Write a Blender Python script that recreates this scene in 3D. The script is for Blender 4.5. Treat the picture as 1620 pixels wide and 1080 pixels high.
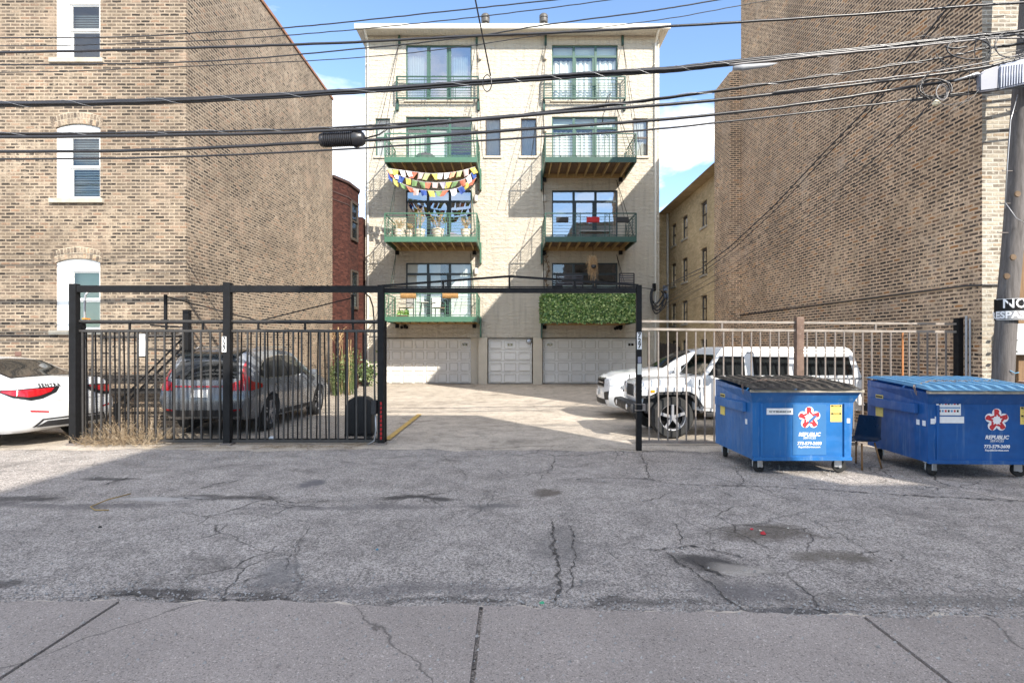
import bpy, bmesh, math, random
from mathutils import Vector, Matrix, noise as mnoise
from mathutils.bvhtree import BVHTree
R = math.radians
PI = math.pi
random.seed(7)
for o in list(bpy.data.objects): bpy.data.objects.remove(o)
S = bpy.context.scene
C = S.collection
# ---------------------------------------------------------------- camera
EYE = 1.7
cd = bpy.data.cameras.new('camera'); cam = bpy.data.objects.new('camera', cd); C.objects.link(cam)
cam.location = (0, 0, EYE); cam.rotation_euler = (R(90), 0, 0)
cd.sensor_width = 36; cd.lens = 20.0; cd.shift_y = 0.0062; cd.clip_end = 2000; cd.clip_start = 0.05
S.camera = cam
# ---------------------------------------------------------------- world, sun, exposure
SUNV = Vector((1.59, -2.30, 1.86)).normalized()
ELEV = math.asin(SUNV.z); AZ = math.atan2(SUNV.x, SUNV.y)
w = bpy.data.worlds.new('World'); S.world = w; w.use_nodes = True
nt = w.node_tree; nt.nodes.clear()
def nd(nt, kind, props=None, **inp):
    n = nt.nodes.new('ShaderNode' + kind)
    for k, v in (props or {}).items(): setattr(n, k, v)
    for k, v in inp.items():
        key = int(k[1:]) if k[0] == 'i' and k[1:].isdigit() else k.replace('_', ' ')
        s = n.inputs[key]
        if isinstance(v, bpy.types.NodeSocket): nt.links.new(v, s)
        elif isinstance(v, bpy.types.Node): nt.links.new(v.outputs[0], s)
        else:
            try: s.default_value = v
            except Exception: s.default_value = (*v, 1.0)
    return n
def ramp(nt, fac, stops, interp='LINEAR'):
    n = nt.nodes.new('ShaderNodeValToRGB'); n.color_ramp.interpolation = interp
    e = n.color_ramp.elements
    while len(e) < len(stops): e.new(0.5)
    for i, (p, c) in enumerate(stops):
        e[i].position = p
        e[i].color = (c, c, c, 1) if isinstance(c, (int, float)) else (*c, 1)
    nt.links.new(fac if isinstance(fac, bpy.types.NodeSocket) else fac.outputs[0], n.inputs[0])
    return n.outputs[0]
def mix(nt, fac, a, b, mode='MIX'):
    n = nt.nodes.new('ShaderNodeMix'); n.data_type = 'RGBA'; n.blend_type = mode; n.clamp_result = False
    for k, v in ((0, fac), (6, a), (7, b)):
        s = n.inputs[k]
        if isinstance(v, bpy.types.Node): v = v.outputs[0]
        if isinstance(v, bpy.types.NodeSocket): nt.links.new(v, s)
        elif isinstance(v, (int, float)): s.default_value = v if k == 0 else (v, v, v, 1)
        else: s.default_value = (*v, 1)
    return n.outputs[2]
def mth(nt, op, a, b=None, c=None, clamp=False):
    n = nt.nodes.new('ShaderNodeMath'); n.operation = op; n.use_clamp = clamp
    for i, v in enumerate((a, b, c)):
        if v is None: continue
        if isinstance(v, bpy.types.Node): v = v.outputs[0]
        if isinstance(v, bpy.types.NodeSocket): nt.links.new(v, n.inputs[i])
        else: n.inputs[i].default_value = v
    return n.outputs[0]
sky = nd(nt, 'TexSky', {'sky_type': 'NISHITA', 'sun_disc': False, 'sun_elevation': ELEV, 'sun_rotation': AZ,
                        'air_density': 1.0, 'dust_density': 0.15, 'ozone_density': 2.5, 'altitude': 800})
tc = nd(nt, 'TexCoord')
sep = nd(nt, 'SeparateXYZ', i0=tc.outputs['Generated'])
den = mth(nt, 'ADD', mth(nt, 'MAXIMUM', sep.outputs[2], 0.02), 0.22)
cu = mth(nt, 'DIVIDE', sep.outputs[0], den); cv = mth(nt, 'DIVIDE', sep.outputs[1], den)
cvec = nd(nt, 'CombineXYZ', i0=cu, i1=cv, i2=2.31)
cn = nd(nt, 'TexNoise', Vector=cvec.outputs[0], Scale=2.1, Detail=9.0, Roughness=0.56, Distortion=0.25)
cn2 = nd(nt, 'TexNoise', Vector=cvec.outputs[0], Scale=0.8, Detail=2.0)
cm = mth(nt, 'ADD', mth(nt, 'MULTIPLY', cn.outputs[0], 0.72), mth(nt, 'MULTIPLY', cn2.outputs[0], 0.38))
bk = mth(nt, 'MULTIPLY', mth(nt, 'MULTIPLY', mth(nt, 'SUBTRACT', 0.35, sep.outputs[1]), mth(nt, 'SUBTRACT', sep.outputs[2], 0.42), clamp=True), 0.52)  # extra unseen cloud, high and behind the camera, added to brighten the shade
cm = mth(nt, 'ADD', cm, bk)
cfac = ramp(nt, cm, [(0.56, 0.0), (0.70, 0.9)])
cshade = ramp(nt, cn.outputs[0], [(0.35, (6.2, 6.1, 6.0)), (0.75, (8.6, 8.2, 7.7))])
ccol = mix(nt, cfac, sky.outputs[0], nd(nt, 'VectorMath', {'operation': 'SCALE'}, i0=cshade, i3=1.0).outputs[0])
bg = nd(nt, 'Background', Color=ccol, Strength=0.14)
ow = nt.nodes.new('ShaderNodeOutputWorld'); nt.links.new(bg.outputs[0], ow.inputs[0])
sl = bpy.data.lights.new('sun', 'SUN'); sl.energy = 3.5; sl.angle = R(0.5); sl.color = (1.0, 0.93, 0.82)
so = bpy.data.objects.new('sun', sl); C.objects.link(so)
so.rotation_euler = (-SUNV).to_track_quat('-Z', 'Y').to_euler(); so.location = (20, -30, 30)
S.view_settings.view_transform = 'Standard'; S.view_settings.look = 'None'
S.view_settings.exposure = 1.33; S.view_settings.gamma = 1.0
S.render.engine = 'CYCLES'
S.cycles.max_bounces = 8; S.cycles.transparent_max_bounces = 16

# ---------------------------------------------------------------- helpers
def P(px, py, Y):
    """a pixel of the photograph at real depth Y -> world point"""
    return Vector(((px - 810) / 900 * Y, Y, EYE + (550 - py) / 900 * Y))
def G(px, py, z=0.0):
    Y = 900 * (EYE - z) / (py - 550)
    return Vector(((px - 810) / 900 * Y, Y, z))
def meta(o, label=None, cat=None, group=None, kind=None):
    if label: o['label'] = label
    if cat: o['category'] = cat
    if group: o['group'] = group
    if kind: o['kind'] = kind
    return o
def thing(name, label, cat, loc=(0, 0, 0), rz=0.0, group=None):
    o = bpy.data.objects.new(name, None); C.objects.link(o); o.empty_display_size = 0.2
    o.location = loc; o.rotation_euler = (0, 0, rz)
    return meta(o, label, cat, group)
def pworld(p):
    m = Matrix.LocRotScale(p.location, p.rotation_euler, p.scale)
    if p.parent: m = pworld(p.parent) @ p.matrix_parent_inverse @ m
    return m
def obj(name, bm, mat, parent=None, local=False, smooth=None, label=None):
    me = bpy.data.meshes.new(name)
    if isinstance(bm, bmesh.types.BMesh):
        bmesh.ops.recalc_face_normals(bm, faces=bm.faces[:]) if bm.faces and not getattr(bm, 'keep', False) and smooth != 'keep' else None
        bm.to_mesh(me); bm.free()
    else: me = bm
    o = bpy.data.objects.new(name, me); C.objects.link(o)
    if mat:
        for m in (mat if isinstance(mat, (list, tuple)) else [mat]): me.materials.append(m)
    if smooth and smooth != 'keep':
        me.polygons.foreach_set('use_smooth', [True] * len(me.polygons))
        if smooth is not True: me.set_sharp_from_angle(angle=R(smooth))
    if parent:
        o.parent = parent
        if not local: o.matrix_parent_inverse = pworld(parent).inverted()
    if label: o['label'] = label
    return o
def solo(name, bm, mat, label, cat, group=None, smooth=None):
    """a thing made of one mesh, with its origin moved to its base"""
    o = obj(name, bm, mat, None, smooth=smooth); meta(o, label, cat, group)
    me = o.data; n = len(me.vertices)
    if n:
        xs = [v.co for v in me.vertices]
        c = Vector(((min(v.x for v in xs) + max(v.x for v in xs)) / 2, (min(v.y for v in xs) + max(v.y for v in xs)) / 2, min(v.z for v in xs)))
        me.transform(Matrix.Translation(-c)); o.location = c
    return o
def struct(name, bm, mat, smooth=None):
    return meta(obj(name, bm, mat, smooth=smooth), kind='structure')
def B(): return bmesh.new()
def box(bm, x0, x1, y0, y1, z0, z1, bev=0.0, mat=0):
    vs = [bm.verts.new((x, y, z)) for x in (x0, x1) for y in (y0, y1) for z in (z0, z1)]
    fs = [bm.faces.new([vs[i] for i in q]) for q in ((0, 1, 3, 2), (4, 6, 7, 5), (0, 4, 5, 1), (2, 3, 7, 6), (0, 2, 6, 4), (1, 5, 7, 3))]
    for f in fs: f.material_index = mat
    if bev:
        es = list({e for f in fs for e in f.edges})
        bmesh.ops.bevel(bm, geom=es, offset=bev, segments=2, affect='EDGES', profile=0.6)
    return vs
def bbox(x0, x1, y0, y1, z0, z1, bev=0.0):
    bm = B(); box(bm, x0, x1, y0, y1, z0, z1, bev); return bm
def beam(bm, a, b, w, h=None, up=Vector((0, 0, 1))):
    """rectangular bar from a to b"""
    a = Vector(a); b = Vector(b); h = h or w
    d = (b - a).normalized()
    if abs(d.dot(up)) > 0.98: up = Vector((0, 1, 0))
    s = d.cross(up).normalized(); u = s.cross(d).normalized()
    vs = []
    for p in (a, b):
        for i, j in ((-1, -1), (1, -1), (1, 1), (-1, 1)):
            vs.append(bm.verts.new(p + s * i * w / 2 + u * j * h / 2))
    for q in ((0, 3, 2, 1), (4, 5, 6, 7), (0, 1, 5, 4), (1, 2, 6, 5), (2, 3, 7, 6), (3, 0, 4, 7)):
        bm.faces.new([vs[i] for i in q])
def tube(bm, pts, r, n=8, caps=True):
    pts = [Vector(p) for p in pts]; rings = []
    rad = r if isinstance(r, (list, tuple)) else [r] * len(pts)
    ref = Vector((0, 0, 1))
    prev = None
    for i, p in enumerate(pts):
        d = (pts[min(i + 1, len(pts) - 1)] - pts[max(i - 1, 0)])
        if d.length < 1e-9: d = Vector((0, 0, 1))
        d.normalize()
        if prev is None:
            s = d.cross(ref)
            if s.length < 0.05: s = d.cross(Vector((0, 1, 0)))
        else:
            s = prev - d * prev.dot(d)
        s.normalize(); prev = s; u = s.cross(d)
        rings.append([bm.verts.new(p + (s * math.cos(2 * PI * k / n) + u * math.sin(2 * PI * k / n)) * rad[i]) for k in range(n)])
    for a, b in zip(rings, rings[1:]):
        for k in range(n):
            bm.faces.new((a[k], a[(k + 1) % n], b[(k + 1) % n], b[k]))
    if caps:
        bm.faces.new(rings[0][::-1]); bm.faces.new(rings[-1])
def lathe(bm, prof, c=(0, 0, 0), axis='z', n=24, mat=0, caps=True):
    """prof: (radius, along)"""
    c = Vector(c); rings = []
    for r, h in prof:
        ring = []
        for k in range(n):
            a = 2 * PI * k / n; x, y = r * math.cos(a), r * math.sin(a)
            v = {'z': (x, y, h), 'y': (x, h, y), 'x': (h, x, y)}[axis]
            ring.append(bm.verts.new(c + Vector(v)))
        rings.append(ring)
    for a, b in zip(rings, rings[1:]):
        for k in range(n):
            f = bm.faces.new((a[k], a[(k + 1) % n], b[(k + 1) % n], b[k])); f.material_index = mat
    for ring in ((rings[0], rings[-1]) if caps else ()):
        try: bm.faces.new(ring).material_index = mat
        except ValueError: pass
def prism(bm, poly, a0, a1, axis='y', bev=0.0, mat=0):
    """poly: 2-D points; extruded along axis from a0 to a1"""
    def mk(p, a): return {'y': (p[0], a, p[1]), 'x': (a, p[0], p[1]), 'z': (p[0], p[1], a)}[axis]
    A = [bm.verts.new(mk(p, a0)) for p in poly]; Bv = [bm.verts.new(mk(p, a1)) for p in poly]
    fs = [bm.faces.new(A), bm.faces.new(Bv[::-1])]; n = len(poly)
    for i in range(n): fs.append(bm.faces.new((A[i], A[(i + 1) % n], Bv[(i + 1) % n], Bv[i])))
    for f in fs: f.material_index = mat
    if bev:
        bmesh.ops.recalc_face_normals(bm, faces=fs)
        bmesh.ops.bevel(bm, geom=list({e for f in fs for e in f.edges}), offset=bev, segments=2, affect='EDGES', profile=0.6)
def quad(bm, a, b, c, d, mat=0):
    f = bm.faces.new([bm.verts.new(p) for p in (a, b, c, d)]); f.material_index = mat; return f
def textmesh(body, size, depth=0.002, bold=0.0, align='CENTER', shear=0.0, space=1.0):
    cu = bpy.data.curves.new('t', 'FONT'); cu.body = body; cu.size = size; cu.extrude = depth / 2; cu.offset = bold
    cu.align_x = align; cu.align_y = 'CENTER'; cu.shear = shear; cu.space_character = space; cu.resolution_u = 3
    o = bpy.data.objects.new('t', cu); C.objects.link(o)
    me = bpy.data.meshes.new_from_object(o.evaluated_get(bpy.context.evaluated_depsgraph_get()))
    bpy.data.objects.remove(o); return me
def text(name, body, size, mat, parent, M, local=False, **k):
    me = textmesh(body, size, **k); me.transform(M); me.name = name
    me.materials.clear()
    return obj(name, me, mat, parent, local=local)
def face_m(origin, rz=0.0, tilt=0.0):
    """text plane upright, readable from -Y, turned by rz about z, tilted back"""
    return Matrix.Translation(Vector(origin)) @ Matrix.Rotation(rz, 4, 'Z') @ Matrix.Rotation(R(90) + tilt, 4, 'X')
def wallgrid(bm, origin, udir, w0, w1, z0, z1, holes, depth, inward, mat=0, rmat=0):
    """wall plane through origin along udir from w0..w1, z0..z1 with rectangular holes and reveals"""
    o = Vector(origin); u = Vector(udir); n = Vector(inward)
    us = sorted({w0, w1, *[h[0] for h in holes], *[h[1] for h in holes]})
    zs = sorted({z0, z1, *[h[2] for h in holes], *[h[3] for h in holes]})
    us = [a for a in us if w0 <= a <= w1]; zs = [a for a in zs if z0 <= a <= z1]
    def pt(a, z, d=0): return o + u * a + n * d + Vector((0, 0, z))
    for a0, a1 in zip(us, us[1:]):
        for b0, b1 in zip(zs, zs[1:]):
            ca, cb = (a0 + a1) / 2, (b0 + b1) / 2
            if any(h[0] < ca < h[1] and h[2] < cb < h[3] for h in holes): continue
            quad(bm, pt(a0, b0), pt(a1, b0), pt(a1, b1), pt(a0, b1), mat)
    for h in holes:
        a0, a1, b0, b1 = h[:4]
        quad(bm, pt(a0, b0), pt(a0, b1), pt(a0, b1, depth), pt(a0, b0, depth), rmat)
        quad(bm, pt(a1, b0), pt(a1, b0, depth), pt(a1, b1, depth), pt(a1, b1), rmat)
        quad(bm, pt(a0, b1), pt(a1, b1), pt(a1, b1, depth), pt(a0, b1, depth), rmat)
        quad(bm, pt(a0, b0), pt(a0, b0, depth), pt(a1, b0, depth), pt(a1, b0), rmat)
# ---------------------------------------------------------------- materials
def mat(name):
    m = bpy.data.materials.new(name); m.use_nodes = True; n = m.node_tree; n.nodes.clear()
    out = n.nodes.new('ShaderNodeOutputMaterial'); b = n.nodes.new('ShaderNodeBsdfPrincipled')
    n.links.new(b.outputs[0], out.inputs[0]); return m, n, b
def setp(n, b, **k):
    for key, v in k.items():
        s = b.inputs[key.replace('_', ' ')]
        if isinstance(v, bpy.types.Node): v = v.outputs[0]
        if isinstance(v, bpy.types.NodeSocket): n.links.new(v, s)
        elif isinstance(v, tuple): s.default_value = (*v, 1)
        else: s.default_value = v
def bump(n, b, h, strength=0.3, dist=0.01):
    bp = nd(n, 'Bump', Strength=strength, Distance=dist, Height=h); n.links.new(bp.outputs[0], b.inputs['Normal'])
def gpos(n): return nd(n, 'NewGeometry').outputs['Position']
def plain(name, col, rough=0.5, metal=0.0, var=0.12, scale=6.0, bmp=0.0, bscale=80.0, coat=0.0, dirt=None, spec=0.5):
    m, n, b = mat(name); p = nd(n, 'TexCoord').outputs['Object']
    nz = nd(n, 'TexNoise', Vector=p, Scale=scale, Detail=6.0, Roughness=0.6)
    lo = tuple(c * (1 - var) for c in col); hi = tuple(min(1, c * (1 + var)) for c in col)
    c = ramp(n, nz.outputs[0], [(0.3, lo), (0.7, hi)])
    if dirt:
        n2 = nd(n, 'TexNoise', Vector=p, Scale=scale * 2.7, Detail=8.0, Roughness=0.7)
        c = mix(n, ramp(n, n2.outputs[0], [(dirt[1], 0.0), (dirt[1] + 0.12, 1.0)]), c, dirt[0])
    rr = ramp(n, nz.outputs[0], [(0.3, min(1, rough * 1.2)), (0.7, rough * 0.85)])
    setp(n, b, Base_Color=c, Roughness=rr, Metallic=metal, Coat_Weight=coat, Specular_IOR_Level=spec)
    if bmp:
        n3 = nd(n, 'TexNoise', Vector=p, Scale=bscale, Detail=4.0); bump(n, b, n3.outputs[0], bmp, 0.01)
    return m
def wallcoord(n, sx=1.0, wob=0.0, wscale=8.0):
    """u runs along the wall whichever way it faces, v is height"""
    p = gpos(n); s = nd(n, 'SeparateXYZ', i0=p)
    u = mth(n, 'ADD', s.outputs[0], s.outputs[1])
    v = s.outputs[2]
    if wob:
        w = nd(n, 'TexNoise', Vector=p, Scale=wscale, Detail=3.0)
        wc = nd(n, 'SeparateXYZ', i0=w.outputs[1])
        u = mth(n, 'ADD', u, mth(n, 'MULTIPLY', mth(n, 'SUBTRACT', wc.outputs[0], 0.5), wob))
        v = mth(n, 'ADD', v, mth(n, 'MULTIPLY', mth(n, 'SUBTRACT', wc.outputs[1], 0.5), wob * 0.6))
    return p, nd(n, 'CombineXYZ', i0=u, i1=v, i2=0.0).outputs[0]
def brick(name, stops, mortar, bw=0.205, bh=0.0705, ms=0.011, cover=0.52, blot=None, wob=0.03, cm=0.5, patch=None, bstr=0.6):
    m, n, b = mat(name)
    p, uv = wallcoord(n, wob=wob)
    bt = nd(n, 'TexBrick', {'offset': 0.5}, Vector=uv, Color1=(0, 0, 0), Color2=(1, 1, 1), Mortar=(0.5, 0.5, 0.5), Scale=1.0,
            Mortar_Size=ms, Mortar_Smooth=0.35, Bias=0.0, Brick_Width=bw, Row_Height=bh)
    col = ramp(n, bt.outputs[0], stops)
    fn = nd(n, 'TexNoise', Vector=p, Scale=26.0, Detail=6.0, Roughness=0.7)
    col = mix(n, 0.55, col, mix(n, 1.0, col, ramp(n, fn.outputs[0], [(0.3, 0.45), (0.7, 1.6)]), 'MULTIPLY'))
    # mortar smeared over the bricks
    sm = nd(n, 'TexNoise', Vector=p, Scale=7.0, Detail=8.0, Roughness=0.72)
    lowf = nd(n, 'TexNoise', Vector=p, Scale=0.35, Detail=5.0, Roughness=0.6)
    smv = mth(n, 'ADD', sm.outputs[0], mth(n, 'MULTIPLY', mth(n, 'SUBTRACT', lowf.outputs[0], 0.5), 0.55))
    smf = ramp(n, smv, [(cover, 0.0), (cover + 0.1, 0.85)])
    mf = mth(n, 'MAXIMUM', bt.outputs[1], smf)
    mo = nd(n, 'TexNoise', Vector=p, Scale=3.0, Detail=7.0, Roughness=0.65)
    mcol = ramp(n, mo.outputs[0], [(0.3, tuple(c * 0.72 for c in mortar)), (0.7, tuple(c * 1.15 for c in mortar))])
    col = mix(n, mf, col, mcol)
    big = nd(n, 'TexNoise', Vector=p, Scale=0.55, Detail=6.0, Roughness=0.6)
    col = mix(n, 1.0, col, ramp(n, big.outputs[0], [(0.3, (0.78, 0.76, 0.74)), (0.7, (1.15, 1.13, 1.1))]), 'MULTIPLY')
    if patch:
        pn = nd(n, 'TexNoise', Vector=p, Scale=0.9, Detail=5.0, Roughness=0.6)
        col = mix(n, ramp(n, pn.outputs[0], [(0.58, 0.0), (0.70, 0.55)]), col, patch)
    setp(n, b, Base_Color=col, Roughness=0.92, Specular_IOR_Level=0.25)
    h = mth(n, 'ADD', mth(n, 'MULTIPLY', mth(n, 'SUBTRACT', 1.0, bt.outputs[1]), 1.0), mth(n, 'MULTIPLY', fn.outputs[0], 0.7))
    bump(n, b, h, bstr, 0.012)
    return m
MORT = (0.345, 0.285, 0.22)
BR_L = brick('common_brick_tan', [(0.0, (0.035, 0.030, 0.027)), (0.22, (0.075, 0.062, 0.052)), (0.42, (0.14, 0.11, 0.085)), (0.6, (0.20, 0.16, 0.12)),
              (0.78, (0.10, 0.083, 0.07)), (0.93, (0.25, 0.165, 0.115)), (1.0, (0.27, 0.22, 0.17))], MORT, ms=0.0155, cover=0.525, patch=(0.36, 0.27, 0.20))
BR_R = brick('common_brick_dark', [(0.0, (0.035, 0.030, 0.029)), (0.25, (0.06, 0.048, 0.043)), (0.5, (0.12, 0.088, 0.068)), (0.7, (0.22, 0.15, 0.105)),
              (0.85, (0.08, 0.06, 0.05)), (0.95, (0.42, 0.20, 0.08)), (1.0, (0.30, 0.2, 0.12))], (0.68, 0.50, 0.345), bw=0.215, ms=0.0185, cover=0.515, patch=(0.56, 0.43, 0.32))
BR_RF = brick('pale_washed_brick', [(0.0, (0.17, 0.145, 0.12)), (0.4, (0.30, 0.265, 0.22)), (0.8, (0.44, 0.40, 0.33)), (1.0, (0.30, 0.22, 0.15))], (0.50, 0.475, 0.42), ms=0.014, cover=0.52)
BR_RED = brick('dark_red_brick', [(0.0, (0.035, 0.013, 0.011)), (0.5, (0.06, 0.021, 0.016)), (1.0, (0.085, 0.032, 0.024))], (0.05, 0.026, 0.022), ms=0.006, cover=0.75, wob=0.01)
BR_YEL = brick('buff_painted_brick', [(0.0, (0.46, 0.355, 0.21)), (0.5, (0.54, 0.42, 0.255)), (1.0, (0.60, 0.475, 0.30))], (0.52, 0.40, 0.245), ms=0.006, cover=0.66, wob=0.01, bstr=0.3)
def cream_block(name, col):
    m, n, b = mat(name); p, uv = wallcoord(n)
    bt = nd(n, 'TexBrick', {'offset': 0.5}, Vector=uv, Color1=(0, 0, 0), Color2=(1, 1, 1), Mortar=(0, 0, 0), Scale=1.0, Mortar_Size=0.009, Mortar_Smooth=0.5, Brick_Width=0.4, Row_Height=0.2)
    mp = nd(n, 'Mapping', Vector=p, Scale=(1.0, 1.0, 2.2))
    rn = nd(n, 'TexNoise', Vector=mp.outputs[0], Scale=4.2, Detail=7.0, Roughness=0.68)
    st = nd(n, 'Mapping', Vector=p, Scale=(3.0, 3.0, 0.25)); sn = nd(n, 'TexNoise', Vector=st.outputs[0], Scale=2.0, Detail=6.0)
    c = ramp(n, sn.outputs[0], [(0.28, tuple(a * 0.80 for a in col)), (0.45, tuple(a * 0.95 for a in col)), (0.65, col)])
    c = mix(n, mth(n, 'MULTIPLY', bt.outputs[1], 0.18), c, tuple(a * 0.72 for a in col))
    setp(n, b, Base_Color=c, Roughness=0.75, Specular_IOR_Level=0.3)
    h = mth(n, 'ADD', mth(n, 'MULTIPLY', rn.outputs[0], 1.5), mth(n, 'MULTIPLY', mth(n, 'SUBTRACT', 1.0, bt.outputs[1]), 0.16))
    bump(n, b, h, 1.0, 0.075); return m
CREAM = cream_block('cream_painted_block', (0.585, 0.53, 0.44))
CREAM_S = plain('cream_smooth_render', (0.57, 0.51, 0.41), 0.8, var=0.06, scale=2.0, bmp=0.3, bscale=20)
def ground_mat(name, base, warm, spec_lo, spec_hi, stains, cracks=1.0):
    m, n, b = mat(name); p = gpos(n)
    wb = nd(n, 'TexNoise', Vector=p, Scale=1.3, Detail=4.0)
    pw = nd(n, 'VectorMath', {'operation': 'MULTIPLY_ADD'}, i0=wb.outputs[1], i1=(0.55, 0.55, 0.0), i2=p).outputs[0]
    a1 = nd(n, 'TexVoronoi', Vector=p, Scale=135.0, Randomness=1.0)
    a2 = nd(n, 'TexVoronoi', Vector=p, Scale=64.0, Randomness=1.0)
    f1 = nd(n, 'SeparateXYZ', i0=a1.outputs[1]).outputs[0]; f2 = nd(n, 'SeparateXYZ', i0=a2.outputs[1]).outputs[1]
    agg = mth(n, 'ADD', mth(n, 'MULTIPLY', f1, 0.6), mth(n, 'MULTIPLY', f2, 0.4))
    big = nd(n, 'TexNoise', Vector=p, Scale=0.42, Detail=8.0, Roughness=0.62)
    med = nd(n, 'TexNoise', Vector=p, Scale=2.6, Detail=9.0, Roughness=0.7)
    c = mix(n, ramp(n, big.outputs[0], [(0.35, 0.0), (0.65, 1.0)]), base, warm)
    c = mix(n, 1.0, c, ramp(n, agg, [(0.12, spec_lo), (0.5, 1.0), (0.88, spec_hi)]), 'MULTIPLY')
    c = mix(n, 1.0, c, ramp(n, med.outputs[0], [(0.3, 0.66), (0.5, 1.0), (0.7, 1.24)]), 'MULTIPLY')
    # tar dark, worn hollows
    dk = nd(n, 'TexNoise', Vector=pw, Scale=0.75, Detail=7.0, Roughness=0.66, Distortion=0.4)
    c = mix(n, ramp(n, dk.outputs[0], [(0.57, 0.0), (0.67, 0.6)]), c, tuple(a * 0.38 for a in base))
    # hairline cracks
    ck = nd(n, 'TexVoronoi', {'feature': 'DISTANCE_TO_EDGE'}, Vector=pw, Scale=0.42)
    ck2 = nd(n, 'TexVoronoi', {'feature': 'DISTANCE_TO_EDGE'}, Vector=pw, Scale=1.5)
    km = nd(n, 'TexNoise', Vector=p, Scale=0.6, Detail=3.0)
    k1 = mth(n, 'MULTIPLY', ramp(n, ck.outputs[0], [(0.0, 0.6), (0.006, 0.0)]), ramp(n, km.outputs[0], [(0.42, 0.0), (0.56, 1.0)]))
    k2 = mth(n, 'MULTIPLY', ramp(n, ck2.outputs[0], [(0.0, 1.0), (0.016, 0.0)]), ramp(n, km.outputs[0], [(0.52, 0.0), (0.60, 1.0)]))
    k = mth(n, 'MULTIPLY', mth(n, 'MAXIMUM', k1, k2), 0.8 * cracks)
    c = mix(n, k, c, (0.03, 0.028, 0.026))
    sp = nd(n, 'SeparateXYZ', i0=pw)
    for (x, y, rx, ry, col, amt) in stains:
        dx = mth(n, 'DIVIDE', mth(n, 'SUBTRACT', sp.outputs[0], x + 0.27), rx); dy = mth(n, 'DIVIDE', mth(n, 'SUBTRACT', sp.outputs[1], y + 0.27), ry)
        d = mth(n, 'SQRT', mth(n, 'ADD', mth(n, 'MULTIPLY', dx, dx), mth(n, 'MULTIPLY', dy, dy)))
        d = mth(n, 'ADD', d, mth(n, 'MULTIPLY', mth(n, 'SUBTRACT', med.outputs[0], 0.5), 1.6))
        c = mix(n, mth(n, 'MULTIPLY', ramp(n, d, [(0.45, 1.0), (1.0, 0.0)]), amt), c, col)
    setp(n, b, Base_Color=c, Roughness=0.9, Specular_IOR_Level=0.3)
    h = mth(n, 'ADD', mth(n, 'ADD', mth(n, 'MULTIPLY', agg, 0.5), mth(n, 'MULTIPLY', med.outputs[0], 1.2)), mth(n, 'MULTIPLY', k, -1.5))
    bump(n, b, h, 0.8, 0.012)
    return m
def stain(px, py, wx, wy, col, amt):
    g = G(px, py); return (g.x, g.y, wx, wy, col, amt)
DKS = (0.055, 0.05, 0.048)
ASPH = ground_mat('worn_asphalt', (0.285, 0.258, 0.238), (0.345, 0.315, 0.29), 0.36, 1.75, [
    stain(1215, 840, 0.55, 0.35, (0.085, 0.07, 0.055), 0.75), stain(1310, 880, 0.42, 0.16, (0.10, 0.085, 0.065), 0.7),
    stain(865, 780, 0.2, 0.3, (0.09, 0.07, 0.055), 0.7), stain(1110, 885, 0.35, 0.22, DKS, 0.9), stain(1165, 895, 0.22, 0.13, (0.46, 0.42, 0.37), 0.5),
    stain(660, 788, 0.55, 0.10, DKS, 0.85), stain(780, 800, 0.4, 0.16, (0.12, 0.115, 0.115), 0.7), stain(485, 765, 0.22, 0.28, (0.13, 0.125, 0.13), 0.9),
    stain(350, 785, 0.9, 0.14, DKS, 0.7), stain(170, 758, 0.6, 0.12, DKS, 0.8), stain(30, 790, 0.6, 0.2, DKS, 0.75), stain(250, 788, 0.7, 0.13, (0.48, 0.46, 0.44), 0.6),
    stain(240, 942, 0.55, 0.10, DKS, 0.75), stain(420, 945, 0.5, 0.06, DKS, 0.7), stain(1250, 965, 0.75, 0.10, (0.10, 0.095, 0.095), 0.8), stain(1000, 950, 0.5, 0.07, DKS, 0.6),
    stain(120, 800, 1.4, .12, (0.11, 0.10, 0.10), 0.6), stain(560, 800, 1.5, .10, (0.12, 0.11, 0.11), 0.55), stain(1500, 950, 1.2, .12, (0.13, 0.12, 0.11), 0.5), stain(640, 930, 1.6, .14, (0.13, 0.12, 0.12), 0.5), stain(890, 870, .35, .7, (0.15, 0.14, 0.135), .5), stain(20, 920, 0.25, 0.14, DKS, 0.7), stain(1180, 930, 0.5, 0.2, (0.14, 0.13, 0.13), 0.7), stain(700, 950, 0.6, 0.06, DKS, 0.6), stain(440, 905, 0.2, 0.3, (0.17, 0.165, 0.165), 0.6)])
LOT = ground_mat('pale_lot_asphalt', (0.42, 0.37, 0.31), (0.52, 0.46, 0.39), 0.6, 1.3, [
    stain(700, 722, 0.8, 0.5, (0.25, 0.23, 0.21), 0.6)], 0.6)
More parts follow.
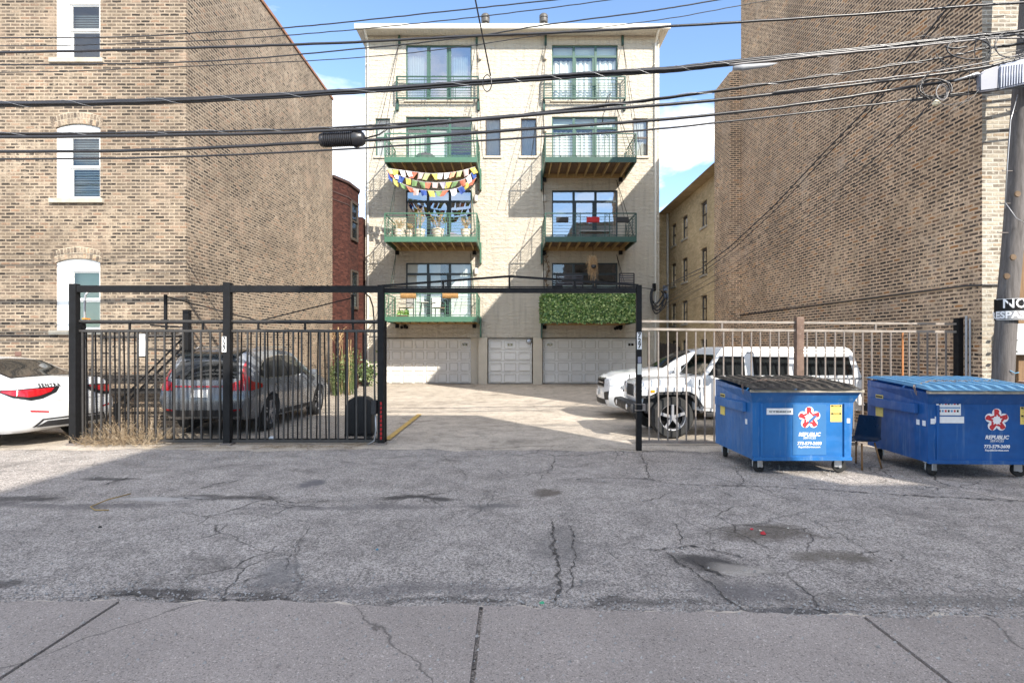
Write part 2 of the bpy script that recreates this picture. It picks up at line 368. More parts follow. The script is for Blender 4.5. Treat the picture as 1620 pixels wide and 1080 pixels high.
def concrete_mat(name, base):
    m, n, b = mat(name); p = gpos(n)
    big = nd(n, 'TexNoise', Vector=p, Scale=0.9, Detail=8.0, Roughness=0.6)
    fine = nd(n, 'TexNoise', Vector=p, Scale=160.0, Detail=3.0, Roughness=0.7)
    ag = nd(n, 'TexVoronoi', Vector=p, Scale=130.0)
    c = ramp(n, big.outputs[0], [(0.3, tuple(a * 0.82 for a in base)), (0.7, tuple(a * 1.12 for a in base))])
    c = mix(n, 1.0, c, ramp(n, fine.outputs[0], [(0.3, 0.62), (0.5, 1.0), (0.7, 1.38)]), 'MULTIPLY')
    c = mix(n, 1.0, c, ramp(n, nd(n, 'SeparateXYZ', i0=ag.outputs[1]).outputs[0], [(0.05, 0.6), (0.12, 1.0), (0.92, 1.0), (0.98, 1.5)]), 'MULTIPLY')
    ds = nd(n, 'TexNoise', Vector=p, Scale=7.0, Detail=4.0)
    c = mix(n, ramp(n, ds.outputs[0], [(0.70, 0.0), (0.76, 0.5)]), c, tuple(a * 0.45 for a in base))
    ck = nd(n, 'TexVoronoi', {'feature': 'DISTANCE_TO_EDGE'}, Vector=nd(n, 'VectorMath', {'operation': 'MULTIPLY_ADD'}, i0=nd(n, 'TexNoise', Vector=p, Scale=3.0, Detail=6.0).outputs[1], i1=(0.3, 0.3, 0), i2=p).outputs[0], Scale=0.35)
    c = mix(n, ramp(n, ck.outputs[0], [(0.0, 0.7), (0.004, 0.0)]), c, (0.06, 0.055, 0.05))
    setp(n, b, Base_Color=c, Roughness=0.88, Specular_IOR_Level=0.3)
    bump(n, b, mth(n, 'ADD', mth(n, 'MULTIPLY', fine.outputs[0], 0.5), big.outputs[0]), 0.5, 0.004)
    return m
CONC = concrete_mat('worn_concrete', (0.315, 0.277, 0.252))
STONE = plain('limestone', (0.42, 0.38, 0.31), 0.85, var=0.15, bmp=0.3)
DIRT = plain('gravelly_dirt', (0.24, 0.21, 0.17), 0.95, var=0.3, scale=3.0, bmp=0.6, bscale=40)
WHITE = plain('white_trim_paint', (0.80, 0.80, 0.79), 0.45, var=0.03)
GREEN = plain('green_steel_paint', (0.025, 0.07, 0.05), 0.42, var=0.15, spec=0.5)
GREENL = plain('green_fascia_paint', (0.05, 0.135, 0.085), 0.45, var=0.12)
GFRAME = plain('green_window_frame', (0.04, 0.095, 0.07), 0.4, var=0.1)
DFRAME = plain('dark_window_frame', (0.018, 0.03, 0.032), 0.4, var=0.15)
BLACK = plain('black_steel_paint', (0.008, 0.008, 0.009), 0.6, spec=0.25, var=0.25, scale=9.0, dirt=((0.11, 0.085, 0.07), 0.68))
GREY_BAR = plain('faded_black_paint', (0.04, 0.037, 0.035), 0.5, var=0.25, scale=8.0, dirt=((0.20, 0.13, 0.09), 0.62))
RUSTP = plain('rust_brown_post', (0.15, 0.095, 0.07), 0.7, var=0.4, scale=6, dirt=((0.26, 0.20, 0.16), 0.58))
RUSTY = plain('weathered_brown_steel', (0.19, 0.165, 0.15), 0.4, var=0.3, scale=7.0, dirt=((0.30, 0.12, 0.05), 0.60))
GALV = plain('galvanised_steel', (0.45, 0.46, 0.48), 0.4, metal=0.6, var=0.15)
CABLE = plain('black_cable_sheath', (0.022, 0.022, 0.026), 0.32, var=0.25, scale=3.0, bmp=0.15, bscale=30, spec=0.6)
CABLEG = plain('grey_cable_sheath', (0.16, 0.15, 0.15), 0.35, var=0.3, scale=3.0, bmp=0.15, bscale=30, spec=0.7)
def wood_mat(name, c0, c1, sc=(12, 12, 1.2)):
    m, n, b = mat(name); p = nd(n, 'TexCoord').outputs['Object']
    mp = nd(n, 'Mapping', Vector=p, Scale=sc); nz = nd(n, 'TexNoise', Vector=mp.outputs[0], Scale=2.0, Detail=9.0, Roughness=0.7, Distortion=0.6)
    setp(n, b, Base_Color=ramp(n, nz.outputs[0], [(0.3, c0), (0.7, c1)]), Roughness=0.85)
    bump(n, b, nz.outputs[0], 0.6, 0.01); return m
POLEW = wood_mat('weathered_pole_wood', (0.06, 0.053, 0.05), (0.17, 0.155, 0.15))
BROWNW = wood_mat('brown_wood', (0.13, 0.075, 0.04), (0.27, 0.17, 0.09))
JOIST = wood_mat('yellow_pine_joist', (0.34, 0.23, 0.10), (0.55, 0.39, 0.18), (2, 2, 2))
DECKW = wood_mat('deck_board', (0.13, 0.085, 0.05), (0.24, 0.16, 0.10), (9, 1.5, 4))
DARKW = wood_mat('dark_fence_wood', (0.03, 0.024, 0.02), (0.08, 0.06, 0.05))
def glass(name, tint, refl=0.12, rough=0.02, dens=0.6):
    m = bpy.data.materials.new(name); m.use_nodes = True; n = m.node_tree; n.nodes.clear()
    out = n.nodes.new('ShaderNodeOutputMaterial')
    t = nd(n, 'BsdfTransparent', Color=tint); g = nd(n, 'BsdfGlossy', Color=(1, 1, 1), Roughness=rough)
    wv = nd(n, 'TexNoise', Vector=gpos(n), Scale=1.6, Detail=2.0); bp = nd(n, 'Bump', Strength=0.08, Distance=0.02, Height=wv.outputs[0]); n.links.new(bp.outputs[0], g.inputs['Normal'])
    fr = nd(n, 'Fresnel', IOR=1.5); f = mth(n, 'ADD', fr.outputs[0], refl, clamp=True)
    mx = nd(n, 'MixShader', i0=f, i1=t.outputs[0], i2=g.outputs[0]); n.links.new(mx.outputs[0], out.inputs[0]); return m
GLASS = glass('window_glass', (0.82, 0.87, 0.85), 0.07)
GLASSB = glass('sky_reflecting_glass', (0.42, 0.50, 0.54), 0.30)
CARGL = glass('car_window_glass', (0.30, 0.36, 0.34), 0.06)
DARKGL = plain('dark_tinted_glass', (0.012, 0.014, 0.015), 0.06, var=0.1, spec=0.7)
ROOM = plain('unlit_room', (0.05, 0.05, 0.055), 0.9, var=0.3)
CURT = plain('white_curtain', (0.80, 0.79, 0.78), 0.9, var=0.05)
CURTG = plain('sage_curtain', (0.55, 0.60, 0.52), 0.9, var=0.06)
BLIND = plain('pale_blind', (0.66, 0.70, 0.64), 0.6, var=0.04)
GARAGE = plain('off_white_garage_panel', (0.74, 0.71, 0.66), 0.5, var=0.05, scale=1.5)
PAPER = plain('white_sticker', (0.80, 0.80, 0.80), 0.5, var=0.05, scale=20)
INK = plain('black_ink', (0.012, 0.012, 0.014), 0.5, var=0.1)
YELS = plain('yellow_sticker', (0.80, 0.62, 0.16), 0.5, var=0.12, scale=20)
REDS = plain('red_ink', (0.52, 0.03, 0.04), 0.45, var=0.1)
WINK = plain('white_ink', (0.82, 0.82, 0.84), 0.45, var=0.05)
YLINE = plain('worn_yellow_road_paint', (0.62, 0.40, 0.09), 0.8, var=0.3, scale=14, dirt=((0.28, 0.24, 0.19), 0.5))
CARW = plain('white_car_paint', (0.66, 0.67, 0.68), 0.22, var=0.02, coat=0.6)
CARS = plain('silver_grey_car_paint', (0.22, 0.235, 0.26), 0.25, metal=0.35, var=0.04, coat=0.8)
PLAST = plain('black_plastic', (0.022, 0.022, 0.024), 0.55, var=0.2, bmp=0.1)
RUBBER = plain('tyre_rubber', (0.02, 0.02, 0.02), 0.8, var=0.25, bmp=0.2)
CHROME = plain('bright_metal', (0.62, 0.62, 0.64), 0.18, metal=1.0, var=0.05)
ALLOY = plain('machined_alloy', (0.36, 0.36, 0.38), 0.35, metal=0.4, var=0.08)
REDL = plain('red_lamp_lens', (0.36, 0.008, 0.012), 0.12, var=0.25, scale=14, coat=1.0)
CLEARL = plain('clear_lamp_lens', (0.62, 0.64, 0.66), 0.1, var=0.3, scale=30, coat=1.0)
ORANGE = plain('amber_lamp_lens', (0.85, 0.28, 0.02), 0.2, var=0.1)
# ---------------------------------------------------------------- ground
def sheet(x0, x1, y0, y1, z, nx, ny, amp=0.0, ragged=None):
    bm = B(); g = []
    for j in range(ny + 1):
        row = []
        for i in range(nx + 1):
            x = x0 + (x1 - x0) * i / nx; y = y0 + (y1 - y0) * j / ny
            if ragged: y += ragged(x) * max(0, (j / ny - .6) / .4) if ny < 50 else ragged(x) * max(0, 1 - j / 6)
            zz = z + (amp * mnoise.fractal(Vector((x * 0.8, y * 0.8, 1.7)), 0.8, 2.1, 5) if amp else 0)
            row.append(bm.verts.new((x, y, zz)))
        g.append(row)
    for j in range(ny):
        for i in range(nx): bm.faces.new((g[j][i], g[j][i + 1], g[j + 1][i + 1], g[j + 1][i]))
    return bm
struct('ground', sheet(-400, 400, -400, 500, -0.06, 8, 8), DIRT)
struct('alley_road', sheet(-60, 60, -2.5, 9.95, -0.004, 480, 120, 0.010), ASPH, smooth=True)
struct('parking_lot', sheet(-30, 30, 9.45, 45, 0.0, 400, 240, 0.010, lambda x: .25 * mnoise.fractal(Vector((x * .9, 2.2, 1.1)), .7, 2.1, 5)), LOT, smooth=True)
def ragg(x):
    return 0.06 * mnoise.fractal(Vector((x * 1.6, 0.3, 5.1)), 0.7, 2.2, 6) - 0.055 * (x + 1) * (1 if x > -1 else 0.3)
joint = [-22, -19.5, -17.1, -14.6, -12.2, -9.8, -7.4, -5.0, -2.6, -0.2, 2.2, 4.7, 7.1, 9.6, 12, 14.5]
for a, b in zip(joint, joint[1:]):
    bm = sheet(a + 0.013, b - 0.013, -2.4, 3.74, 0.022, 60, 40, 0.002, ragg)
    for v in bm.verts:                                   # slabs follow the slightly skewed edge
        if v.co.y > 3.4 and v.co.y < 3.745 and False: pass
    ed = [e for e in bm.edges if e.is_boundary]
    r = bmesh.ops.extrude_edge_only(bm, edges=ed)
    for v in [q for q in r['geom'] if isinstance(q, bmesh.types.BMVert)]: v.co.z -= 0.05
    struct('concrete_pavement', bm, CONC)
# yellow bay line
bm = B()
a, b = G(612, 697), G(664, 656)
for i in range(24):
    t0, t1 = i / 24, (i + 1) / 24 - 0.004
    p, q = a.lerp(b, t0), a.lerp(b, t1); wj = 0.055 + 0.012 * random.random()
    quad(bm, (p.x - wj, p.y, 0.026), (p.x + wj, p.y, 0.026), (q.x + wj, q.y, 0.026), (q.x - wj, q.y, 0.026))
struct('parking_line', bm, YLINE)
# open cracks and tar seams: irregular shallow ribbons
CRACK = plain('crack_dark_fill', (0.07, 0.062, 0.055), 0.95, var=0.3, scale=30)
def crack(pts, w=0.018, seed=0, branch=0.25):
    rnd = random.Random(seed); out = []
    P_ = [G(*p) for p in pts]
    for a, b in zip(P_, P_[1:]):
        n = max(2, int((b - a).length / 0.028))
        for i in range(n): out.append(a.lerp(b, i / n))
    out.append(P_[-1]); d = (P_[-1] - P_[0]).normalized(); s = Vector((-d.y, d.x, 0)); bm = B(); off = 0; prev = None
    for i, p in enumerate(out):
        off = off * 0.9 + rnd.uniform(-0.016, 0.016); taper = min(1, i / 5, (len(out) - 1 - i) / 5)
        ww = w * .70 * (0.12 + rnd.random() ** 2 * 1.5) * taper / 2 + 0.0015
        c = p + s * off; z = 0.010 * mnoise.fractal(Vector((c.x * 0.8, c.y * 0.8, 1.7)), 0.8, 2.1, 5) + 0.006
        cur = (bm.verts.new((c.x - s.x * ww, c.y - s.y * ww, z)), bm.verts.new((c.x + s.x * ww, c.y + s.y * ww, z)))
        if prev: bm.faces.new((prev[0], cur[0], cur[1], prev[1]))
        prev = cur
    meta(obj('road_crack', bm, CRACK), kind='structure')
CR = [([(715, 712), (790, 709), (850, 706), (930, 708), (1010, 712), (1090, 716), (1140, 718)], .03), ([(785, 714), (820, 720), (850, 716), (880, 722), (925, 720), (955, 714)], .035),
      ([(850, 716), (858, 708)], .02), ([(880, 722), (868, 740), (850, 760)], .014), ([(890, 758), (1020, 756), (1060, 764), (1180, 770), (1310, 775), (1480, 786), (1620, 792)], .032),
      ([(1010, 716), (1025, 735), (1030, 756)], .014), ([(1165, 745), (1175, 758), (1172, 770)], .014), ([(590, 786), (640, 782), (712, 779)], .03), ([(640, 792), (690, 790), (700, 800)], .02),
      ([(875, 820), (882, 870), (888, 920), (880, 958)], .028), ([(900, 830), (908, 880), (905, 940)], .016), ([(1005, 870), (1050, 868), (1090, 862), (1130, 872), (1200, 890)], .03),
      ([(1050, 870), (1100, 900), (1150, 945), (1200, 968)], .022), ([(1090, 880), (1140, 910), (1175, 912)], .03), ([(1280, 820), (1330, 845), (1400, 890)], .012), ([(1060, 825), (1078, 862)], .01),
      ([(270, 785), (330, 790), (390, 786), (470, 793), (540, 790)], .026), ([(300, 778), (345, 765), (385, 758)], .024), ([(150, 770), (185, 760), (210, 752)], .03), ([(0, 800), (40, 790), (90, 788)], .03),
      ([(395, 797), (450, 800), (500, 798)], .02), ([(330, 940), (370, 925), (430, 905)], .02), ([(100, 950), (170, 944), (300, 946), (420, 952)], .025), ([(400, 735), (470, 745), (560, 738)], .01),
      ([(700, 742), (780, 752), (870, 748)], .01), ([(1010, 795), (1045, 788), (1050, 780)], .02), ([(1300, 825), (1360, 822), (1350, 830)], .012), ([(450, 905), (470, 870), (490, 830)], .008),
      ([(290, 1080), (330, 1056), (372, 1036)], .01)]
for i, (pts, wd) in enumerate(CR): crack(pts, wd, i)
# gravel, loose stones and grit: nobody could count them
def gravel(name, n, fx, size, m, seed):
    rnd = random.Random(seed); vs, fs = [], []
    for _ in range(n):
        x, y = fx(rnd); s = size * (0.35 + rnd.random() ** 3 * 1.6); b0 = len(vs); a = rnd.random() * 6.28
        z = 0.004 if y > 9.6 else (0.024 if y < 3.6 else 0.004)
        for k in range(4): vs.append((x + s * math.cos(a + k * 1.57) * rnd.uniform(.6, 1), y + s * math.sin(a + k * 1.57) * rnd.uniform(.6, 1), z - 0.002))
        vs.append((x + s * .2, y, z + s * rnd.uniform(.35, .9)))
        fs += [(b0, b0 + 1, b0 + 4), (b0 + 1, b0 + 2, b0 + 4), (b0 + 2, b0 + 3, b0 + 4), (b0 + 3, b0, b0 + 4)]
    me = bpy.data.meshes.new(name); me.from_pydata(vs, [], fs)
    meta(obj(name, me, m), 'loose grey grit and small stones lying over the broken alley surface' if 'edge' not in name else 'gravel', 'gravel', kind='stuff')
GRIT = plain('grey_grit', (0.30, 0.29, 0.28), 0.9, var=0.5, scale=25)
def fx(r):
    t = r.random()
    if t < 0.30: x = r.uniform(-5, 5.5); return x, 3.72 + ragg(x) + abs(r.gauss(0, 0.22))
    if t < 0.55: return r.uniform(-8, 2), 9.4 - abs(r.gauss(0, 0.7))
    if t < 0.75: return r.uniform(3, 8), 8.0 + r.gauss(0, 0.6)
    if t < 0.92: return r.uniform(-7, 7), r.uniform(3.8, 9.5)
    return r.uniform(-3.5, 3.5), r.uniform(2.6, 3.7)
gravel('loose_gravel', 15000, fx, 0.0085, GRIT, 3)

# ---------------------------------------------------------------- brick building on the left
def shut_room(parent, x0, x1, y, z0, z1, m=None):
    pass
def slats(x0, x1, y, z0, z1, pitch=0.05):
    bm = B(); z = z1
    while z > z0:
        quad(bm, (x0, y - 0.014, z - 0.017), (x1, y - 0.014, z - 0.017), (x1, y + 0.012, z + 0.017), (x0, y + 0.012, z + 0.017)); z -= pitch
    return bm
YL = 12.1; XLc = -6.93; YLf = 21.95; HL = 11.25
def pxX(px, Y): return (px - 810) / 900 * Y
def pyZ(py, Y): return EYE + (550 - py) / 900 * Y
lb = thing('brick_building', 'tan common brick building with white arched windows at the left edge', 'building', (-10, YL, 0))
def archmat():
    m, n, b = mat('arch_bricks'); inf = nd(n, 'NewGeometry'); nz = nd(n, 'TexNoise', Vector=inf.outputs['Position'], Scale=30.0, Detail=5.0)
    c = ramp(n, inf.outputs['Random Per Island'], [(0.0, (.07, .055, .045)), (0.4, (.20, .155, .115)), (0.75, (.30, .24, .18)), (1.0, (.36, .24, .16))])
    setp(n, b, Base_Color=mix(n, 1.0, c, ramp(n, nz.outputs[0], [(.3, .6), (.7, 1.4)]), 'MULTIPLY'), Roughness=.9); return m
ARCHB = archmat()
wins = []
for (yt, ys) in ((-14, 93), (196, 314), (409, 522)):
    wins.append((pxX(88, YL), pxX(158.5, YL), pyZ(ys, YL), pyZ(yt, YL)))
bm = B()
wallgrid(bm, (0, YL, 0), (1, 0, 0), -16, XLc, -0.05, HL, wins, 0.16, (0, 1, 0))
quad(bm, (XLc, YL, -0.05), (XLc, YLf, -0.05), (XLc, YLf, HL), (XLc, YL, HL))
quad(bm, (-16, YLf, -0.05), (XLc, YLf, -0.05), (XLc, YLf, HL), (-16, YLf, HL))
quad(bm, (-16, YL, -0.05), (-16, YL, HL), (-16, YLf, HL), (-16, YLf, -0.05))
quad(bm, (-16, YL, HL - .3), (XLc, YL, HL - .3), (XLc, YLf, HL - .3), (-16, YLf, HL - .3))
obj('wall', bm, BR_L, lb, smooth='keep')
TERRA = plain('terracotta_coping', (0.30, 0.15, 0.09), 0.8, var=0.25)
bm = B(); box(bm, XLc - 0.28, XLc + 0.04, YL - .04, YLf + .04, HL, HL + 0.09, 0.01); box(bm, -16, XLc - 0.285, YL - .04, YL + 0.3, HL, HL + 0.09, 0.01)
obj('coping', bm, TERRA, lb)
for k, (x0, x1, z0, z1) in enumerate(wins):
    bm = B(); fr = 0.115                                             # wide casing, arched head
    xm = (x0 + x1) / 2; rise = 0.085; wd = x1 - x0
    def arch(x): return z1 - rise * ((x - xm) / (wd / 2)) ** 2
    n = 12; top = [(x0 + wd * i / n, arch(x0 + wd * i / n)) for i in range(n + 1)]
    yy0, yy1 = YL + 0.035, YL + 0.155
    left_w = 0.29 if k == 2 else 0.26
    prism(bm, [(x0, z0), (x0 + left_w, z0), (x0 + left_w, z1 - 0.26), (x1 - 0.03, z1 - 0.26), (x1 - 0.03, z0), (x1, z0)] + top[::-1], yy0, yy1)
    f = obj('window', bm, WHITE, lb)
    gx0, gx1 = x0 + left_w, x1 - 0.03
    zs0, zs1 = z0 + 0.02, z1 - 0.26; zm = zs0 + (zs1 - zs0) * (0.50 if k else .52)
    bm = B()
    for (a0, a1, yo) in ((zs0, zm, 0.075), (zm - 0.0, zs1, 0.045)):
        yq = YL + yo
        box(bm, gx0 + .002, gx0 + 0.05, yq + 0.02, yq + 0.055, a0, a1); box(bm, gx1 - 0.035, gx1 - .002, yq + 0.02, yq + 0.055, a0, a1)
        box(bm, gx0 + .052, gx1 - .037, yq + 0.02, yq + 0.055, a0, a0 + 0.045); box(bm, gx0 + .052, gx1 - .037, yq + 0.02, yq + 0.055, a1 - 0.03, a1)
    obj('sash', bm, WHITE, f)
    bm = B(); quad(bm, (gx0, YL + 0.105, zs0), (gx1, YL + 0.105, zs0), (gx1, YL + 0.105, zm), (gx0, YL + 0.105, zm))
    quad(bm, (gx0, YL + 0.08, zm), (gx1, YL + 0.08, zm), (gx1, YL + 0.08, zs1), (gx0, YL + 0.08, zs1)); obj('pane', bm, GLASS, f)
    low = {0: zm + 0.02, 1: zs0 + 0.03, 2: zs0}[k]
    if k < 2: obj('blind', slats(gx0, gx1, YL + 0.17, low, zs1 - (0.18 if k == 0 else 0), 0.052), BLIND, f)
    if k == 2:
        bm = B(); quad(bm, (gx0, YL + 0.18, zs0), (gx1, YL + 0.18, zs0), (gx1, YL + 0.18, zs1), (gx0, YL + 0.18, zs1)); obj('roller_shade', bm, plain('sage_shade', (0.42, 0.52, 0.42), 0.8, var=0.04), f)
    obj('room_back', bbox(x0, x1, YL + 0.35, YL + 0.37, z0 - .1, z1 + .1), ROOM, f)
    obj('window_sill', bbox(x0 - 0.10, x1 + 0.09, YL - 0.07, YL + 0.10, z0 - 0.10, z0 - 0.004, 0.008), STONE, f)
    # voussoir arch of upright bricks above, and the brickwork filling above the curve
    bm = B()
    for rr in range(2):
        for i in range(-1, 15):
            xa = x0 - 0.02 + wd * (i + .5) / 14; ht = 0.105; a = (xa - xm) / (wd / 2)
            zc = z1 - rise * a * a + 0.012 + rr * 0.118 + ht / 2; ang = a * 0.19
            c = Vector((xa + math.sin(ang) * rr * .1, 0, zc)); dx = Vector((math.cos(ang), 0, -math.sin(ang))); dz = Vector((math.sin(ang), 0, math.cos(ang)))
            h = ht / 2; bw = 0.030
            vs = [c + dx * sx * bw + dz * sz * h for sx, sz in ((-1, -1), (1, -1), (1, 1), (-1, 1))]
            fr_ = [bm.verts.new((v.x, YL - 0.007, v.z)) for v in vs]; bk = [bm.verts.new((v.x, YL + 0.03, v.z)) for v in vs]
            bm.faces.new(fr_)
            for q in range(4): bm.faces.new((fr_[q], bk[q], bk[(q + 1) % 4], fr_[(q + 1) % 4]))
    obj('brick_arch', bm, ARCHB, lb)
    bm = B(); prism(bm, [(x0 - .03, z1 - rise + .0)] + [(x0 + wd * i / 10, arch(x0 + wd * i / 10) + .006) for i in range(11)] + [(x1 + .03, z1 - rise)] + [(x0 + wd * i / 10, arch(x0 + wd * i / 10) + .25) for i in range(10, -1, -1)], YL - .003, YL + .02); obj('arch_mortar', bm, plain('arch_mortar', (.46, .40, .31), .95, var=.2, bmp=.4) if 'arch_mortar' not in bpy.data.materials else bpy.data.materials['arch_mortar'], lb)
    bm = B()
    for sgn in (-1, 1):
        pts = [(xm + sgn * wd / 2, z1 + 0.004)] + [(xm + sgn * wd / 2 * (1 - i / 8), arch(xm + wd / 2 * (1 - i / 8)) + 0.003) for i in range(9)]
        prism(bm, pts, YL + 0.004, YL + 0.15)
    obj('arch_infill', bm, BR_L, lb)
bm = B(); tube(bm, [P(158, 534, YL - .03), P(300, 530, YL - .03)], 0.012); tube(bm, [(-16, YL - .02, 1.96), (pxX(92, YL), YL - .02, 1.96)], 0.014)
obj('wall_conduit', bm, CABLE, lb)
obj('vent_grille', bbox(*sorted((pxX(24, YL), pxX(34, YL))), YL - .01, YL + .02, pyZ(563, YL), pyZ(556, YL)), plain('rusty_vent', (.16, .09, .07), .8), lb)

# ---------------------------------------------------------------- brick building on the right
XR = 7.85; YR = 9.5; YRf = 19.5; HR = 13.9
rb = thing('brick_building', 'tall windowless dark speckled brick building along the right side', 'building', (14, YR, 0))
bm = B()
quad(bm, (XR, YR, -.05), (XR, YR, HR), (XR, YRf, HR), (XR, YRf, -.05))
quad(bm, (XR, YRf, -.05), (XR, YRf, HR), (24, YRf, HR), (24, YRf, -.05))
quad(bm, (24, YR, -.05), (24, YRf, -.05), (24, YRf, HR), (24, YR, HR)); quad(bm, (XR, YR, HR - .2), (24, YR, HR - .2), (24, YRf, HR - .2), (XR, YRf, HR - .2))
obj('wall', bm, BR_R, rb, smooth='keep')
bm = B(); quad(bm, (XR, YR, -.05), (24, YR, -.05), (24, YR, HR), (XR, YR, HR)); obj('front_wall', bm, BR_RF, rb, smooth='keep', label='pale washed brick front wall')
obj('coping', bbox(XR - .03, 24.05, YR - .04, YRf + .04, HR, HR + .08), TERRA, rb)
bm = B()
box(bm, 7.47, 24, YRf + 0.004, 21.0, -.05, 11.15); box(bm, 9.3, 24, 21.004, 24.3, 8.0, 13.4); box(bm, 9.3, 24, YRf + .01, 21.0, 11.16, 13.4)  # setback wing; the two upper boxes are unseen, added to shade the cream facade
obj('rear_wing_and_shade_tower', bm, BR_R, rb)
bm = B(); tube(bm, [P(1552, 451, YR), (XR - .03, YR + .3, 2.77), (XR - .03, 15, 2.8), (XR - .03, YRf, 2.82)], 0.016); tube(bm, [(XR - .03, YR - .03, 2.75), (9.2, YR - .03, 2.75)], 0.014)
obj('wall_conduit', bm, CABLE, rb)
bm = B(); tube(bm, [(XR - .04, 9.78, 0.05), (XR - .04, 9.78, 2.25)], 0.02); tube(bm, [(XR - .04, 9.70, 0.05), (XR - .04, 9.70, 2.2)], 0.016); obj('drain_pipe', bm, GALV, rb)

# ---------------------------------------------------------------- buff building behind it
yb = thing('buff_building', 'long buff painted brick building with small dark windows behind the right lot', 'building', (12, 21, 0))
XY = 8.0; YA, YB = 21.02, 29.1; HY = 8.55
rows = [(6.75, 7.8), (4.75, 5.85), (2.82, 3.88), (0.9, 2.05)]; cols = [(21.6, 22.35), (23.35, 24.1), (25.95, 26.75), (27.75, 28.5)]
holes = [(c0, c1, r0, r1) for r0, r1 in rows for c0, c1 in cols]
bm = B(); wallgrid(bm, (XY, 0, 0), (0, 1, 0), YA, YB, -.05, HY, holes, 0.14, (1, 0, 0))
quad(bm, (XY, YA, -.05), (20, YA, -.05), (20, YA, HY), (XY, YA, HY)); quad(bm, (7.45, YB, -.05), (20, YB, -.05), (20, YB, HY), (7.45, YB, HY)); quad(bm, (7.45, YB, -.05), (7.45, YB, HY), (7.45, 36, HY), (7.45, 36, -.05))
quad(bm, (7.45, YA, HY - .02), (20, YA, HY - .02), (20, 36, HY - .02), (7.45, 36, HY - .02))
obj('wall', bm, BR_YEL, yb, smooth='keep')
obj('parapet_cap', bbox(XY - .06, XY + .12, YA, YB, HY, HY + .09), plain('grey_metal_cap', (.42, .42, .40), .5), yb)
obj('downspout', bbox(XY - .12, XY - .03, YB - .16, YB - .06, 0, HY), plain('pale_downspout', (.6, .56, .48), .5), yb)
WFR = plain('brown_window_frame', (0.06, 0.045, 0.035), 0.5)
for j, (c0, c1, r0, r1) in enumerate(holes):
    bm = B()
    box(bm, XY + .07, XY + .12, c0, c0 + .06, r0, r1); box(bm, XY + .07, XY + .12, c1 - .06, c1, r0, r1); box(bm, XY + .07, XY + .12, c0 + .062, c1 - .062, r0, r0 + .05)
    box(bm, XY + .07, XY + .12, c0 + .062, c1 - .062, (r0 + r1) / 2 - .02, (r0 + r1) / 2 + .02); box(bm, XY + .05, XY + .13, c0 + .062, c1 - .062, r1 - .09, r1)
    f = obj('window', bm, WFR, yb)
    bm = B(); quad(bm, (XY + .10, c0, r0), (XY + .10, c1, r0), (XY + .10, c1, r1), (XY + .10, c0, r1)); obj('pane', bm, GLASS, f)
    zz = (r0 + r1) / 2 if j % 3 else r0
    bm = B(); quad(bm, (XY + .135, c0, zz), (XY + .135, c1, zz), (XY + .135, c1, r1), (XY + .135, c0, r1)); obj('roller_shade', bm, CURT if j % 4 != 1 else BLIND, f)
    obj('room_back', bbox(XY + .3, XY + .32, c0 - .1, c1 + .1, r0 - .1, r1 + .1), ROOM, f)
    obj('window_sill', bbox(XY - .05, XY + .06, c0 - .06, c1 + .06, r0 - .09, r0 - .004), STONE, f)
    bm = B(); n = 6; cm_ = (c0 + c1) / 2; hw = (c1 - c0) / 2
    prism(bm, [(cm_ - hw - .05, r1 - .02), (cm_ - hw - .05, r1 + .06), (cm_, r1 + .14), (cm_ + hw + .05, r1 + .06), (cm_ + hw + .05, r1 - .02), (cm_, r1 + .045)], XY - .012, XY + .02, 'x')
    obj('brick_arch', bm, BR_YEL, f)

# ---------------------------------------------------------------- dark red brick building behind on the left
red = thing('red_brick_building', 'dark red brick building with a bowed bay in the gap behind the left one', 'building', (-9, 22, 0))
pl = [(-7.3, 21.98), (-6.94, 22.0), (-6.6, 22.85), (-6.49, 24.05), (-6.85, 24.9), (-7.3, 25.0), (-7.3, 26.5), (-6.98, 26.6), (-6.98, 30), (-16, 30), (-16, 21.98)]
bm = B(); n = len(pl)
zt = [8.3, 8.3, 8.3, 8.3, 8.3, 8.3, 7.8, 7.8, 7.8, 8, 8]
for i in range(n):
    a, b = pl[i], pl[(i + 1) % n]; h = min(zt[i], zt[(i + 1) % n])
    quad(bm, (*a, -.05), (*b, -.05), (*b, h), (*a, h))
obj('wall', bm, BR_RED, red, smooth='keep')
bm = B()
for i in range(5):
    a, b = Vector((*pl[i], 0)), Vector((*pl[i + 1], 0))
    for zc, h_, w_ in ((8.33, .10, .07), (7.75, .05, .02), (7.45, .04, .02)): beam(bm, a + Vector((0, 0, zc)), b + Vector((0, 0, zc)), w_ * 2, h_)
obj('cornice', bm, plain('dark_stone_cornice', (.055, .03, .026), .8), red)
for zb in (6.15, 3.35):
    a = Vector((-6.575, 23.15, zb)); b = Vector((-6.51, 23.85, zb)); nrm = Vector((1, -.09, 0)).normalized() * .03
    bm = B(); quad(bm, a + nrm, b + nrm, b + nrm + Vector((0, 0, 1.5)), a + nrm + Vector((0, 0, 1.5))); f = obj('window', bm, DARKGL, red)
    bm = B(); beam(bm, a + nrm * 1.5, b + nrm * 1.5, .08, .1); beam(bm, a + nrm * 1.5 + Vector((0, 0, 1.5)), b + nrm * 1.5 + Vector((0, 0, 1.5)), .06, .08)
    beam(bm, a + nrm * 1.5, a + nrm * 1.5 + Vector((0, 0, 1.5)), .06); beam(bm, b + nrm * 1.5, b + nrm * 1.5 + Vector((0, 0, 1.5)), .06); beam(bm, a + nrm * 1.5 + Vector((0, 0, .75)), b + nrm * 1.5 + Vector((0, 0, .75)), .05)
    obj('window_frame', bm, WFR, f)
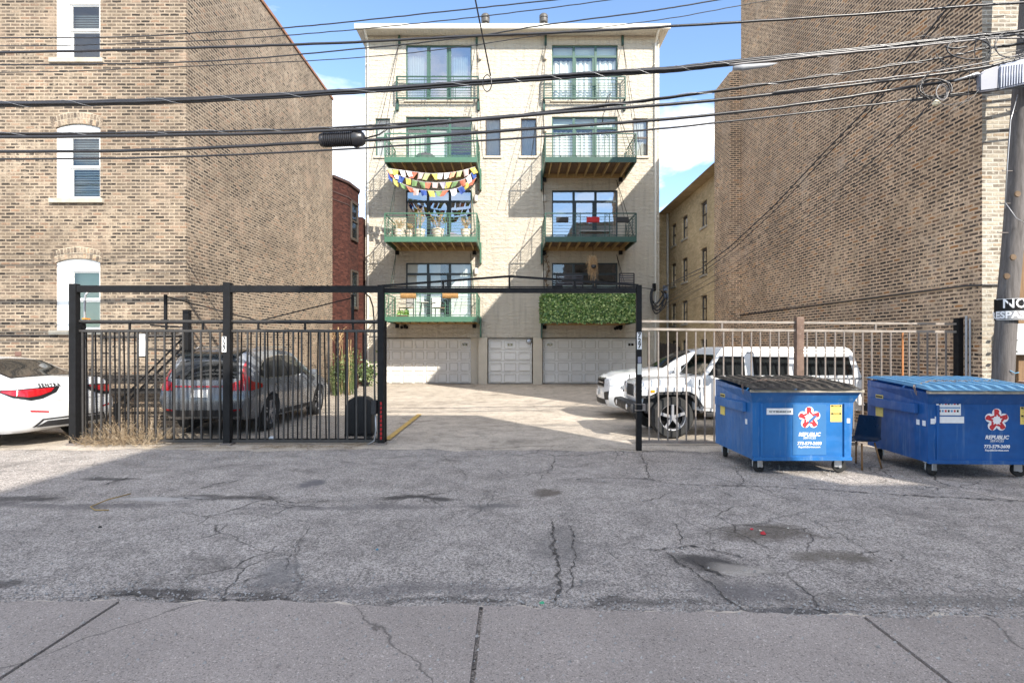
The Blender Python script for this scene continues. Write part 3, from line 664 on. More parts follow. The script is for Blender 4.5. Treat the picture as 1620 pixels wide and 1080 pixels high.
# ---------------------------------------------------------------- unseen buildings across the street, behind the camera, shaped to shade the alley
def back_building(label, x0, x1, y0, y1, h, m, k=0.0):
    k = k * (y1 - y0)
    t = thing('brick_building', label, 'building', ((x0 + x1) / 2, (y0 + y1) / 2, 0))
    hs = []
    nx = max(1, int((x1 - x0) / 2.6))
    for kk in range(int(h // 3)):
        for i in range(nx):
            c = x0 + (x1 - x0) * (i + .5) / nx; hs.append((c - .5, c + .5, 1 + 3 * kk, 2.6 + 3 * kk))
    bm = B(); wallgrid(bm, (0, y1, 0), (1, 0, 0), x0, x1, -.05, h, hs, .15, (0, -1, 0))
    quad(bm, (x0 + k, y0, -.05), (x0, y1, -.05), (x0, y1, h), (x0 + k, y0, h)); quad(bm, (x1 + k, y0, -.05), (x1, y1, -.05), (x1, y1, h), (x1 + k, y0, h))
    quad(bm, (x0 + k, y0, -.05), (x1 + k, y0, -.05), (x1 + k, y0, h), (x0 + k, y0, h)); quad(bm, (x0 + k, y0, h), (x1 + k, y0, h), (x1, y1, h), (x0, y1, h))
    obj('wall', bm, m, t, smooth='keep')
    for a0, a1, b0, b1 in hs:
        bm = B(); quad(bm, (a0, y1 - .12, b0), (a1, y1 - .12, b0), (a1, y1 - .12, b1), (a0, y1 - .12, b1)); f = obj('window', bm, DARKGL, t)
        bm = B(); box(bm, a0, a1, y1 - .11, y1 - .06, (b0 + b1) / 2 - .03, (b0 + b1) / 2 + .03); box(bm, a0, a0 + .06, y1 - .11, y1 - .06, b0, (b0 + b1) / 2 - .032); obj('window_frame', bm, WHITE, f)
back_building('brick walk-up across the alley with the flat roof nearest the sedan side', 6.15, 11.35, -13, -3.3, 14.3, BR_L)
back_building('unseen lower brick block across the alley, skewed to let a sun strip onto the containers', 12.35, 26, -13, -3.3, 9.75, BR_L, .70)
back_building('unseen low brick block added between the two, cutting the sun strip short', 11.36, 12.34, -13, -3.3, 8.4, BR_R)
# chipped pale lip where the slabs meet the asphalt
bm = B(); prev = None; rnd = random.Random(31)
for i in range(900):
    x = -9 + 18 * i / 900; y = 3.74 + ragg(x); a = .012 + .055 * max(0, mnoise.fractal(Vector((x * 3.1, 7, 0)), .7, 2.2, 5) + .25); z = .004 + .010 * mnoise.fractal(Vector((x * 0.8, y * 0.8, 1.7)), 0.8, 2.1, 5)
    cur = (bm.verts.new((x, y - .004, .016)), bm.verts.new((x, y + a, max(z, .006) + .004 * rnd.random())))
    if prev: bm.faces.new((prev[0], cur[0], cur[1], prev[1]))
    prev = cur
struct('pavement_lip', bm, plain('pale_broken_concrete', (0.50, 0.44, 0.37), 0.9, var=.3, scale=12, bmp=.6))
# ---------------------------------------------------------------- cream block building
YF = 26.8
cb = thing('cream_building', 'cream painted block building with green balconies and white garage doors', 'building', (0, YF, 0))
FX0, FX1 = -6.91, 6.94; HF = 16.37
WH = 2.62; WZ = [3.08, 6.5, 9.96, 13.34]
big_l = (-5.0, -1.9); big_r = (1.88, 4.98)
holes = []
for z in WZ: holes += [(*big_l, z, z + WH), (*big_r, z, z + WH)]
nar = [(-6.43, -5.74), (-1.25, -.54), (.42, 1.16), (5.7, 6.4)]
for a, b in nar: holes.append((a, b, 10.72, 12.5))
GT = 2.17
garage = [(-6.35, -1.58), (-1.16, .98), (1.43, 6.42)]
gholes = [(a, b, -.05, GT) for a, b in garage]
bm = B(); wallgrid(bm, (0, YF, 0), (1, 0, 0), FX0, FX1, -.05, HF, holes, .22, (0, 1, 0), 0, 0)
# garage openings are cut by building the lowest band separately
bm.free(); bm = B()
wallgrid(bm, (0, YF, 0), (1, 0, 0), FX0, FX1, GT, HF, holes, .22, (0, 1, 0))
wallgrid(bm, (0, YF, 0), (1, 0, 0), FX0, FX1, -.05, GT, [(a, b, -.05, GT) for a, b in garage], .30, (0, 1, 0))
quad(bm, (FX0, YF, -.05), (FX0, 40, -.05), (FX0, 40, HF), (FX0, YF, HF)); quad(bm, (FX1, YF, -.05), (FX1, 40, -.05), (FX1, 40, HF), (FX1, YF, HF)); quad(bm, (FX0, 40, -.05), (FX1, 40, -.05), (FX1, 40, HF), (FX0, 40, HF))
obj('wall', bm, CREAM, cb, smooth='keep')
GUT = plain('off_white_eave', (0.68, 0.65, 0.58), 0.5, var=0.05)
bm = B(); ex0, ex1 = -7.2, 7.25
box(bm, ex0, ex1, 26.2, 40.3, 16.39, 16.42); box(bm, ex0 - .03, ex1 + .03, 26.06, 26.19, 16.32, 16.55, .015)
prism(bm, [(26.2, 16.43), (26.2, 16.56), (33, 17.2), (40.3, 16.6), (40.3, 16.43)], ex0, ex1, 'x')
rf = obj('roof', bm, GUT, cb)
bm = B()
for i in range(110):
    x = ex0 + .05 + i * .131
    box(bm, x, x + .09, 26.22, 26.78, 16.372, 16.388)
obj('soffit_boards', bm, GUT, rf)
for px in (768, 860):
    x = pxX(px, 28); bm = B(); lathe(bm, [(.13, 16.4), (.13, 17.75)], (x, 28, 0)); lathe(bm, [(.20, 17.68), (.21, 17.74), (.21, 17.86), (.18, 17.86), (.18, 17.9), (.21, 17.9), (.21, 18.02), (.16, 18.08), (.02, 18.12)], (x, 28, 0))
    obj('chimney_vent', bm, plain('dark_vent_metal', (.07, .065, .06), .5), rf, smooth=40)
for x, s in ((FX0 + .04, -1), (FX1 - .30, 1)):
    bm = B(); tube(bm, [(x + .1 * 1, 26.15, 16.32), (x + .1, 26.3, 16.2), (x + .1, YF - .07, 16.0), (x + .1, YF - .07, .1)], .05, 8)
    for z in (3, 6, 9, 12, 15): box(bm, x + .03, x + .17, YF - .13, YF - .005, z, z + .03)
    obj('downspout', bm, GUT, cb, smooth=40)
# doors / windows with three lights and transoms
def curtain(x0, x1, y, z0, z1, folds=9, amp=.02, gap=0):
    bm = B(); n = folds * 6; a = []; b = []
    for i in range(n + 1):
        x = x0 + (x1 - x0) * i / n; yy = y + amp * math.sin(i / 6 * 2 * PI) + amp * .4 * math.sin(i * 1.7)
        a.append(bm.verts.new((x, yy, z0))); b.append(bm.verts.new((x, yy, z1 - .015 * abs(math.sin(i / 6 * PI)))))
    for i in range(n): bm.faces.new((a[i], a[i + 1], b[i + 1], b[i]))
    return bm
def door_unit(x0, x1, z0, fm, gm, style, trans=True):
    z1 = z0 + WH; y0 = YF + .07; y1 = YF + .14; fw = .06
    bm = B(); box(bm, x0, x0 + fw, y0, y1, z0, z1); box(bm, x1 - fw, x1, y0, y1, z0, z1)
    box(bm, x0 + fw + .001, x1 - fw - .001, y0, y1, z1 - fw, z1); box(bm, x0 + fw + .001, x1 - fw - .001, y0, y1, z0, z0 + fw)
    w = (x1 - x0) / 3; m = [x0 + w, x0 + 2 * w]
    for a in m: box(bm, a - .055, a + .055, y0 - .01, y1 - .002, z0 + fw + .001, z1 - fw - .001)
    zt = z1 - .52
    if trans:
        for i in range(3):
            a = x0 + fw + .001 if i == 0 else m[i - 1] + .056; b = x1 - fw - .001 if i == 2 else m[i] - .056
            box(bm, a, b, y0 + .001, y1 - .001, zt - .05, zt + .05)
    f = obj('balcony_door', bm, fm, cb)
    ztop = zt - .05 if trans else z1 - fw
    bm = B(); box(bm, m[0] + .057, m[0] + .12, y0 + .02, y1 - .01, z0 + .06, ztop); box(bm, m[1] - .15, m[1] - .057, y0 + .02, y1 - .01, z0 + .06, ztop); obj('sliding_sash', bm, fm if style != 'w' else WHITE, f)
    bm = B(); yg = YF + .11; quad(bm, (x0, yg, z0), (x1, yg, z0), (x1, yg, z1), (x0, yg, z1)); obj('pane', bm, gm, f)
    yc = YF + .30
    if style == 'g':
        obj('curtain', curtain(x0 + .08, x0 + w - .15, yc, z0, z1 - .38, 7), CURTG, f); obj('curtain', curtain(m[1] + .1, x1 - .2, yc, z0, z1 - .38, 7), CURTG, f)
    elif style == 'c':
        obj('curtain', curtain(x0 + .03, x1 - .03, yc, z0, ztop - .05, 13, .045), CURT, f)
        bm = B(); quad(bm, (x0, yc, zt + .06), (x1, yc, zt + .06), (x1, yc, z1), (x0, yc, z1)); obj('transom_shade', bm, BLIND, f)
    elif style == 'h':
        obj('curtain', curtain(x0 + .1, x0 + w, yc, z0, ztop - .1, 5), CURTG, f); bm = B(); quad(bm, (m[0], yc, z0), (m[1] - .1, yc, z0), (m[1] - .1, yc, ztop), (m[0], yc, ztop)); obj('roller_shade', bm, CURT, f)
    elif style == 'b':
        bm = B(); quad(bm, (x0, yc, z0), (x0 + w * 1.55, yc, z0), (x0 + w * 1.55, yc, z1), (x0, yc, z1)); quad(bm, (m[1], yc, z0), (x1, yc, z0), (x1, yc, z1), (m[1], yc, z1)); obj('roller_shade', bm, CURT, f)
    elif style == 'p':
        bm = B(); quad(bm, (m[0] - .5, yc, z0), (x1, yc, z0), (x1, yc, z0 + 1.6), (m[0] - .5, yc, z0 + 1.6)); obj('roller_shade', bm, BLIND, f)
    elif style == 't':
        bm = B(); quad(bm, (x0, yc, zt + .06), (x1, yc, zt + .06), (x1, yc, z1), (x0, yc, z1)); quad(bm, (m[0], yc, z0), (x1, yc, z0), (x1, yc, z0 + 1.0), (m[0], yc, z0 + 1.0)); obj('roller_shade', bm, CURT, f)
    obj('room_back', bbox(x0 - .3, x1 + .3, YF + 1.6, YF + 1.65, z0 - .2, z1 + .3), ROOM, f)
    obj('door_sill', bbox(x0 - .06, x1 + .06, YF - .06, YF + .06, z0 - .09, z0 - .004), CREAM_S, f)
door_unit(*big_l, WZ[3], GFRAME, GLASSB, 'g', False); door_unit(*big_r, WZ[3], GFRAME, GLASS, 'c')
door_unit(*big_l, WZ[2], GFRAME, GLASS, 'h'); door_unit(*big_r, WZ[2], GFRAME, GLASS, 'c')
door_unit(*big_l, WZ[1], DFRAME, GLASSB, 'n'); door_unit(*big_r, WZ[1], DFRAME, GLASSB, 't')
door_unit(*big_l, WZ[0], DFRAME, GLASS, 'b'); door_unit(*big_r, WZ[0], DFRAME, GLASS, 'p')
for i, (a, b) in enumerate(nar):
    bm = B(); z0, z1 = 10.72, 12.5
    box(bm, a, a + .05, YF + .07, YF + .13, z0, z1); box(bm, b - .05, b, YF + .07, YF + .13, z0, z1); box(bm, a + .051, b - .051, YF + .07, YF + .13, z1 - .05, z1); box(bm, a + .051, b - .051, YF + .07, YF + .13, z0, z0 + .05)
    if i in (0, 3): box(bm, a + .051, b - .051, YF + .07, YF + .13, z0 + .85, z0 + .93)
    f = obj('window', bm, GFRAME if i == 0 else WFR, cb)
    bm = B(); quad(bm, (a, YF + .1, z0), (b, YF + .1, z0), (b, YF + .1, z1), (a, YF + .1, z1)); obj('pane', bm, GLASS, f)
    obj('blind', curtain(a, b, YF + .22, z0, z1, 8, .012), plain('grey_blind', (.50, .48, .47), .8, var=.05), f)
    obj('window_sill', bbox(a - .08, b + .05, YF - .07, YF + .05, z0 - .1, z0 - .004), CREAM_S, f)
# garage doors
GROOVE = plain('shaded_panel_groove', (0.56, 0.52, 0.45), 0.8, var=.1)  # groove shade painted as darker beige strips round the panels
def garage_door(x0, x1, n, lites, parent):
    z0, z1 = 0.0, GT - .04; rows = 4; y = YF + .22
    g = obj('garage_door', bbox(x0, x1, y, y + .05, z0, z1), GARAGE, parent)
    bm = B(); rh = (z1 - z0) / rows; cw = (x1 - x0) / n
    for r in range(rows):
        box(bm, x0 + .005, x1 - .005, y - .026, y - .002, z0 + r * rh + .012, z0 + (r + 1) * rh - .012)
        for c in range(n):
            a = x0 + c * cw + .08; b = x0 + (c + 1) * cw - .08; lo = z0 + r * rh + .09; hi = z0 + (r + 1) * rh - .09
            vs = []
            for (u0, u1, v0, v1) in ((a, b, lo, lo + .03), (a, b, hi - .03, hi), (a, a + .03, lo + .031, hi - .031), (b - .03, b, lo + .031, hi - .031)): box(bm, u0, u1, y - .062, y - .027, v0, v1)
    obj('raised_panels', bm, GARAGE, g)
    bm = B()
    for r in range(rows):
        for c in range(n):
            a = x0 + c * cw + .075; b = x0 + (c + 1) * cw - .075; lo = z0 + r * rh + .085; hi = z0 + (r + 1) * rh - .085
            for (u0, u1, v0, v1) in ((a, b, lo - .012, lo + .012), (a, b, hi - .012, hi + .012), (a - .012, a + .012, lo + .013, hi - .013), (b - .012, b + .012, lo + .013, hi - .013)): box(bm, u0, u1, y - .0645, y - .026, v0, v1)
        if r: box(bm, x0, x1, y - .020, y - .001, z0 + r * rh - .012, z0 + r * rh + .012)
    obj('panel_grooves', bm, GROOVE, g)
    bm = B()
    for c in lites:
        xc = x0 + (c + .5) * cw; zc = z1 - rh * .52
        for s in (-1, 1): box(bm, xc + s * .07 - .055, xc + s * .07 + .055, y - .075, y - .066, zc - .055, zc + .055)
    if lites: obj('garage_door_pane', bm, DARKGL, g)
    obj('bottom_seal', bbox(x0, x1, y - .03, y + .04, -.03, .03), RUBBER, g)
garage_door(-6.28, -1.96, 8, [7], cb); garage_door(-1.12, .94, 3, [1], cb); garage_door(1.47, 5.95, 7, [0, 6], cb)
for a, b in ((-1.955, -1.58), (5.955, 6.42), (-6.35, -6.285)): obj('jamb', bbox(a, b, YF + .2, YF + .29, 0, GT - .002), CREAM_S, cb)
for a, b in ((-1.575, -1.165), (.985, 1.425)): obj('pilaster', bbox(a, b, YF - .10, YF - .004, -.03, GT), CREAM_S, cb)
bm = B(); lathe(bm, [(.02, -.12), (.10, -.1), (.13, -.03), (.13, .0)], (.80, YF + .12, GT - .16), 'y', 14); obj('entry_lamp', bm, GALV, cb, smooth=40)
for px, py in ((640, 517), (977, 519)):                         # twin floodlights
    c = P(px, py, YF - .14); bm = B(); box(bm, c.x - .06, c.x + .06, YF - .08, YF - .003, c.z - .06, c.z + .1)
    for s in (-1, 1): lathe(bm, [(.04, 0), (.07, -.12), (.075, -.16)], (c.x + s * .12, YF - .06, c.z - .02), 'y', 10)
    obj('flood_lamp', bm, BLACK, cb)
for px, py in ((759, 90), (862, 90), (754, 202), (862, 204), (753, 314), (861, 314), (753, 429), (861, 434)):
    c = P(px, py, YF - .05); bm = B(); lathe(bm, [(.02, -.17), (.085, -.13), (.10, 0), (.085, .13), (.02, .17)], (c.x, YF - .06, c.z), 'z', 12); obj('wall_lamp', bm, CREAM_S if py < 300 else GUT, cb, smooth=50)
# balconies
BY = 24.5; BD = YF - .005
def rail_line(bm, pts, z, w): 
    for a, b in zip(pts, pts[1:]): beam(bm, (a[0], a[1], z), (b[0], b[1], z), w, w)
def balcony(x0, x1, zd, hedge=False, light=True):
    xb = x0 - .07 if x0 > 0 else x1 + .005
    fm = GREENL if light else GREEN
    bm = B(); box(bm, x0, x1, BY, BY + .06, zd - .23, zd); box(bm, x0, x0 + .06, BY + .062, BD, zd - .23, zd); box(bm, x1 - .06, x1, BY + .062, BD, zd - .23, zd); box(bm, xb, xb + .065, BD - .35, BD, zd - .85, zd + .1)
    bl = obj('balcony', bm, fm, cb)
    bm = B()
    for i in range(17): box(bm, x0 + .065, x1 - .065, BY + .07 + i * .133, BY + .07 + i * .133 + .125, zd - .05, zd - .012)
    obj('deck_boards', bm, DECKW, bl)
    bm = B()
    for i in range(9):
        x = x0 + .06 + (x1 - x0 - .16) * (i + .5) / 9; box(bm, x, x + .05, BY + .065, BD - .1, zd - .22, zd - .055)
    box(bm, x0 + .065, x1 - .065, BD - .09, BD - .01, zd - .24, zd - .055); obj('joists', bm, JOIST, bl)
    for x in (x0 + .03, x1 - .35): obj('bracket', bbox(x, x + .16, BD - .16, BD - .02, zd - .42, zd - .245), BLACK, bl)
    rl = [(x0 + .02, BD - .05), (x0 + .02, BY + .03), (x1 - .02, BY + .03), (x1 - .02, BD - .3)]
    bm = B(); H = 1.0
    rail_line(bm, rl, zd + H, .045); rail_line(bm, rl, zd + .06, .03)
    for k in range(5): rail_line(bm, rl, zd + .22 + k * .13, .016)
    rail_line(bm, rl, zd + H - .16, .02)
    w_ = x1 - x0
    for x in (x0 + .02, x1 - .02, x0 + w_ * .36 - .1, x0 + w_ * .36 + .1, x0 + w_ * .68 - .1, x0 + w_ * .68 + .1): beam(bm, (x, BY + .03, zd), (x, BY + .03, zd + H), .03 if x not in (x0 + .02, x1 - .02) else .05)
    for x in (x0 + w_ * .36, x0 + w_ * .68):
        for s in (-1, 1): beam(bm, (x - .1, BY + .03, zd + H - .08 - s * .08), (x + .1, BY + .03, zd + H - .08 + s * .08), .014)
    for x in (x0 + .02, x1 - .02):
        for y in (BY + .8, BY + 1.55): beam(bm, (x, y, zd), (x, y, zd + H), .03)
        beam(bm, (x, BD - .06, zd), (x, BD - .06, zd + H), .04)
    obj('railing', bm, fm if not hedge else GREEN, bl)
    top = zd + 3.42 - .35
    for x, s in ((x0 + .04, 1), (x1 - .1, -1)):
        bm = B(); tube(bm, [(x + (0 if s > 0 else -.35), BD - .05, top), (x, BY + .06, zd)], .013, 5); tube(bm, [(x + (0 if s > 0 else -.35), BD - .05, top), (x, BY + 1.1, zd)], .011, 5)
        obj('hanger_rods', bm, BLACK if not light else GREEN, bl)
    return bl
BL0, BL1 = -5.5, -1.50; BR0, BR1 = 1.42, 5.37
balcony(BL0, BL1, 3.05); balcony(BL0, BL1, 6.49); balcony(BL0, BL1, 9.92)
balcony(BR0, BR1, 3.00, True, False); balcony(BR0, BR1, 6.49, light=False); balcony(BR0, BR1, 9.92, light=False)
def juliet(x0, x1):
    y = YF - .28; z0, z1 = 13.33, 14.33
    bm = B(); rl = [(x0, YF - .01), (x0, y), (x1, y), (x1, YF - .01)]
    rail_line(bm, rl, z1, .05); rail_line(bm, rl, z1 - .15, .03); rail_line(bm, rl, z0, .07)
    for k in range(6): rail_line(bm, rl, z0 + .12 + k * .115, .017)
    for x in (x0, x1): beam(bm, (x, y, z0), (x, y, z1), .06); box(bm, x - .06, x + .06, YF - .12, YF - .004, z0 - .48, z0 - .05)
    for f_ in (.34, .38, .66, .70): beam(bm, (x0 + (x1 - x0) * f_, y, z0), (x0 + (x1 - x0) * f_, y, z1), .025)
    j = obj('juliet_railing', bm, GREEN, cb)
    for x in (x0 + .08, x1 - .08):
        obj('bracket', bbox(x - .05, x + .05, YF - .1, YF - .004, 15.9, 16.35), GREEN, j)
        bm = B()
        for dx in (-.75, -.35): tube(bm, [(x, YF - .1, 16.0), (x + (dx if x < (x0 + x1) / 2 else -dx * .5), BY + .05, 9.95)], .012, 5)
        obj('hanger_rods', bm, BLACK, j)
juliet(-5.38, -1.58); juliet(1.50, 5.28)
# ---------------------------------------------------------------- gate frame, sliding gate, fences
YG = 10.0
def post(name, px, yt, yb_, w, Y, m, parent, label=None):
    x = pxX(px, Y); return obj(name, bbox(x - w / 2, x + w / 2, Y - w / 2, Y + w / 2, -.05 if yb_ is None else pyZ(yb_, Y), pyZ(yt, Y), .006), m, parent, label=label)
def plate727(c, rz, parent, ph=.27, pw_=.075):
    """white plate with the house number stacked upright"""
    pl_ = obj('number_plate', bbox(c[0] - pw_ / 2, c[0] + pw_ / 2, c[1] - .006, c[1], c[2] - ph / 2, c[2] + ph / 2), PAPER, parent)
    for i, ch in enumerate('727'):
        text('digit', ch, .105, INK, pl_, face_m((c[0], c[1] - .009, c[2] + ph * (1 - i) * .32)), depth=.003, bold=.0035)
gf = thing('gateway', 'tall black steel gate frame with trussed header over the driveway opening', 'gate frame', (-2.3, YG, 0))
p1 = post('post', 118, 449, None, .12, YG, BLACK, gf); p2 = post('post', 360.5, 447, None, .12, YG, BLACK, gf); p3 = post('post', 603, 451, None, .11, YG, BLACK, gf)
Y4 = 9.45; p4 = post('post', 1010.5, 451, None, .088, Y4, BLACK, gf)
for pp, x_, y_ in ((p1, pxX(118, YG), YG), (p2, pxX(360.5, YG), YG), (p3, pxX(603, YG), YG)):
    obj('base_plate', bbox(x_ - .09, x_ + .09, y_ - .09, y_ + .09, .0, .035), RUSTY, pp)
def hb(a, b, w, h, name='beam', m=BLACK, parent=gf):
    bm = B(); beam(bm, a, b, w, h); return obj(name, bm, m, parent)
hb(P(124.5, 457, YG), P(355, 457, YG), .10, .115); hb(P(366, 457, YG), P(598, 457.5, YG), .10, .115)
hb(P(608.5, 459.5, YG), P(1006, 459.5, Y4), .07, .085)
hb(P(608, 456, YG) + Vector((0, -.041, .02)), P(1006, 456, Y4) + Vector((0, -.041, .02)), .008, .02, 'trim_strip')
hb(P(604, 452, YG), P(806, 437, 9.73), .035, .035, 'truss_bar'); hb(P(806, 437, 9.73), P(1010, 451, Y4), .035, .035, 'truss_bar')
for px, yt in ((701, 446), (806, 438), (909, 444)):
    Y = YG + (Y4 - YG) * (px - 603) / 407; hb(P(px, 456, Y), P(px, yt, Y), .03, .03, 'truss_strut')
plate727((pxX(357.5, YG) , YG - .062, pyZ(544.5, YG)), 0, gf); plate727((pxX(1010.5, Y4), Y4 - .046, pyZ(539, Y4)), 0, gf, .28, .078)
obj('reflector', bbox(pxX(1008, Y4), pxX(1013.5, Y4), Y4 - .052, Y4 - .045, pyZ(574, Y4), pyZ(564, Y4)), plain('grey_reflector', (.22, .22, .28), .3), gf)
obj('sticker', bbox(pxX(1007.5, Y4), pxX(1014, Y4), Y4 - .050, Y4 - .045, pyZ(592, Y4), pyZ(575, Y4)), plain('pale_sticker', (.55, .56, .52), .5), gf)
bm = B(); zz = pyZ(646, Y4); x_ = pxX(1010.5, Y4)
box(bm, x_ - .06, x_ + .10, Y4 - .06, Y4 + .05, zz - .03, zz - .02); box(bm, x_ - .06, x_ + .10, Y4 - .06, Y4 + .05, zz + .07, zz + .08); box(bm, x_ + .05, x_ + .10, Y4 - .06, Y4 - .05, zz - .019, zz + .069); obj('gate_catcher', bm, RUSTY, gf)
bm = B()
for i in range(9): box(bm, pxX(602.5, YG) - .0, pxX(605.5, YG), YG - .063, YG - .058, .1 + i * .075, .1 + i * .075 + .055)
obj('red_reflector_tape', bm, REDL, gf)
# picket builder: one picket mesh shared
def picket_row(parent, xs, y, z0, z1, w, m, jit=0.0, seed=1):
    rnd = random.Random(seed); me = None; out = []
    for x in xs:
        if me is None:
            o = obj('picket', bbox(-w / 2, w / 2, -w / 2, w / 2, 0, z1 - z0), m[0], parent); me = o.data
        else:
            o = bpy.data.objects.new('picket', me); C.objects.link(o); o.parent = parent; o.matrix_parent_inverse = pworld(parent).inverted()
        o.location = (x, y, z0); o.rotation_euler = (0, rnd.uniform(-jit, jit), 0); out.append(o)
    return out
lf = thing('picket_fence', 'black steel picket fence left of the driveway in front of the grey hatchback', 'fence', (-5, YG + .02, 0))
z_a, z_b, z_c = pyZ(507.5, YG), pyZ(523, YG), pyZ(697.5, YG)
for xa, xb in ((pxX(124.5, YG), pxX(355, YG)), (pxX(366, YG), pxX(598, YG))):
    for zc, h in ((z_a, .035), (z_b, .04), (z_c, .045)): hb((xa, YG + .02, zc), (xb, YG + .02, zc), .035, h, 'rail', GREY_BAR, lf)
xs = [pxX(130 + i * 14.45, YG) for i in range(33)]
xs = [x for x in xs if abs(x - pxX(360.5, YG)) > .08]
picket_row(lf, xs, YG + .02, z_c + .023, z_b - .021, .026, [GREY_BAR], .006)
for px in (204, 262, 320, 408, 482, 558): hb((pxX(px, YG), YG + .02, z_b + .021), (pxX(px, YG), YG + .02, z_a - .018), .03, .03, 'spacer', BLACK, lf)
# sliding leaf parked behind
YS = 10.22
sg = thing('sliding_gate', 'black sliding gate leaf with expanded mesh pulled open behind the fence', 'gate', (-5, YS, 0))
za, zb, zc = pyZ(510, YS), pyZ(524, YS), pyZ(696, YS)
x0, x1 = pxX(128, YS), pxX(611, YS)
for z_, h in ((za, .04), (zb, .035), (zc, .06)): hb((x0, YS, z_), (x1, YS, z_), .04, h, 'rail', BLACK, sg)
for x in (x0 + .02, x1 - .02): obj('end_post', bbox(x - .02, x + .02, YS - .045, YS + .045, zc - .05, za + .03), BLACK, sg)
picket_row(sg, [x0 + .12 + i * .1715 for i in range(30)], YS - .004, zc + .031, zb - .018, .02, [BLACK], .02, 4)
for px in (262, 558): obj('truss_post', bbox(pxX(px, YS) - .022, pxX(px, YS) + .022, YS - .022, YS + .022, za + .021, pyZ(466, YS)), BLACK, sg)
hb(P(262, 469, YS), P(410, 507.5, YS), .02, .02, 'truss_bar', BLACK, sg); hb(P(410, 507.5, YS), P(558, 471, YS), .02, .02, 'truss_bar', BLACK, sg)
bm = B(); zt = pyZ(578, YS); pit = .062; sl_ = .5; ym = YS + .028; wv = .0042; Hm = zt - zc
nL = int((x1 - x0 + Hm / sl_) / pit)
for sgn in (1, -1):
    for i in range(nL):
        xa = (x0 - Hm / sl_ + i * pit) if sgn > 0 else (x1 + Hm / sl_ - i * pit)
        pa = Vector((xa, zc)); pb = Vector((xa + sgn * Hm / sl_, zt)); d = pb - pa
        t0 = 0.0; t1 = 1.0
        lo, hi = (x0 - pa.x) / d.x, (x1 - pa.x) / d.x
        if lo > hi: lo, hi = hi, lo
        t0 = max(t0, lo); t1 = min(t1, hi)
        if t1 - t0 < .01: continue
        a = pa + d * t0; b = pa + d * t1
        quad(bm, (a.x, ym + sgn * .001, a.y - wv / 2), (b.x, ym + sgn * .001, b.y - wv / 2), (b.x, ym + sgn * .001, b.y + wv / 2), (a.x, ym + sgn * .001, a.y + wv / 2))
obj('mesh_panel', bm, BLACK, sg, smooth='keep')
for px in (175, 430): # rollers
    bm = B(); lathe(bm, [(.05, -.02), (.06, -.012), (.06, .012), (.05, .02)], (pxX(px, YS), YS, .06), 'y', 14); obj('roller', bm, GALV, sg, smooth=40)
# gate operator with its conduits
go = thing('gate_operator', 'black hooded gate opener box on a stand beside the centre post', 'gate opener', (pxX(571, 10.5), 10.5, 0))
Yo = 10.5; xa, xb = pxX(551, Yo), pxX(591, Yo); z0, z1 = pyZ(684, Yo), pyZ(627, Yo)
bm = B(); pr = [(xa, z0), (xa + .0, z1 - .15), (xa + .05, z1 - .05), (xa + .14, z1), (xb - .14, z1), (xb - .05, z1 - .05), (xb, z1 - .15), (xb, z0)]
prism(bm, pr, Yo - .16, Yo + .16, 'y', .015); obj('hood', bm, PLAST, go, smooth=40)
obj('base_flange', bbox(xa - .02, xb + .02, Yo - .18, Yo + .18, z0 - .04, z0 - .002), BLACK, go); obj('stand', bbox(xb - .16, xb - .04, Yo - .08, Yo + .08, 0, z0 - .042), RUSTY, go)
jb = thing('switch_box', 'small black control box bolted low on the centre gate post', 'switch box', (pxX(595, YG), YG - .1, .5))
obj('box', bbox(pxX(590, YG), pxX(597.4, YG), YG - .13, YG - .01, pyZ(654, YG), pyZ(632, YG), .006), PLAST, jb)
bm = B(); tube(bm, [P(594, 654, YG - .07), P(595, 680, YG - .07), P(592, 697, YG - .05), P(580, 704, YG - .02)], .012); obj('conduit', bm, GALV, jb, smooth=True)
# guard rail, bent post and brace by the corner of the tan building
gr = thing('corner_post', 'thick rusted black steel post with stub rail beside the tan building corner', 'post', (pxX(296, 11.5), 11.5, 0))
obj('post', bbox(pxX(291, 11.5), pxX(300, 11.5), 11.45, 11.57, 0, pyZ(490, 11.5)), BLACK, gr)
bm = B(); beam(bm, P(238, 514, 11.5), P(290.5, 518, 11.5), .03, .03); obj('rail', bm, BLACK, gr)
bm = B(); box(bm, pxX(287, 11.5), pxX(290.8, 11.5), 11.44, 11.58, pyZ(528, 11.5), pyZ(518, 11.5)); obj('hinge', bm, RUSTY, gr)
br = thing('diagonal_brace', 'pair of slanting black bars leaning along the base of the tan wall', 'brace', (-8, 11.8, 0))
for a, b in (((288, 536), (184, 640)), ((293, 545), (196, 640))):
    bm = B(); beam(bm, P(*a, 11.8), P(*b, 11.8), .03, .03); obj('bar', bm, BLACK, br)
bm = B(); box(bm, pxX(172, 11.9), pxX(262, 11.9), 11.85, 11.95, pyZ(622, 11.9), pyZ(614, 11.9)); obj('rail', bm, GREY_BAR, br)
obj('foot', bbox(pxX(182, 11.8), pxX(188, 11.8), 11.75, 11.85, 0, pyZ(638, 11.8)), BLACK, br)
ws = solo('wall_sign', bbox(pxX(219, 12.05), pxX(229, 12.05), 12.06, 12.085, pyZ(563, 12.05), pyZ(528, 12.05)), PAPER, 'small white notice on the tan brick wall behind the pickets', 'sign')
vp = thing('vent_pipe', 'thin grey conduit hooked over at the top behind the far left gate post', 'conduit', (pxX(134, 10.35), 10.35, 0))
bm = B(); tube(bm, [P(134, 700, 10.35), P(134, 480, 10.35), P(135, 467, 10.35), P(140, 460, 10.35)], .018, 8); obj('pipe', bm, GALV, vp, smooth=True)
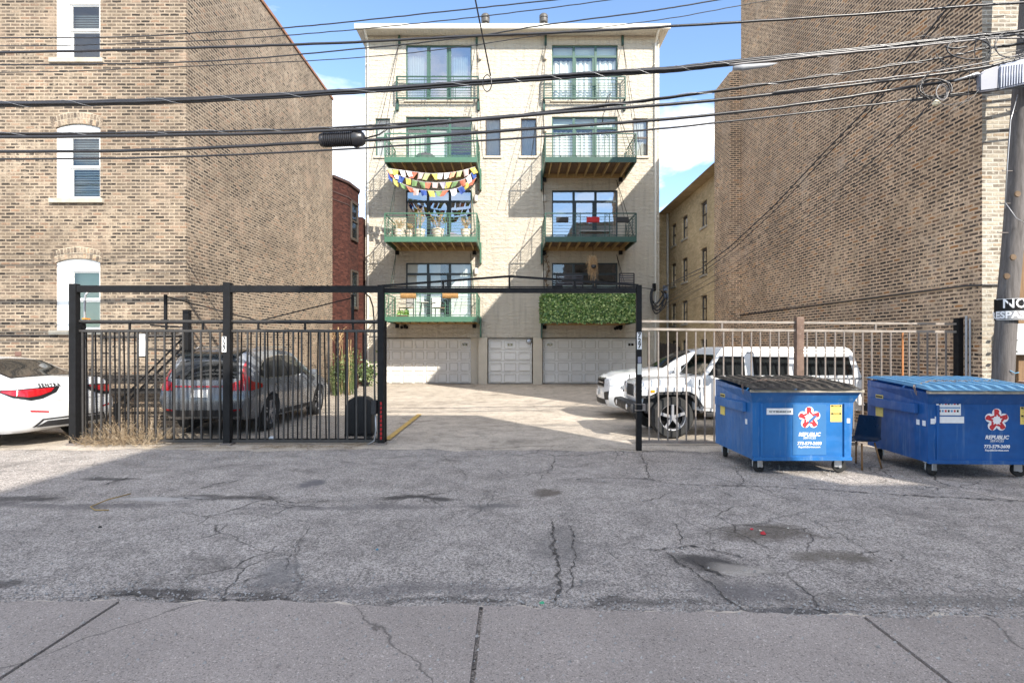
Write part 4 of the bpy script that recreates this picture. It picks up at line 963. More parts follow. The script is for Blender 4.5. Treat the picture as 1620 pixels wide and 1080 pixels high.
obj('orange_clip', bbox(pxX(131, 10.3), pxX(136.5, 10.3), 10.28, 10.4, pyZ(505, 10.3), pyZ(503, 10.3)), ORANGE, vp)
bm = B(); tube(bm, [P(134, 520, 10.33), P(133.5, 506, 10.33)], .022, 8); obj('black_coupling', bm, BLACK, vp)
# flexible black cable arching from the header to the wall, left of the centre post
bm = B(); tube(bm, [P(577, 463, 10.0), P(585, 470, 10.1), P(590, 485, 10.2), P(592, 510, 10.3), P(592, 600, 10.35), P(594, 640, 10.3)], .013, 6)
solo('loop_cable', bm, CABLE, 'thin black cable arching down from the header beside the centre gate post', 'cable', smooth=True)
# right fence
PALER = plain('sunlit_rail_tone', (0.27, 0.235, 0.205), 0.45, var=.3, scale=5, dirt=((0.22, 0.11, 0.06), 0.60))  # sunlight on the upper rails is put into this paler tone
rf_ = thing('picket_fence', 'weathered steel picket fence right of the driveway in front of the white off-roader', 'fence', (5, 9.95, 0))
YT = 9.95
def zr(px, dy): return pyZ(508 + (px - 1015) * .0085 + dy, YT)
xe = pxX(1512, YT)
segs = [(1015, 1258, RUSTY), (1269, 1512, RUSTY)]
for pa, pb, m_ in segs:
    for dy, h in ((0, .035), (12.5, .04), (190.5, .045)): hb((pxX(pa, YT), YT, zr(pa, dy)), (pxX(pb, YT), YT, zr(pb, dy)), .035, h, 'rail', PALER if dy < 100 else m_, rf_)
po = obj('post', bbox(pxX(1258, YT), pxX(1269.5, YT), YT - .06, YT + .06, -.02, pyZ(501.5, YT), .006), RUSTP, rf_, label='rust brown middle post')
obj('post', bbox(pxX(1512, YT), pxX(1524.5, YT), YT - .06, YT + .06, -.02, pyZ(503, YT), .006), BLACK, rf_)
for px in (1142, 1385): hb((pxX(px, YT), YT, zr(px, 10.5)), (pxX(px, YT), YT, zr(px, 2)), .03, .03, 'spacer', RUSTY, rf_)
xs = [1027 + i * 14.68 for i in range(33)]
for lo, hi, m_ in ((1015, 1258, RUSTY), (1270, 1414, RUSTY), (1420, 1432, 0), (1433, 1512, RUSTY)):
    sel = [pxX(x, YT) for x in xs if lo < x < hi and not 1255 < x < 1272]
    if sel and m_ != 0: picket_row(rf_, sel, YT, zr(1250, 190.5) + .024, zr(1250, 12.5) - .026, .022, [m_], .003, int(lo))
o = picket_row(rf_, [pxX(1428, YT)], YT, zr(1250, 190.5) + .024, zr(1250, 12.5) - .026, .022, [plain('rust_orange_steel', (.42, .17, .06), .8, var=.2)], 0)[0]; o['label'] = 'rust orange picket'
# wooden screen fence at the back
wf = thing('wood_fence', 'dark weathered board fence closing the gap between cream and buff buildings', 'fence', (7.8, 27, 0))
for i in range(12):
    x = 6.97 + i * .139; obj('board', bbox(x, x + .13, 27.0, 27.03, 0, 1.95 - .03 * (i % 3) - (.18 if i > 5 else 0)), DARKW, wf)
obj('rail', bbox(6.97, 7.98, 27.035, 27.08, 1.4, 1.49), DARKW, wf)
# ---------------------------------------------------------------- vehicles
def mono(ys, t):
    """monotone cubic through equally spaced values"""
    n = len(ys); i = min(int(t), n - 2); f = t - i
    d = [ys[k + 1] - ys[k] for k in range(n - 1)]
    def m(k):
        if k == 0: return d[0]
        if k == n - 1: return d[-1]
        a, b = d[k - 1], d[k]
        return 0 if a * b <= 0 else 2 * a * b / (a + b)
    y0, y1, m0, m1 = ys[i], ys[i + 1], m(i), m(i + 1)
    return (2 * f**3 - 3 * f**2 + 1) * y0 + (f**3 - 2 * f**2 + f) * m0 + (-2 * f**3 + 3 * f**2) * y1 + (f**3 - f**2) * m1
def cr(p, t):
    n = len(p); i = min(int(t), n - 2); f = t - i
    p0 = p[i - 1] if i > 0 else p[0]; p1, p2 = p[i], p[i + 1]; p3 = p[i + 2] if i + 2 < n else p[-1]
    ten = 0.32
    m0 = (p2 - p0) * ten; m1 = (p3 - p1) * ten
    return p1 * (2 * f**3 - 3 * f**2 + 1) + m0 * (f**3 - 2 * f**2 + f) + p2 * (-2 * f**3 + 3 * f**2) + m1 * (f**3 - f**2)
def car_body(st, wells, wr, sub=6, vs=5, bulge=(0.10, 0.12)):
    """st: stations of six (x, y, z) control points from the keel to the roof centre, rear to front"""
    nS = (len(st) - 1) * sub; rows = []
    for a in range(nS + 1):
        t = a / sub
        ctl = [Vector(tuple(mono([s[k][c] for s in st], t) for c in range(3))) for k in range(6)]
        row = []
        for j in range(5 * vs + 1): row.append(cr(ctl, j / vs))
        row[0].y = 0; row[-1].y = 0; rows.append(row)
    bm = B(); nv = len(rows[0])
    def cap(row, sgn, bl):
        out = []; N = 8
        for q in range(N, 0, -1):
            s = q / N; out.append([Vector((p.x + sgn * bl * (1 - s * s) * (0.35 + .65 * min(1, p.y / .7)) , p.y * s, p.z)) for p in row])
        out.append([Vector((p.x + sgn * bl * (0.35 + .65 * min(1, p.y / .7)), 0, p.z)) for p in row])
        return out
    for m in (1, -1):
        V = [[bm.verts.new((p.x, p.y * m, p.z)) for p in r] for r in rows]
        for r0, r1 in zip(V, V[1:]):
            for j in range(nv - 1): bm.faces.new((r0[j], r0[j + 1], r1[j + 1], r1[j]))
        for row, sgn, bl in ((rows[0], -1, bulge[0]), (rows[-1], 1, bulge[1])):
            cg = [[bm.verts.new((p.x, p.y * m, p.z)) for p in r] for r in cap(row, sgn, bl)]
            for r0, r1 in zip(cg, cg[1:]):
                for j in range(nv - 1): bm.faces.new((r0[j], r0[j + 1], r1[j + 1], r1[j]))
    bmesh.ops.remove_doubles(bm, verts=bm.verts[:], dist=0.0015)
    bmesh.ops.dissolve_degenerate(bm, edges=bm.edges[:], dist=0.0005)
    bmesh.ops.recalc_face_normals(bm, faces=bm.faces[:])
    me = bpy.data.meshes.new('b'); bm.to_mesh(me); bm.free(); o = bpy.data.objects.new('b', me); C.objects.link(o)
    cs = []
    for wx in wells:
        for sd in (1, -1):
            b2 = B(); lathe(b2, [(wr, sd * .58), (wr, sd * 1.2)], (wx, 0, wr - .045), 'y', 40)
            bmesh.ops.recalc_face_normals(b2, faces=b2.faces[:])
            m2 = bpy.data.meshes.new('c'); b2.to_mesh(m2); b2.free(); c = bpy.data.objects.new('c', m2); C.objects.link(c); cs.append(c)
            md = o.modifiers.new('k', 'BOOLEAN'); md.operation = 'DIFFERENCE'; md.object = c; md.solver = 'EXACT'
    dg = bpy.context.evaluated_depsgraph_get(); me2 = bpy.data.meshes.new_from_object(o.evaluated_get(dg))
    for c in cs: bpy.data.objects.remove(c)
    bpy.data.objects.remove(o)
    return me2
class Proj:
    """lays outlines onto a body by ray casting along a direction"""
    def __init__(self, me):
        bm = B(); bm.from_mesh(me); self.t = BVHTree.FromBMesh(bm); self.bm = bm
    def patch(self, poly, view, grid=0.05, off=0.004, rot=0.0, thick=0.0, maxd=9, piv=None):
        """view: 'L' seen from +y (x,z); 'Rt' from -y; 'B' from behind (y,z); 'F' from the front (y,z); 'T' from above (x,y)"""
        bm = B(); f = bm.faces.new([bm.verts.new((u, v, 0)) for u, v in poly])
        us = [p[0] for p in poly]; vs = [p[1] for p in poly]
        for lo, hi, no in ((min(us), max(us), (1, 0, 0)), (min(vs), max(vs), (0, 1, 0))):
            k = lo + grid
            while k < hi:
                co = (k, 0, 0) if no[0] else (0, k, 0)
                bmesh.ops.bisect_plane(bm, geom=bm.verts[:] + bm.edges[:] + bm.faces[:], plane_co=co, plane_no=no); k += grid
        bmesh.ops.triangulate(bm, faces=bm.faces[:])
        Rz = Matrix.Rotation(rot, 3, 'Z'); bad = []
        for vtx in bm.verts:
            u, v = vtx.co.x, vtx.co.y
            if view == 'L': o_, d = Vector((u, 5, v)), Vector((0, -1, 0))
            elif view == 'Rt': o_, d = Vector((u, -5, v)), Vector((0, 1, 0))
            elif view == 'B': o_, d = Vector((-5, u, v)), Vector((1, 0, 0))
            elif view == 'F': o_, d = Vector((5, u, v)), Vector((-1, 0, 0))
            else: o_, d = Vector((u, v, 5)), Vector((0, 0, -1))
            if rot: o_ = Rz @ o_ + Vector(((-2.15 if view == 'B' else 2.2), (.80 if (rot < 0) == (view == 'B') else -.80), 0)); d = Rz @ d
            h, nrm, _, dist = self.t.ray_cast(o_, d)
            sd_ = d.cross(Vector((0, 0, 1))) if abs(d.z) < .5 else Vector((1, 0, 0))
            for jt in (sd_ * .012, sd_ * -.012, Vector((0, 0, .004))):
                h2, n2, _, d2 = self.t.ray_cast(o_ + jt, d)
                if h2 is not None and (h is None or d2 < dist - .25): h, nrm, dist = h2 - jt, n2, d2
            if h is None: h, nrm, _, dist = self.t.ray_cast(o_ + Vector((.0023, .0031, .0017)), d)
            if h is None: bad.append(vtx); continue
            vtx.co = h - d * off * .4 + (nrm if nrm.dot(d) < 0 else -nrm) * off
        if bad: bmesh.ops.delete(bm, geom=bad, context='VERTS')
        if thick:
            pass
        return bm
def wheel(parent, x, side, y, r, w, spokes, rimr=None, two=True):
    rimr = rimr or r * .70; s = side
    bm = B(); lathe(bm, [(rimr * .97, s * -.0), (rimr, s * (w * .02)), (r * .93, s * 0.0), (r, s * -(w * .14)), (r, s * -(w * .86)), (r * .93, s * -w), (rimr * .9, s * -w)], (x, y, r), 'y', 40, caps=False)
    t = obj('wheel', bm, RUBBER, parent, local=True, smooth=35)
    bm = B(); lathe(bm, [(rimr * .985, s * -.008), (rimr * .93, s * -.012), (rimr * .90, s * -.05), (rimr * .88, s * -.12)], (x, y, r), 'y', 32, caps=False)
    lathe(bm, [(rimr * .2, s * -.018), (rimr * .15, s * -.006), (.01, s * -.006)], (x, y, r), 'y', 16)
    for k in range(spokes):
        for dd in ((-.11, .11) if two else (0,)):
            a = 2 * PI * k / spokes + .3; ca = Vector((math.cos(a), 0, math.sin(a))); pa = Vector((-math.sin(a), 0, math.cos(a)))
            a0 = Vector((x, y + s * -.022, r)) + ca * rimr * .12 + pa * dd * rimr * .4; a1 = Vector((x, y + s * -.014, r)) + ca * rimr * .95 + pa * dd * rimr * 1.5
            beam(bm, a0, a1, rimr * (.10 if two else .22), .022, up=Vector((0, 1, 0)))
    obj('rim', bm, ALLOY, t, local=True, smooth=35)
    bm = B(); lathe(bm, [(rimr * .86, s * -.10), (.01, s * -.10)], (x, y, r), 'y', 24); obj('brake_disc', bm, BLACK, t, local=True)
    return t
def ribbon(bm, pts, w):
    for a, b in zip(pts, pts[1:]): beam(bm, a, b, w, w)

# --- white sedan, rear three-quarter view ---------------------------------
def stn(x, dx, *yz):
    return [(x + d, y, z) for d, (y, z) in zip(dx, yz)]
Z0 = (0, 0, 0, 0, 0, 0)
sed = [stn(-2.24, (.05, .04, -.02, .10, .17, .12), (0, .30), (.60, .30), (.78, .56), (.72, .93), (.62, 1.065), (0, 1.09)),
       stn(-2.12, (.03, .02, -.01, .04, .06, .04), (0, .26), (.70, .26), (.885, .58), (.83, .95), (.68, 1.08), (0, 1.115)),
       stn(-1.80, Z0, (0, .22), (.78, .22), (.91, .60), (.865, .95), (.67, 1.10), (0, 1.14)),
       stn(-1.35, Z0, (0, .20), (.80, .20), (.915, .62), (.87, .95), (.64, 1.20), (0, 1.24)),
       stn(-.80, Z0, (0, .19), (.82, .19), (.915, .62), (.87, .94), (.585, 1.385), (0, 1.43)),
       stn(-.20, Z0, (0, .19), (.82, .19), (.915, .60), (.87, .93), (.575, 1.43), (0, 1.475)),
       stn(.35, Z0, (0, .19), (.82, .19), (.915, .60), (.87, .92), (.58, 1.385), (0, 1.43)),
       stn(.95, Z0, (0, .19), (.82, .19), (.915, .60), (.87, .91), (.64, 1.13), (0, 1.17)),
       stn(1.40, Z0, (0, .20), (.80, .20), (.91, .58), (.86, .88), (.70, .97), (0, 1.02)),
       stn(1.95, Z0, (0, .20), (.76, .20), (.88, .52), (.80, .76), (.62, .86), (0, .90)),
       stn(2.20, Z0, (0, .24), (.60, .24), (.74, .48), (.66, .66), (.5, .76), (0, .80))]
SR = 0.32
sdn = thing('parked_car', 'white sedan parked rear first with red tail lamp beside the tan wall', 'car')
me = car_body(sed, (-1.35, 1.36), SR + .055); pj = Proj(me)
obj('body', me, CARW, sdn, local=True, smooth=32)
for x in (-1.35, 1.36):
    for s in (1, -1): wheel(sdn, x, s, s * .89, SR, .2, 5)
def both(fn):
    for v, s in (('L', 1), ('Rt', -1)): fn(v, s)
sw = [(-1.30, .985), (-.95, 1.21), (-.62, 1.345), (-.15, 1.375), (.28, 1.335), (.82, 1.07), (.84, .985)]
both(lambda v, s: obj('side_window', pj.patch(sw, v, .08), DARKGL, sdn, local=True, smooth=True))
both(lambda v, s: obj('window_trim', pj.patch([(-1.42, .945), (-1.30, .982), (.84, .982), (.9, .955)], v, .08, .006), CHROME, sdn, local=True))
rw = [(-1.70, -.60), (-1.74, -.3), (-1.75, 0), (-1.74, .3), (-1.70, .60), (-.90, .50), (-.84, .25), (-.82, 0), (-.84, -.25), (-.90, -.50)]
gl = obj('rear_window', pj.patch(rw, 'T', .07, .006), DARKGL, sdn, local=True, smooth=True)
obj('window_trim', pj.patch([(-1.73, -.63), (-1.78, 0), (-1.73, .63), (-.87, .53), (-.78, 0), (-.87, -.53)], 'T', .07, .0025), BLACK, sdn, local=True, smooth=True)
obj('windshield', pj.patch([(.45, -.52), (.42, 0), (.45, .52), (1.15, .62), (1.22, 0), (1.15, -.62)], 'T', .08, .005), DARKGL, sdn, local=True, smooth=True)
for s in (1, -1):
    rt = s * R(-38)
    tl = [(-.30, .90), (-.10, .935), (.36, .965), (.40, .90), (.20, .80), (-.02, .775), (-.22, .81)]
    tl = [(u * s * -1, v) for u, v in tl] if s < 0 else [(-u, v) for u, v in tl]
    # one lamp wrapping from the side to the tail, cast along the corner diagonal
    q = [((-1 if s > 0 else 1) * 0 + u, v) for u, v in [(a * 1, b) for a, b in tl]]
    poly = [(-.42, .985), (-.05, .975), (.33, .955), (.36, .93), (.22, .85), (.0, .80), (-.16, .82), (-.36, .90)]
    poly = [((u - .13) * s, v - .02) for u, v in poly]
    lamp = obj('tail_lamp', pj.patch([(u * 1.12, v) if False else (u, .9 + (v - .9) * 1.12) for u, v in poly], 'B', .03, .012, rot=s * R(-28)), BLACK, sdn, local=True, smooth=True)
    obj('red_lens', pj.patch([(u * .86 + .01 * s, .905 + (v - .905) * .72) for u, v in poly], 'B', .03, .020, rot=s * R(-28)), REDL, lamp, local=True, smooth=True)
    if 0: obj('reversing_lens', pj.patch([((u) * s, v) for u, v in ((-.30, .80), (-.02, .815), (.0, .795), (-.24, .775))], 'B', .04, .012, rot=s * R(-28)), CLEARL, lamp, local=True, smooth=True)
    obj('bumper_reflector', pj.patch([(s * .48, .58), (s * .74, .615), (s * .735, .585), (s * .48, .555)], 'B', .05, .006), REDL, sdn, local=True, smooth=True)
    obj('door_mirror', bbox(.62, .78, s * .92 - .07, s * .92 + .07, .97, 1.09, .03), CARW, sdn, local=True, smooth=50)
obj('rear_valance', pj.patch([(-.62, .33), (-.48, .42), (.48, .42), (.62, .33), (.56, .325), (-.56, .325)], 'B', .05, .008), PLAST, sdn, local=True, smooth=True)
obj('boot_seam', pj.patch([(-.66, .745), (.66, .745), (.66, .739), (-.66, .739)], 'B', .05, .003), PLAST, sdn, local=True)
obj('number_plate', pj.patch([(-.15, .67), (-.15, .82), (.15, .82), (.15, .67)], 'B', .05, .010), PAPER, sdn, local=True)
bm = B()
for s in (1, -1):
    q = pj.patch([(s * .63, .335), (s * .60, .42), (s * .46, .465), (s * .46, .445), (s * .57, .40), (s * .595, .335)], 'B', .05, .01); q.to_mesh(bpy.data.meshes.new('q')); q.free()
obj('bumper_trim', pj.patch([(.66, .33), (.56, .46), (0, .47), (-.56, .46), (-.66, .33), (-.62, .33), (-.53, .44), (0, .45), (.53, .44), (.62, .33)], 'B', .05, .007), PLAST, sdn, local=True)
# model lettering on the boot, near corner
h = pj.t.ray_cast(Vector((-5, .47, .985)), Vector((1, 0, 0)))[0]
tm = textmesh('SENTRA', .078, .0, .0035, space=1.25)
for v in tm.vertices:
    yy, zz = .36 - v.co.x, 1.0 + v.co.y * .95; hh = pj.t.ray_cast(Vector((-5, yy, zz)), Vector((1, 0, 0)))[0]; v.co = Vector(((hh.x if hh else -2.2) - .014, yy, zz))
# tm.transform(Matrix.Translation((h.x - .008, .47, .985)) @ Matrix.Rotation(R(-78), 4, 'Z').inverted() @ Matrix.Identity(4) if False else Matrix.Translation((h.x - .010, .33, .985)) @ Matrix.Rotation(R(-90) + R(4), 4, 'Z') @ Matrix.Rotation(R(72), 4, 'X'))
tm.materials.clear(); obj('lettering', tm, INK, sdn, local=True)
A12 = R(12)
hd = math.pi - A12                                            # heading -X turned towards +Y
rc = Vector((-7.98, 10.32)); back = Vector((-math.cos(A12), math.sin(A12)))
ctr = rc + back * 2.30
sdn.location = (ctr.x, ctr.y, 0.01); sdn.rotation_euler = (0, 0, hd); sdn.scale = (1.03, 1.03, 1.04)

# --- grey crossover behind the fence, rear three-quarter view ------------------
suv = [stn(-2.26, (.03, .02, -.03, .05, .30, .34), (0, .36), (.64, .36), (.82, .66), (.78, 1.02), (.60, 1.50), (0, 1.55)),
       stn(-2.10, (.02, .02, 0, .04, .22, .22), (0, .30), (.74, .30), (.92, .66), (.87, 1.03), (.635, 1.55), (0, 1.615)),
       stn(-1.7, Z0, (0, .26), (.80, .26), (.935, .68), (.90, 1.03), (.65, 1.59), (0, 1.66)),
       stn(-1.2, Z0, (0, .24), (.82, .24), (.93, .68), (.90, 1.01), (.66, 1.61), (0, 1.685)),
       stn(-.5, Z0, (0, .23), (.83, .23), (.93, .66), (.90, .99), (.67, 1.62), (0, 1.69)),
       stn(.15, Z0, (0, .23), (.83, .23), (.93, .66), (.90, .98), (.66, 1.58), (0, 1.65)),
       stn(.65, Z0, (0, .23), (.83, .23), (.93, .66), (.90, .97), (.67, 1.40), (0, 1.46)),
       stn(1.15, Z0, (0, .24), (.83, .24), (.93, .66), (.90, .97), (.74, 1.12), (0, 1.17)),
       stn(1.6, Z0, (0, .26), (.80, .26), (.925, .64), (.88, .93), (.70, 1.03), (0, 1.07)),
       stn(2.1, Z0, (0, .28), (.76, .28), (.88, .58), (.82, .80), (.60, .92), (0, .95)),
       stn(2.3, Z0, (0, .34), (.60, .34), (.76, .54), (.68, .72), (.48, .83), (0, .87))]
KR = .36
sv = thing('parked_car', 'silver grey crossover with curved red tail lamps parked behind the black pickets', 'car')
me = car_body(suv, (-1.33, 1.36), KR + .05); pj = Proj(me)
obj('body', me, CARS, sv, local=True, smooth=32)
for x in (-1.33, 1.36):
    for s in (1, -1): wheel(sv, x, s, s * .90, KR, .22, 5)
sw = [(-1.72, 1.13), (-1.60, 1.30), (-1.30, 1.45), (-.7, 1.515), (-.1, 1.51), (.22, 1.46), (.80, 1.12), (.82, 1.06), (-1.55, 1.075)]
both(lambda v, s: obj('window_trim', pj.patch([(u * 1.03, 1.28 + (z - 1.28) * 1.08) for u, z in sw], v, .08, .003), CHROME, sv, local=True, smooth=True))
both(lambda v, s: obj('side_window', pj.patch(sw, v, .08, .006), DARKGL, sv, local=True, smooth=True))
both(lambda v, s: obj('window_pillar', pj.patch([(-.46, 1.07), (-.52, 1.52), (-.44, 1.52), (-.38, 1.07)], v, .08, .009), PLAST, sv, local=True))
both(lambda v, s: obj('sill_cladding', pj.patch([(-.96, .28), (-.96, .36), (.99, .36), (.99, .28)], v, .08, .008), PLAST, sv, local=True))
for xs_, in (((-.45),), ((.62),), ((-1.25),)):
    both(lambda v, s: obj('door_seam', pj.patch([(xs_, .38), (xs_, 1.04), (xs_ + .008, 1.04), (xs_ + .008, .38)], v, .08, .002), PLAST, sv, local=True))
for xs_ in (-.25, -1.05): both(lambda v, s: obj('door_handle', pj.patch([(xs_, .90), (xs_, .935), (xs_ - .17, .945), (xs_ - .17, .91)], v, .05, .022), CHROME, sv, local=True))
obj('rear_window', pj.patch([(-.66, 1.10), (-.56, 1.42), (.56, 1.42), (.66, 1.10), (.3, 1.07), (-.3, 1.07)], 'B', .06, .006), DARKGL, sv, local=True, smooth=True)
bm = B(); prism(bm, [(-2.13, 1.52), (-2.12, 1.56), (-1.6, 1.66), (-1.6, 1.60)], -.58, .58, 'y', .01); obj('spoiler', bm, DARKGL, sv, local=True, smooth=40)
obj('windshield', pj.patch([(.32, -.56), (.28, 0), (.32, .56), (1.02, .66), (1.1, 0), (1.02, -.66)], 'T', .08, .005), DARKGL, sv, local=True, smooth=True)
for s in (1, -1):
    pl_ = [(-.30, .86), (-.28, .99), (-.10, 1.06), (-.02, 1.32), (.045, 1.42), (.085, 1.38), (.03, 1.15), (.10, 1.03), (.36, .97), (.36, .90), (.1, .86)]
    obj('tail_lamp', pj.patch([(u * s, v) for u, v in pl_], 'B', .05, .006, rot=s * R(-45)), REDL, sv, local=True, smooth=True)
    obj('bumper_reflector', pj.patch([(s * .50, .50), (s * .76, .52), (s * .76, .49), (s * .50, .47)], 'B', .05, .008), REDL, sv, local=True)
    obj('door_mirror', bbox(.68, .84, s * 1.0 - .08, s * 1.0 + .08, 1.03, 1.17, .035), CARS, sv, local=True, smooth=50)
    obj('head_lamp', pj.patch([(s * .42, .72), (s * .70, .80), (s * .72, .70), (s * .5, .66)], 'F', .05, .006), CLEARL, sv, local=True)
    bm = B(); tube(bm, [(-1.5, s * .62, 1.64), (-1.35, s * .63, 1.69), (-.2, s * .64, 1.70), (.1, s * .63, 1.655)], .014, 6); obj('roof_rail', bm, CHROME, sv, local=True)
obj('lamp_bar', pj.patch([(-.60, .93), (-.60, .955), (.60, .955), (.60, .93)], 'B', .06, .007), REDL, sv, local=True)
obj('bumper_cladding', pj.patch([(-.72, .37), (-.76, .50), (.76, .50), (.72, .37)], 'B', .06, .006), PLAST, sv, local=True, smooth=True)
obj('number_plate', pj.patch([(-.16, .74), (-.16, .88), (.16, .88), (.16, .74)], 'B', .05, .009), PAPER, sv, local=True)
sv.location = (-5.86, 13.15, .02); sv.rotation_euler = (0, 0, R(88.5))

# --- white crossover nose behind the off-roader ---------------------------------
wv_ = thing('parked_car', 'white crossover with split grille, its nose showing behind the off-roader', 'car')
ws_ = [tuple((p[0], p[1], p[2] * (1.0)) for p in s) for s in suv[:7]] + [
       stn(1.10, Z0, (0, .24), (.83, .24), (.93, .68), (.90, 1.03), (.76, 1.16), (0, 1.21)),
       stn(1.6, Z0, (0, .26), (.80, .26), (.93, .68), (.885, .99), (.74, 1.10), (0, 1.16)),
       stn(2.1, Z0, (0, .26), (.76, .26), (.90, .60), (.85, .89), (.72, 1.03), (0, 1.10)),
       stn(2.28, (-.08, 0, .02, -.01, -.02, -.04), (0, .28), (.66, .28), (.82, .54), (.76, .80), (.62, .96), (0, 1.03))]
me = car_body([list(s) for s in ws_], (-1.33, 1.40), KR + .05, bulge=(.1, .14)); pj = Proj(me)
obj('body', me, CARW, wv_, local=True, smooth=32)
for x in (-1.33, 1.40):
    for s in (1, -1): wheel(wv_, x, s, s * .90, KR, .22, 6)
both(lambda v, s: obj('side_window', pj.patch([(-1.6, 1.12), (-1.3, 1.42), (-.3, 1.50), (.22, 1.46), (.80, 1.14), (.82, 1.08)], v, .08, .005), DARKGL, wv_, local=True, smooth=True))
obj('windshield', pj.patch([(.30, -.56), (.26, 0), (.30, .56), (1.0, .68), (1.08, 0), (1.0, -.68)], 'T', .08, .005), DARKGL, wv_, local=True, smooth=True)
gr_ = obj('grille', pj.patch([(-.50, .74), (-.46, .93), (.46, .93), (.50, .74)], 'F', .05, .006), BLACK, wv_, local=True, smooth=True)
for z_ in (.83, .735, .935): obj('grille_bar', pj.patch([(-.52, z_), (-.52, z_ + .025), (.52, z_ + .025), (.52, z_)], 'F', .05, .014), CHROME, gr_, local=True, smooth=True)
obj('lower_intake', pj.patch([(-.62, .34), (-.60, .46), (.60, .46), (.62, .34)], 'F', .05, .006), PLAST, wv_, local=True, smooth=True)
obj('lower_trim', pj.patch([(-.66, .31), (-.66, .335), (.66, .335), (.66, .31)], 'F', .05, .008), CHROME, wv_, local=True, smooth=True)
obj('number_plate', pj.patch([(-.15, .52), (-.15, .66), (.15, .66), (.15, .52)], 'F', .05, .012), PAPER, wv_, local=True)
for s in (1, -1):
    obj('head_lamp', pj.patch([((-.30) * s, .79), ((-.28) * s, .93), ((.10) * s, .96), ((.36) * s, .97), ((.30) * s, .86), ((0) * s, .79)], 'F', .04, .007, rot=s * R(32)), CLEARL, wv_, local=True, smooth=True)
    obj('fog_recess', pj.patch([(s * .60, .44), (s * .56, .62), (s * .80, .66), (s * .78, .46)], 'F', .05, .006), PLAST, wv_, local=True, smooth=True)
    obj('door_mirror', bbox(.66, .82, s * 1.0 - .08, s * 1.0 + .08, 1.08, 1.24, .035), CARW, wv_, local=True, smooth=50)
wv_.location = (2.38 + 2.2, 14.2, .02); wv_.rotation_euler = (0, 0, PI)

# --- white boxy off-roader -------------------------------------------------------
jp = thing('off_roader', 'white four door boxy off-roader with hardtop behind the right fence', 'car')
def pb(name, poly, y0, y1, m, bev=.02, parent=jp, sm=40, axis='y'):
    bm = B(); prism(bm, poly, y0, y1, axis, bev); return obj(name, bm, m, parent, local=True, smooth=sm)
# x forward, origin centre
body = pb('body', [(-2.2, .50), (-2.2, 1.10), (.92, 1.14), (1.02, 1.13), (1.02, .52), (.62, .48), (-1.0, .48), (-1.06, .80), (-1.76, .80), (-1.84, .52)], -.78, .78, CARW, .035)
pb('hood', [(1.00, .98), (1.00, 1.125), (1.62, 1.10), (1.92, 1.045), (1.99, 1.0), (2.0, .94)], -.62, .62, CARW, .03)
pb('front_wing', [(1.0, .62), (1.0, .99), (1.96, .95), (2.0, .62)], -.66, .66, CARW, .02)
for s in (1, -1):
    fl = [(.78, .62), (.94, .90), (1.10, .965), (1.80, .955), (2.04, .86), (2.06, .80), (1.86, .80), (1.72, .87), (1.14, .875), (1.0, .80), (.88, .60)]
    pb('fender', fl, s * .62, s * .90, CARW, .015)
    pb('fender_liner', [(.90, .60), (1.02, .79), (1.15, .865), (1.70, .86), (1.84, .79), (2.0, .79), (2.0, .75), (1.82, .75), (1.68, .82), (1.17, .82), (1.07, .76), (.97, .60)], s * .62, s * .87, PLAST, .0)
    pb('wheel_well', [(.86, .45), (1.02, .86), (1.9, .85), (1.96, .6), (1.9, .45)], s * .662, s * .672, PLAST, .0)
    rl_ = [(-2.14, .62), (-2.04, .86), (-1.86, .93), (-1.02, .93), (-.88, .84), (-.76, .58), (-.86, .58), (-.98, .78), (-1.08, .845), (-1.76, .845), (-1.92, .76), (-2.02, .62)]
    pb('fender', rl_, s * .74, s * .90, CARW, .015)
    obj('marker_lamp', bbox(1.78, 1.86, s * .895 - .02, s * .895 + .02, .86, .91, .008), ORANGE, jp, local=True)
    pb('rock_rail', [(-.80, .40), (-.80, .48), (.82, .48), (.82, .40)], s * .70, s * .84, PLAST, .015)
    # doors: two panels each side, seams between
    for a, b in ((-.78, .02), (.05, .90)):
        d = pb('door', [(a, .56), (a, 1.10), (b, 1.12), (b, .56)], s * .775, s * .80, CARW, .012)
        obj('door_handle', bbox(a + .06, a + .20, s * .81 - .015, s * .81 + .015, .98, 1.01, .006), BLACK, d, local=True)
        for hz in (.7, .95): obj('hinge', bbox(b - .10, b + .02, s * .80, s * .815, hz, hz + .04), CARW, d, local=True)
    for xg in (.035, -.79, .915): obj('door_seam', bbox(xg - .006, xg + .006, s * .79 - .012, s * .79 + .009, .56, 1.10), PLAST, jp, local=True)
    obj('belt_seam', bbox(-2.15, .9, s * .775 - .012, s * .775 + .012, 1.098, 1.106), PLAST, jp, local=True)
    mr = obj('door_mirror', bbox(.60, .70, s * .95 - .08, s * .95 + .08, 1.14, 1.30, .03), BLACK, jp, local=True, smooth=50)
    bm = B(); lathe(bm, [(.11, 1.985), (.11, 2.035), (.095, 2.045)], (0, s * .46, .885), 'x', 24); hl = obj('head_lamp', bm, CHROME, jp, local=True, smooth=40)
    bm = B(); lathe(bm, [(.092, 2.046), (.06, 2.062), (.01, 2.066)], (0, s * .46, .885), 'x', 24); obj('lens', bm, CLEARL, hl, local=True, smooth=50)
    bm = B(); tube(bm, [(1.95, s * .50, 1.04), (1.93, s * .53, 1.09), (1.93, s * .53, 1.13)], .012, 6); obj('hood_latch', bm, BLACK, jp, local=True)
g_ = pb('grille_panel', [(1.985, .66), (1.985, 1.00), (2.03, .995), (2.03, .66)], -.60, .60, CARW, .012)
for k in range(7): obj('grille_slot', bbox(2.031, 2.036, -.285 + k * .085, -.235 + k * .085, .74, .97, 0), BLACK, g_, local=True)
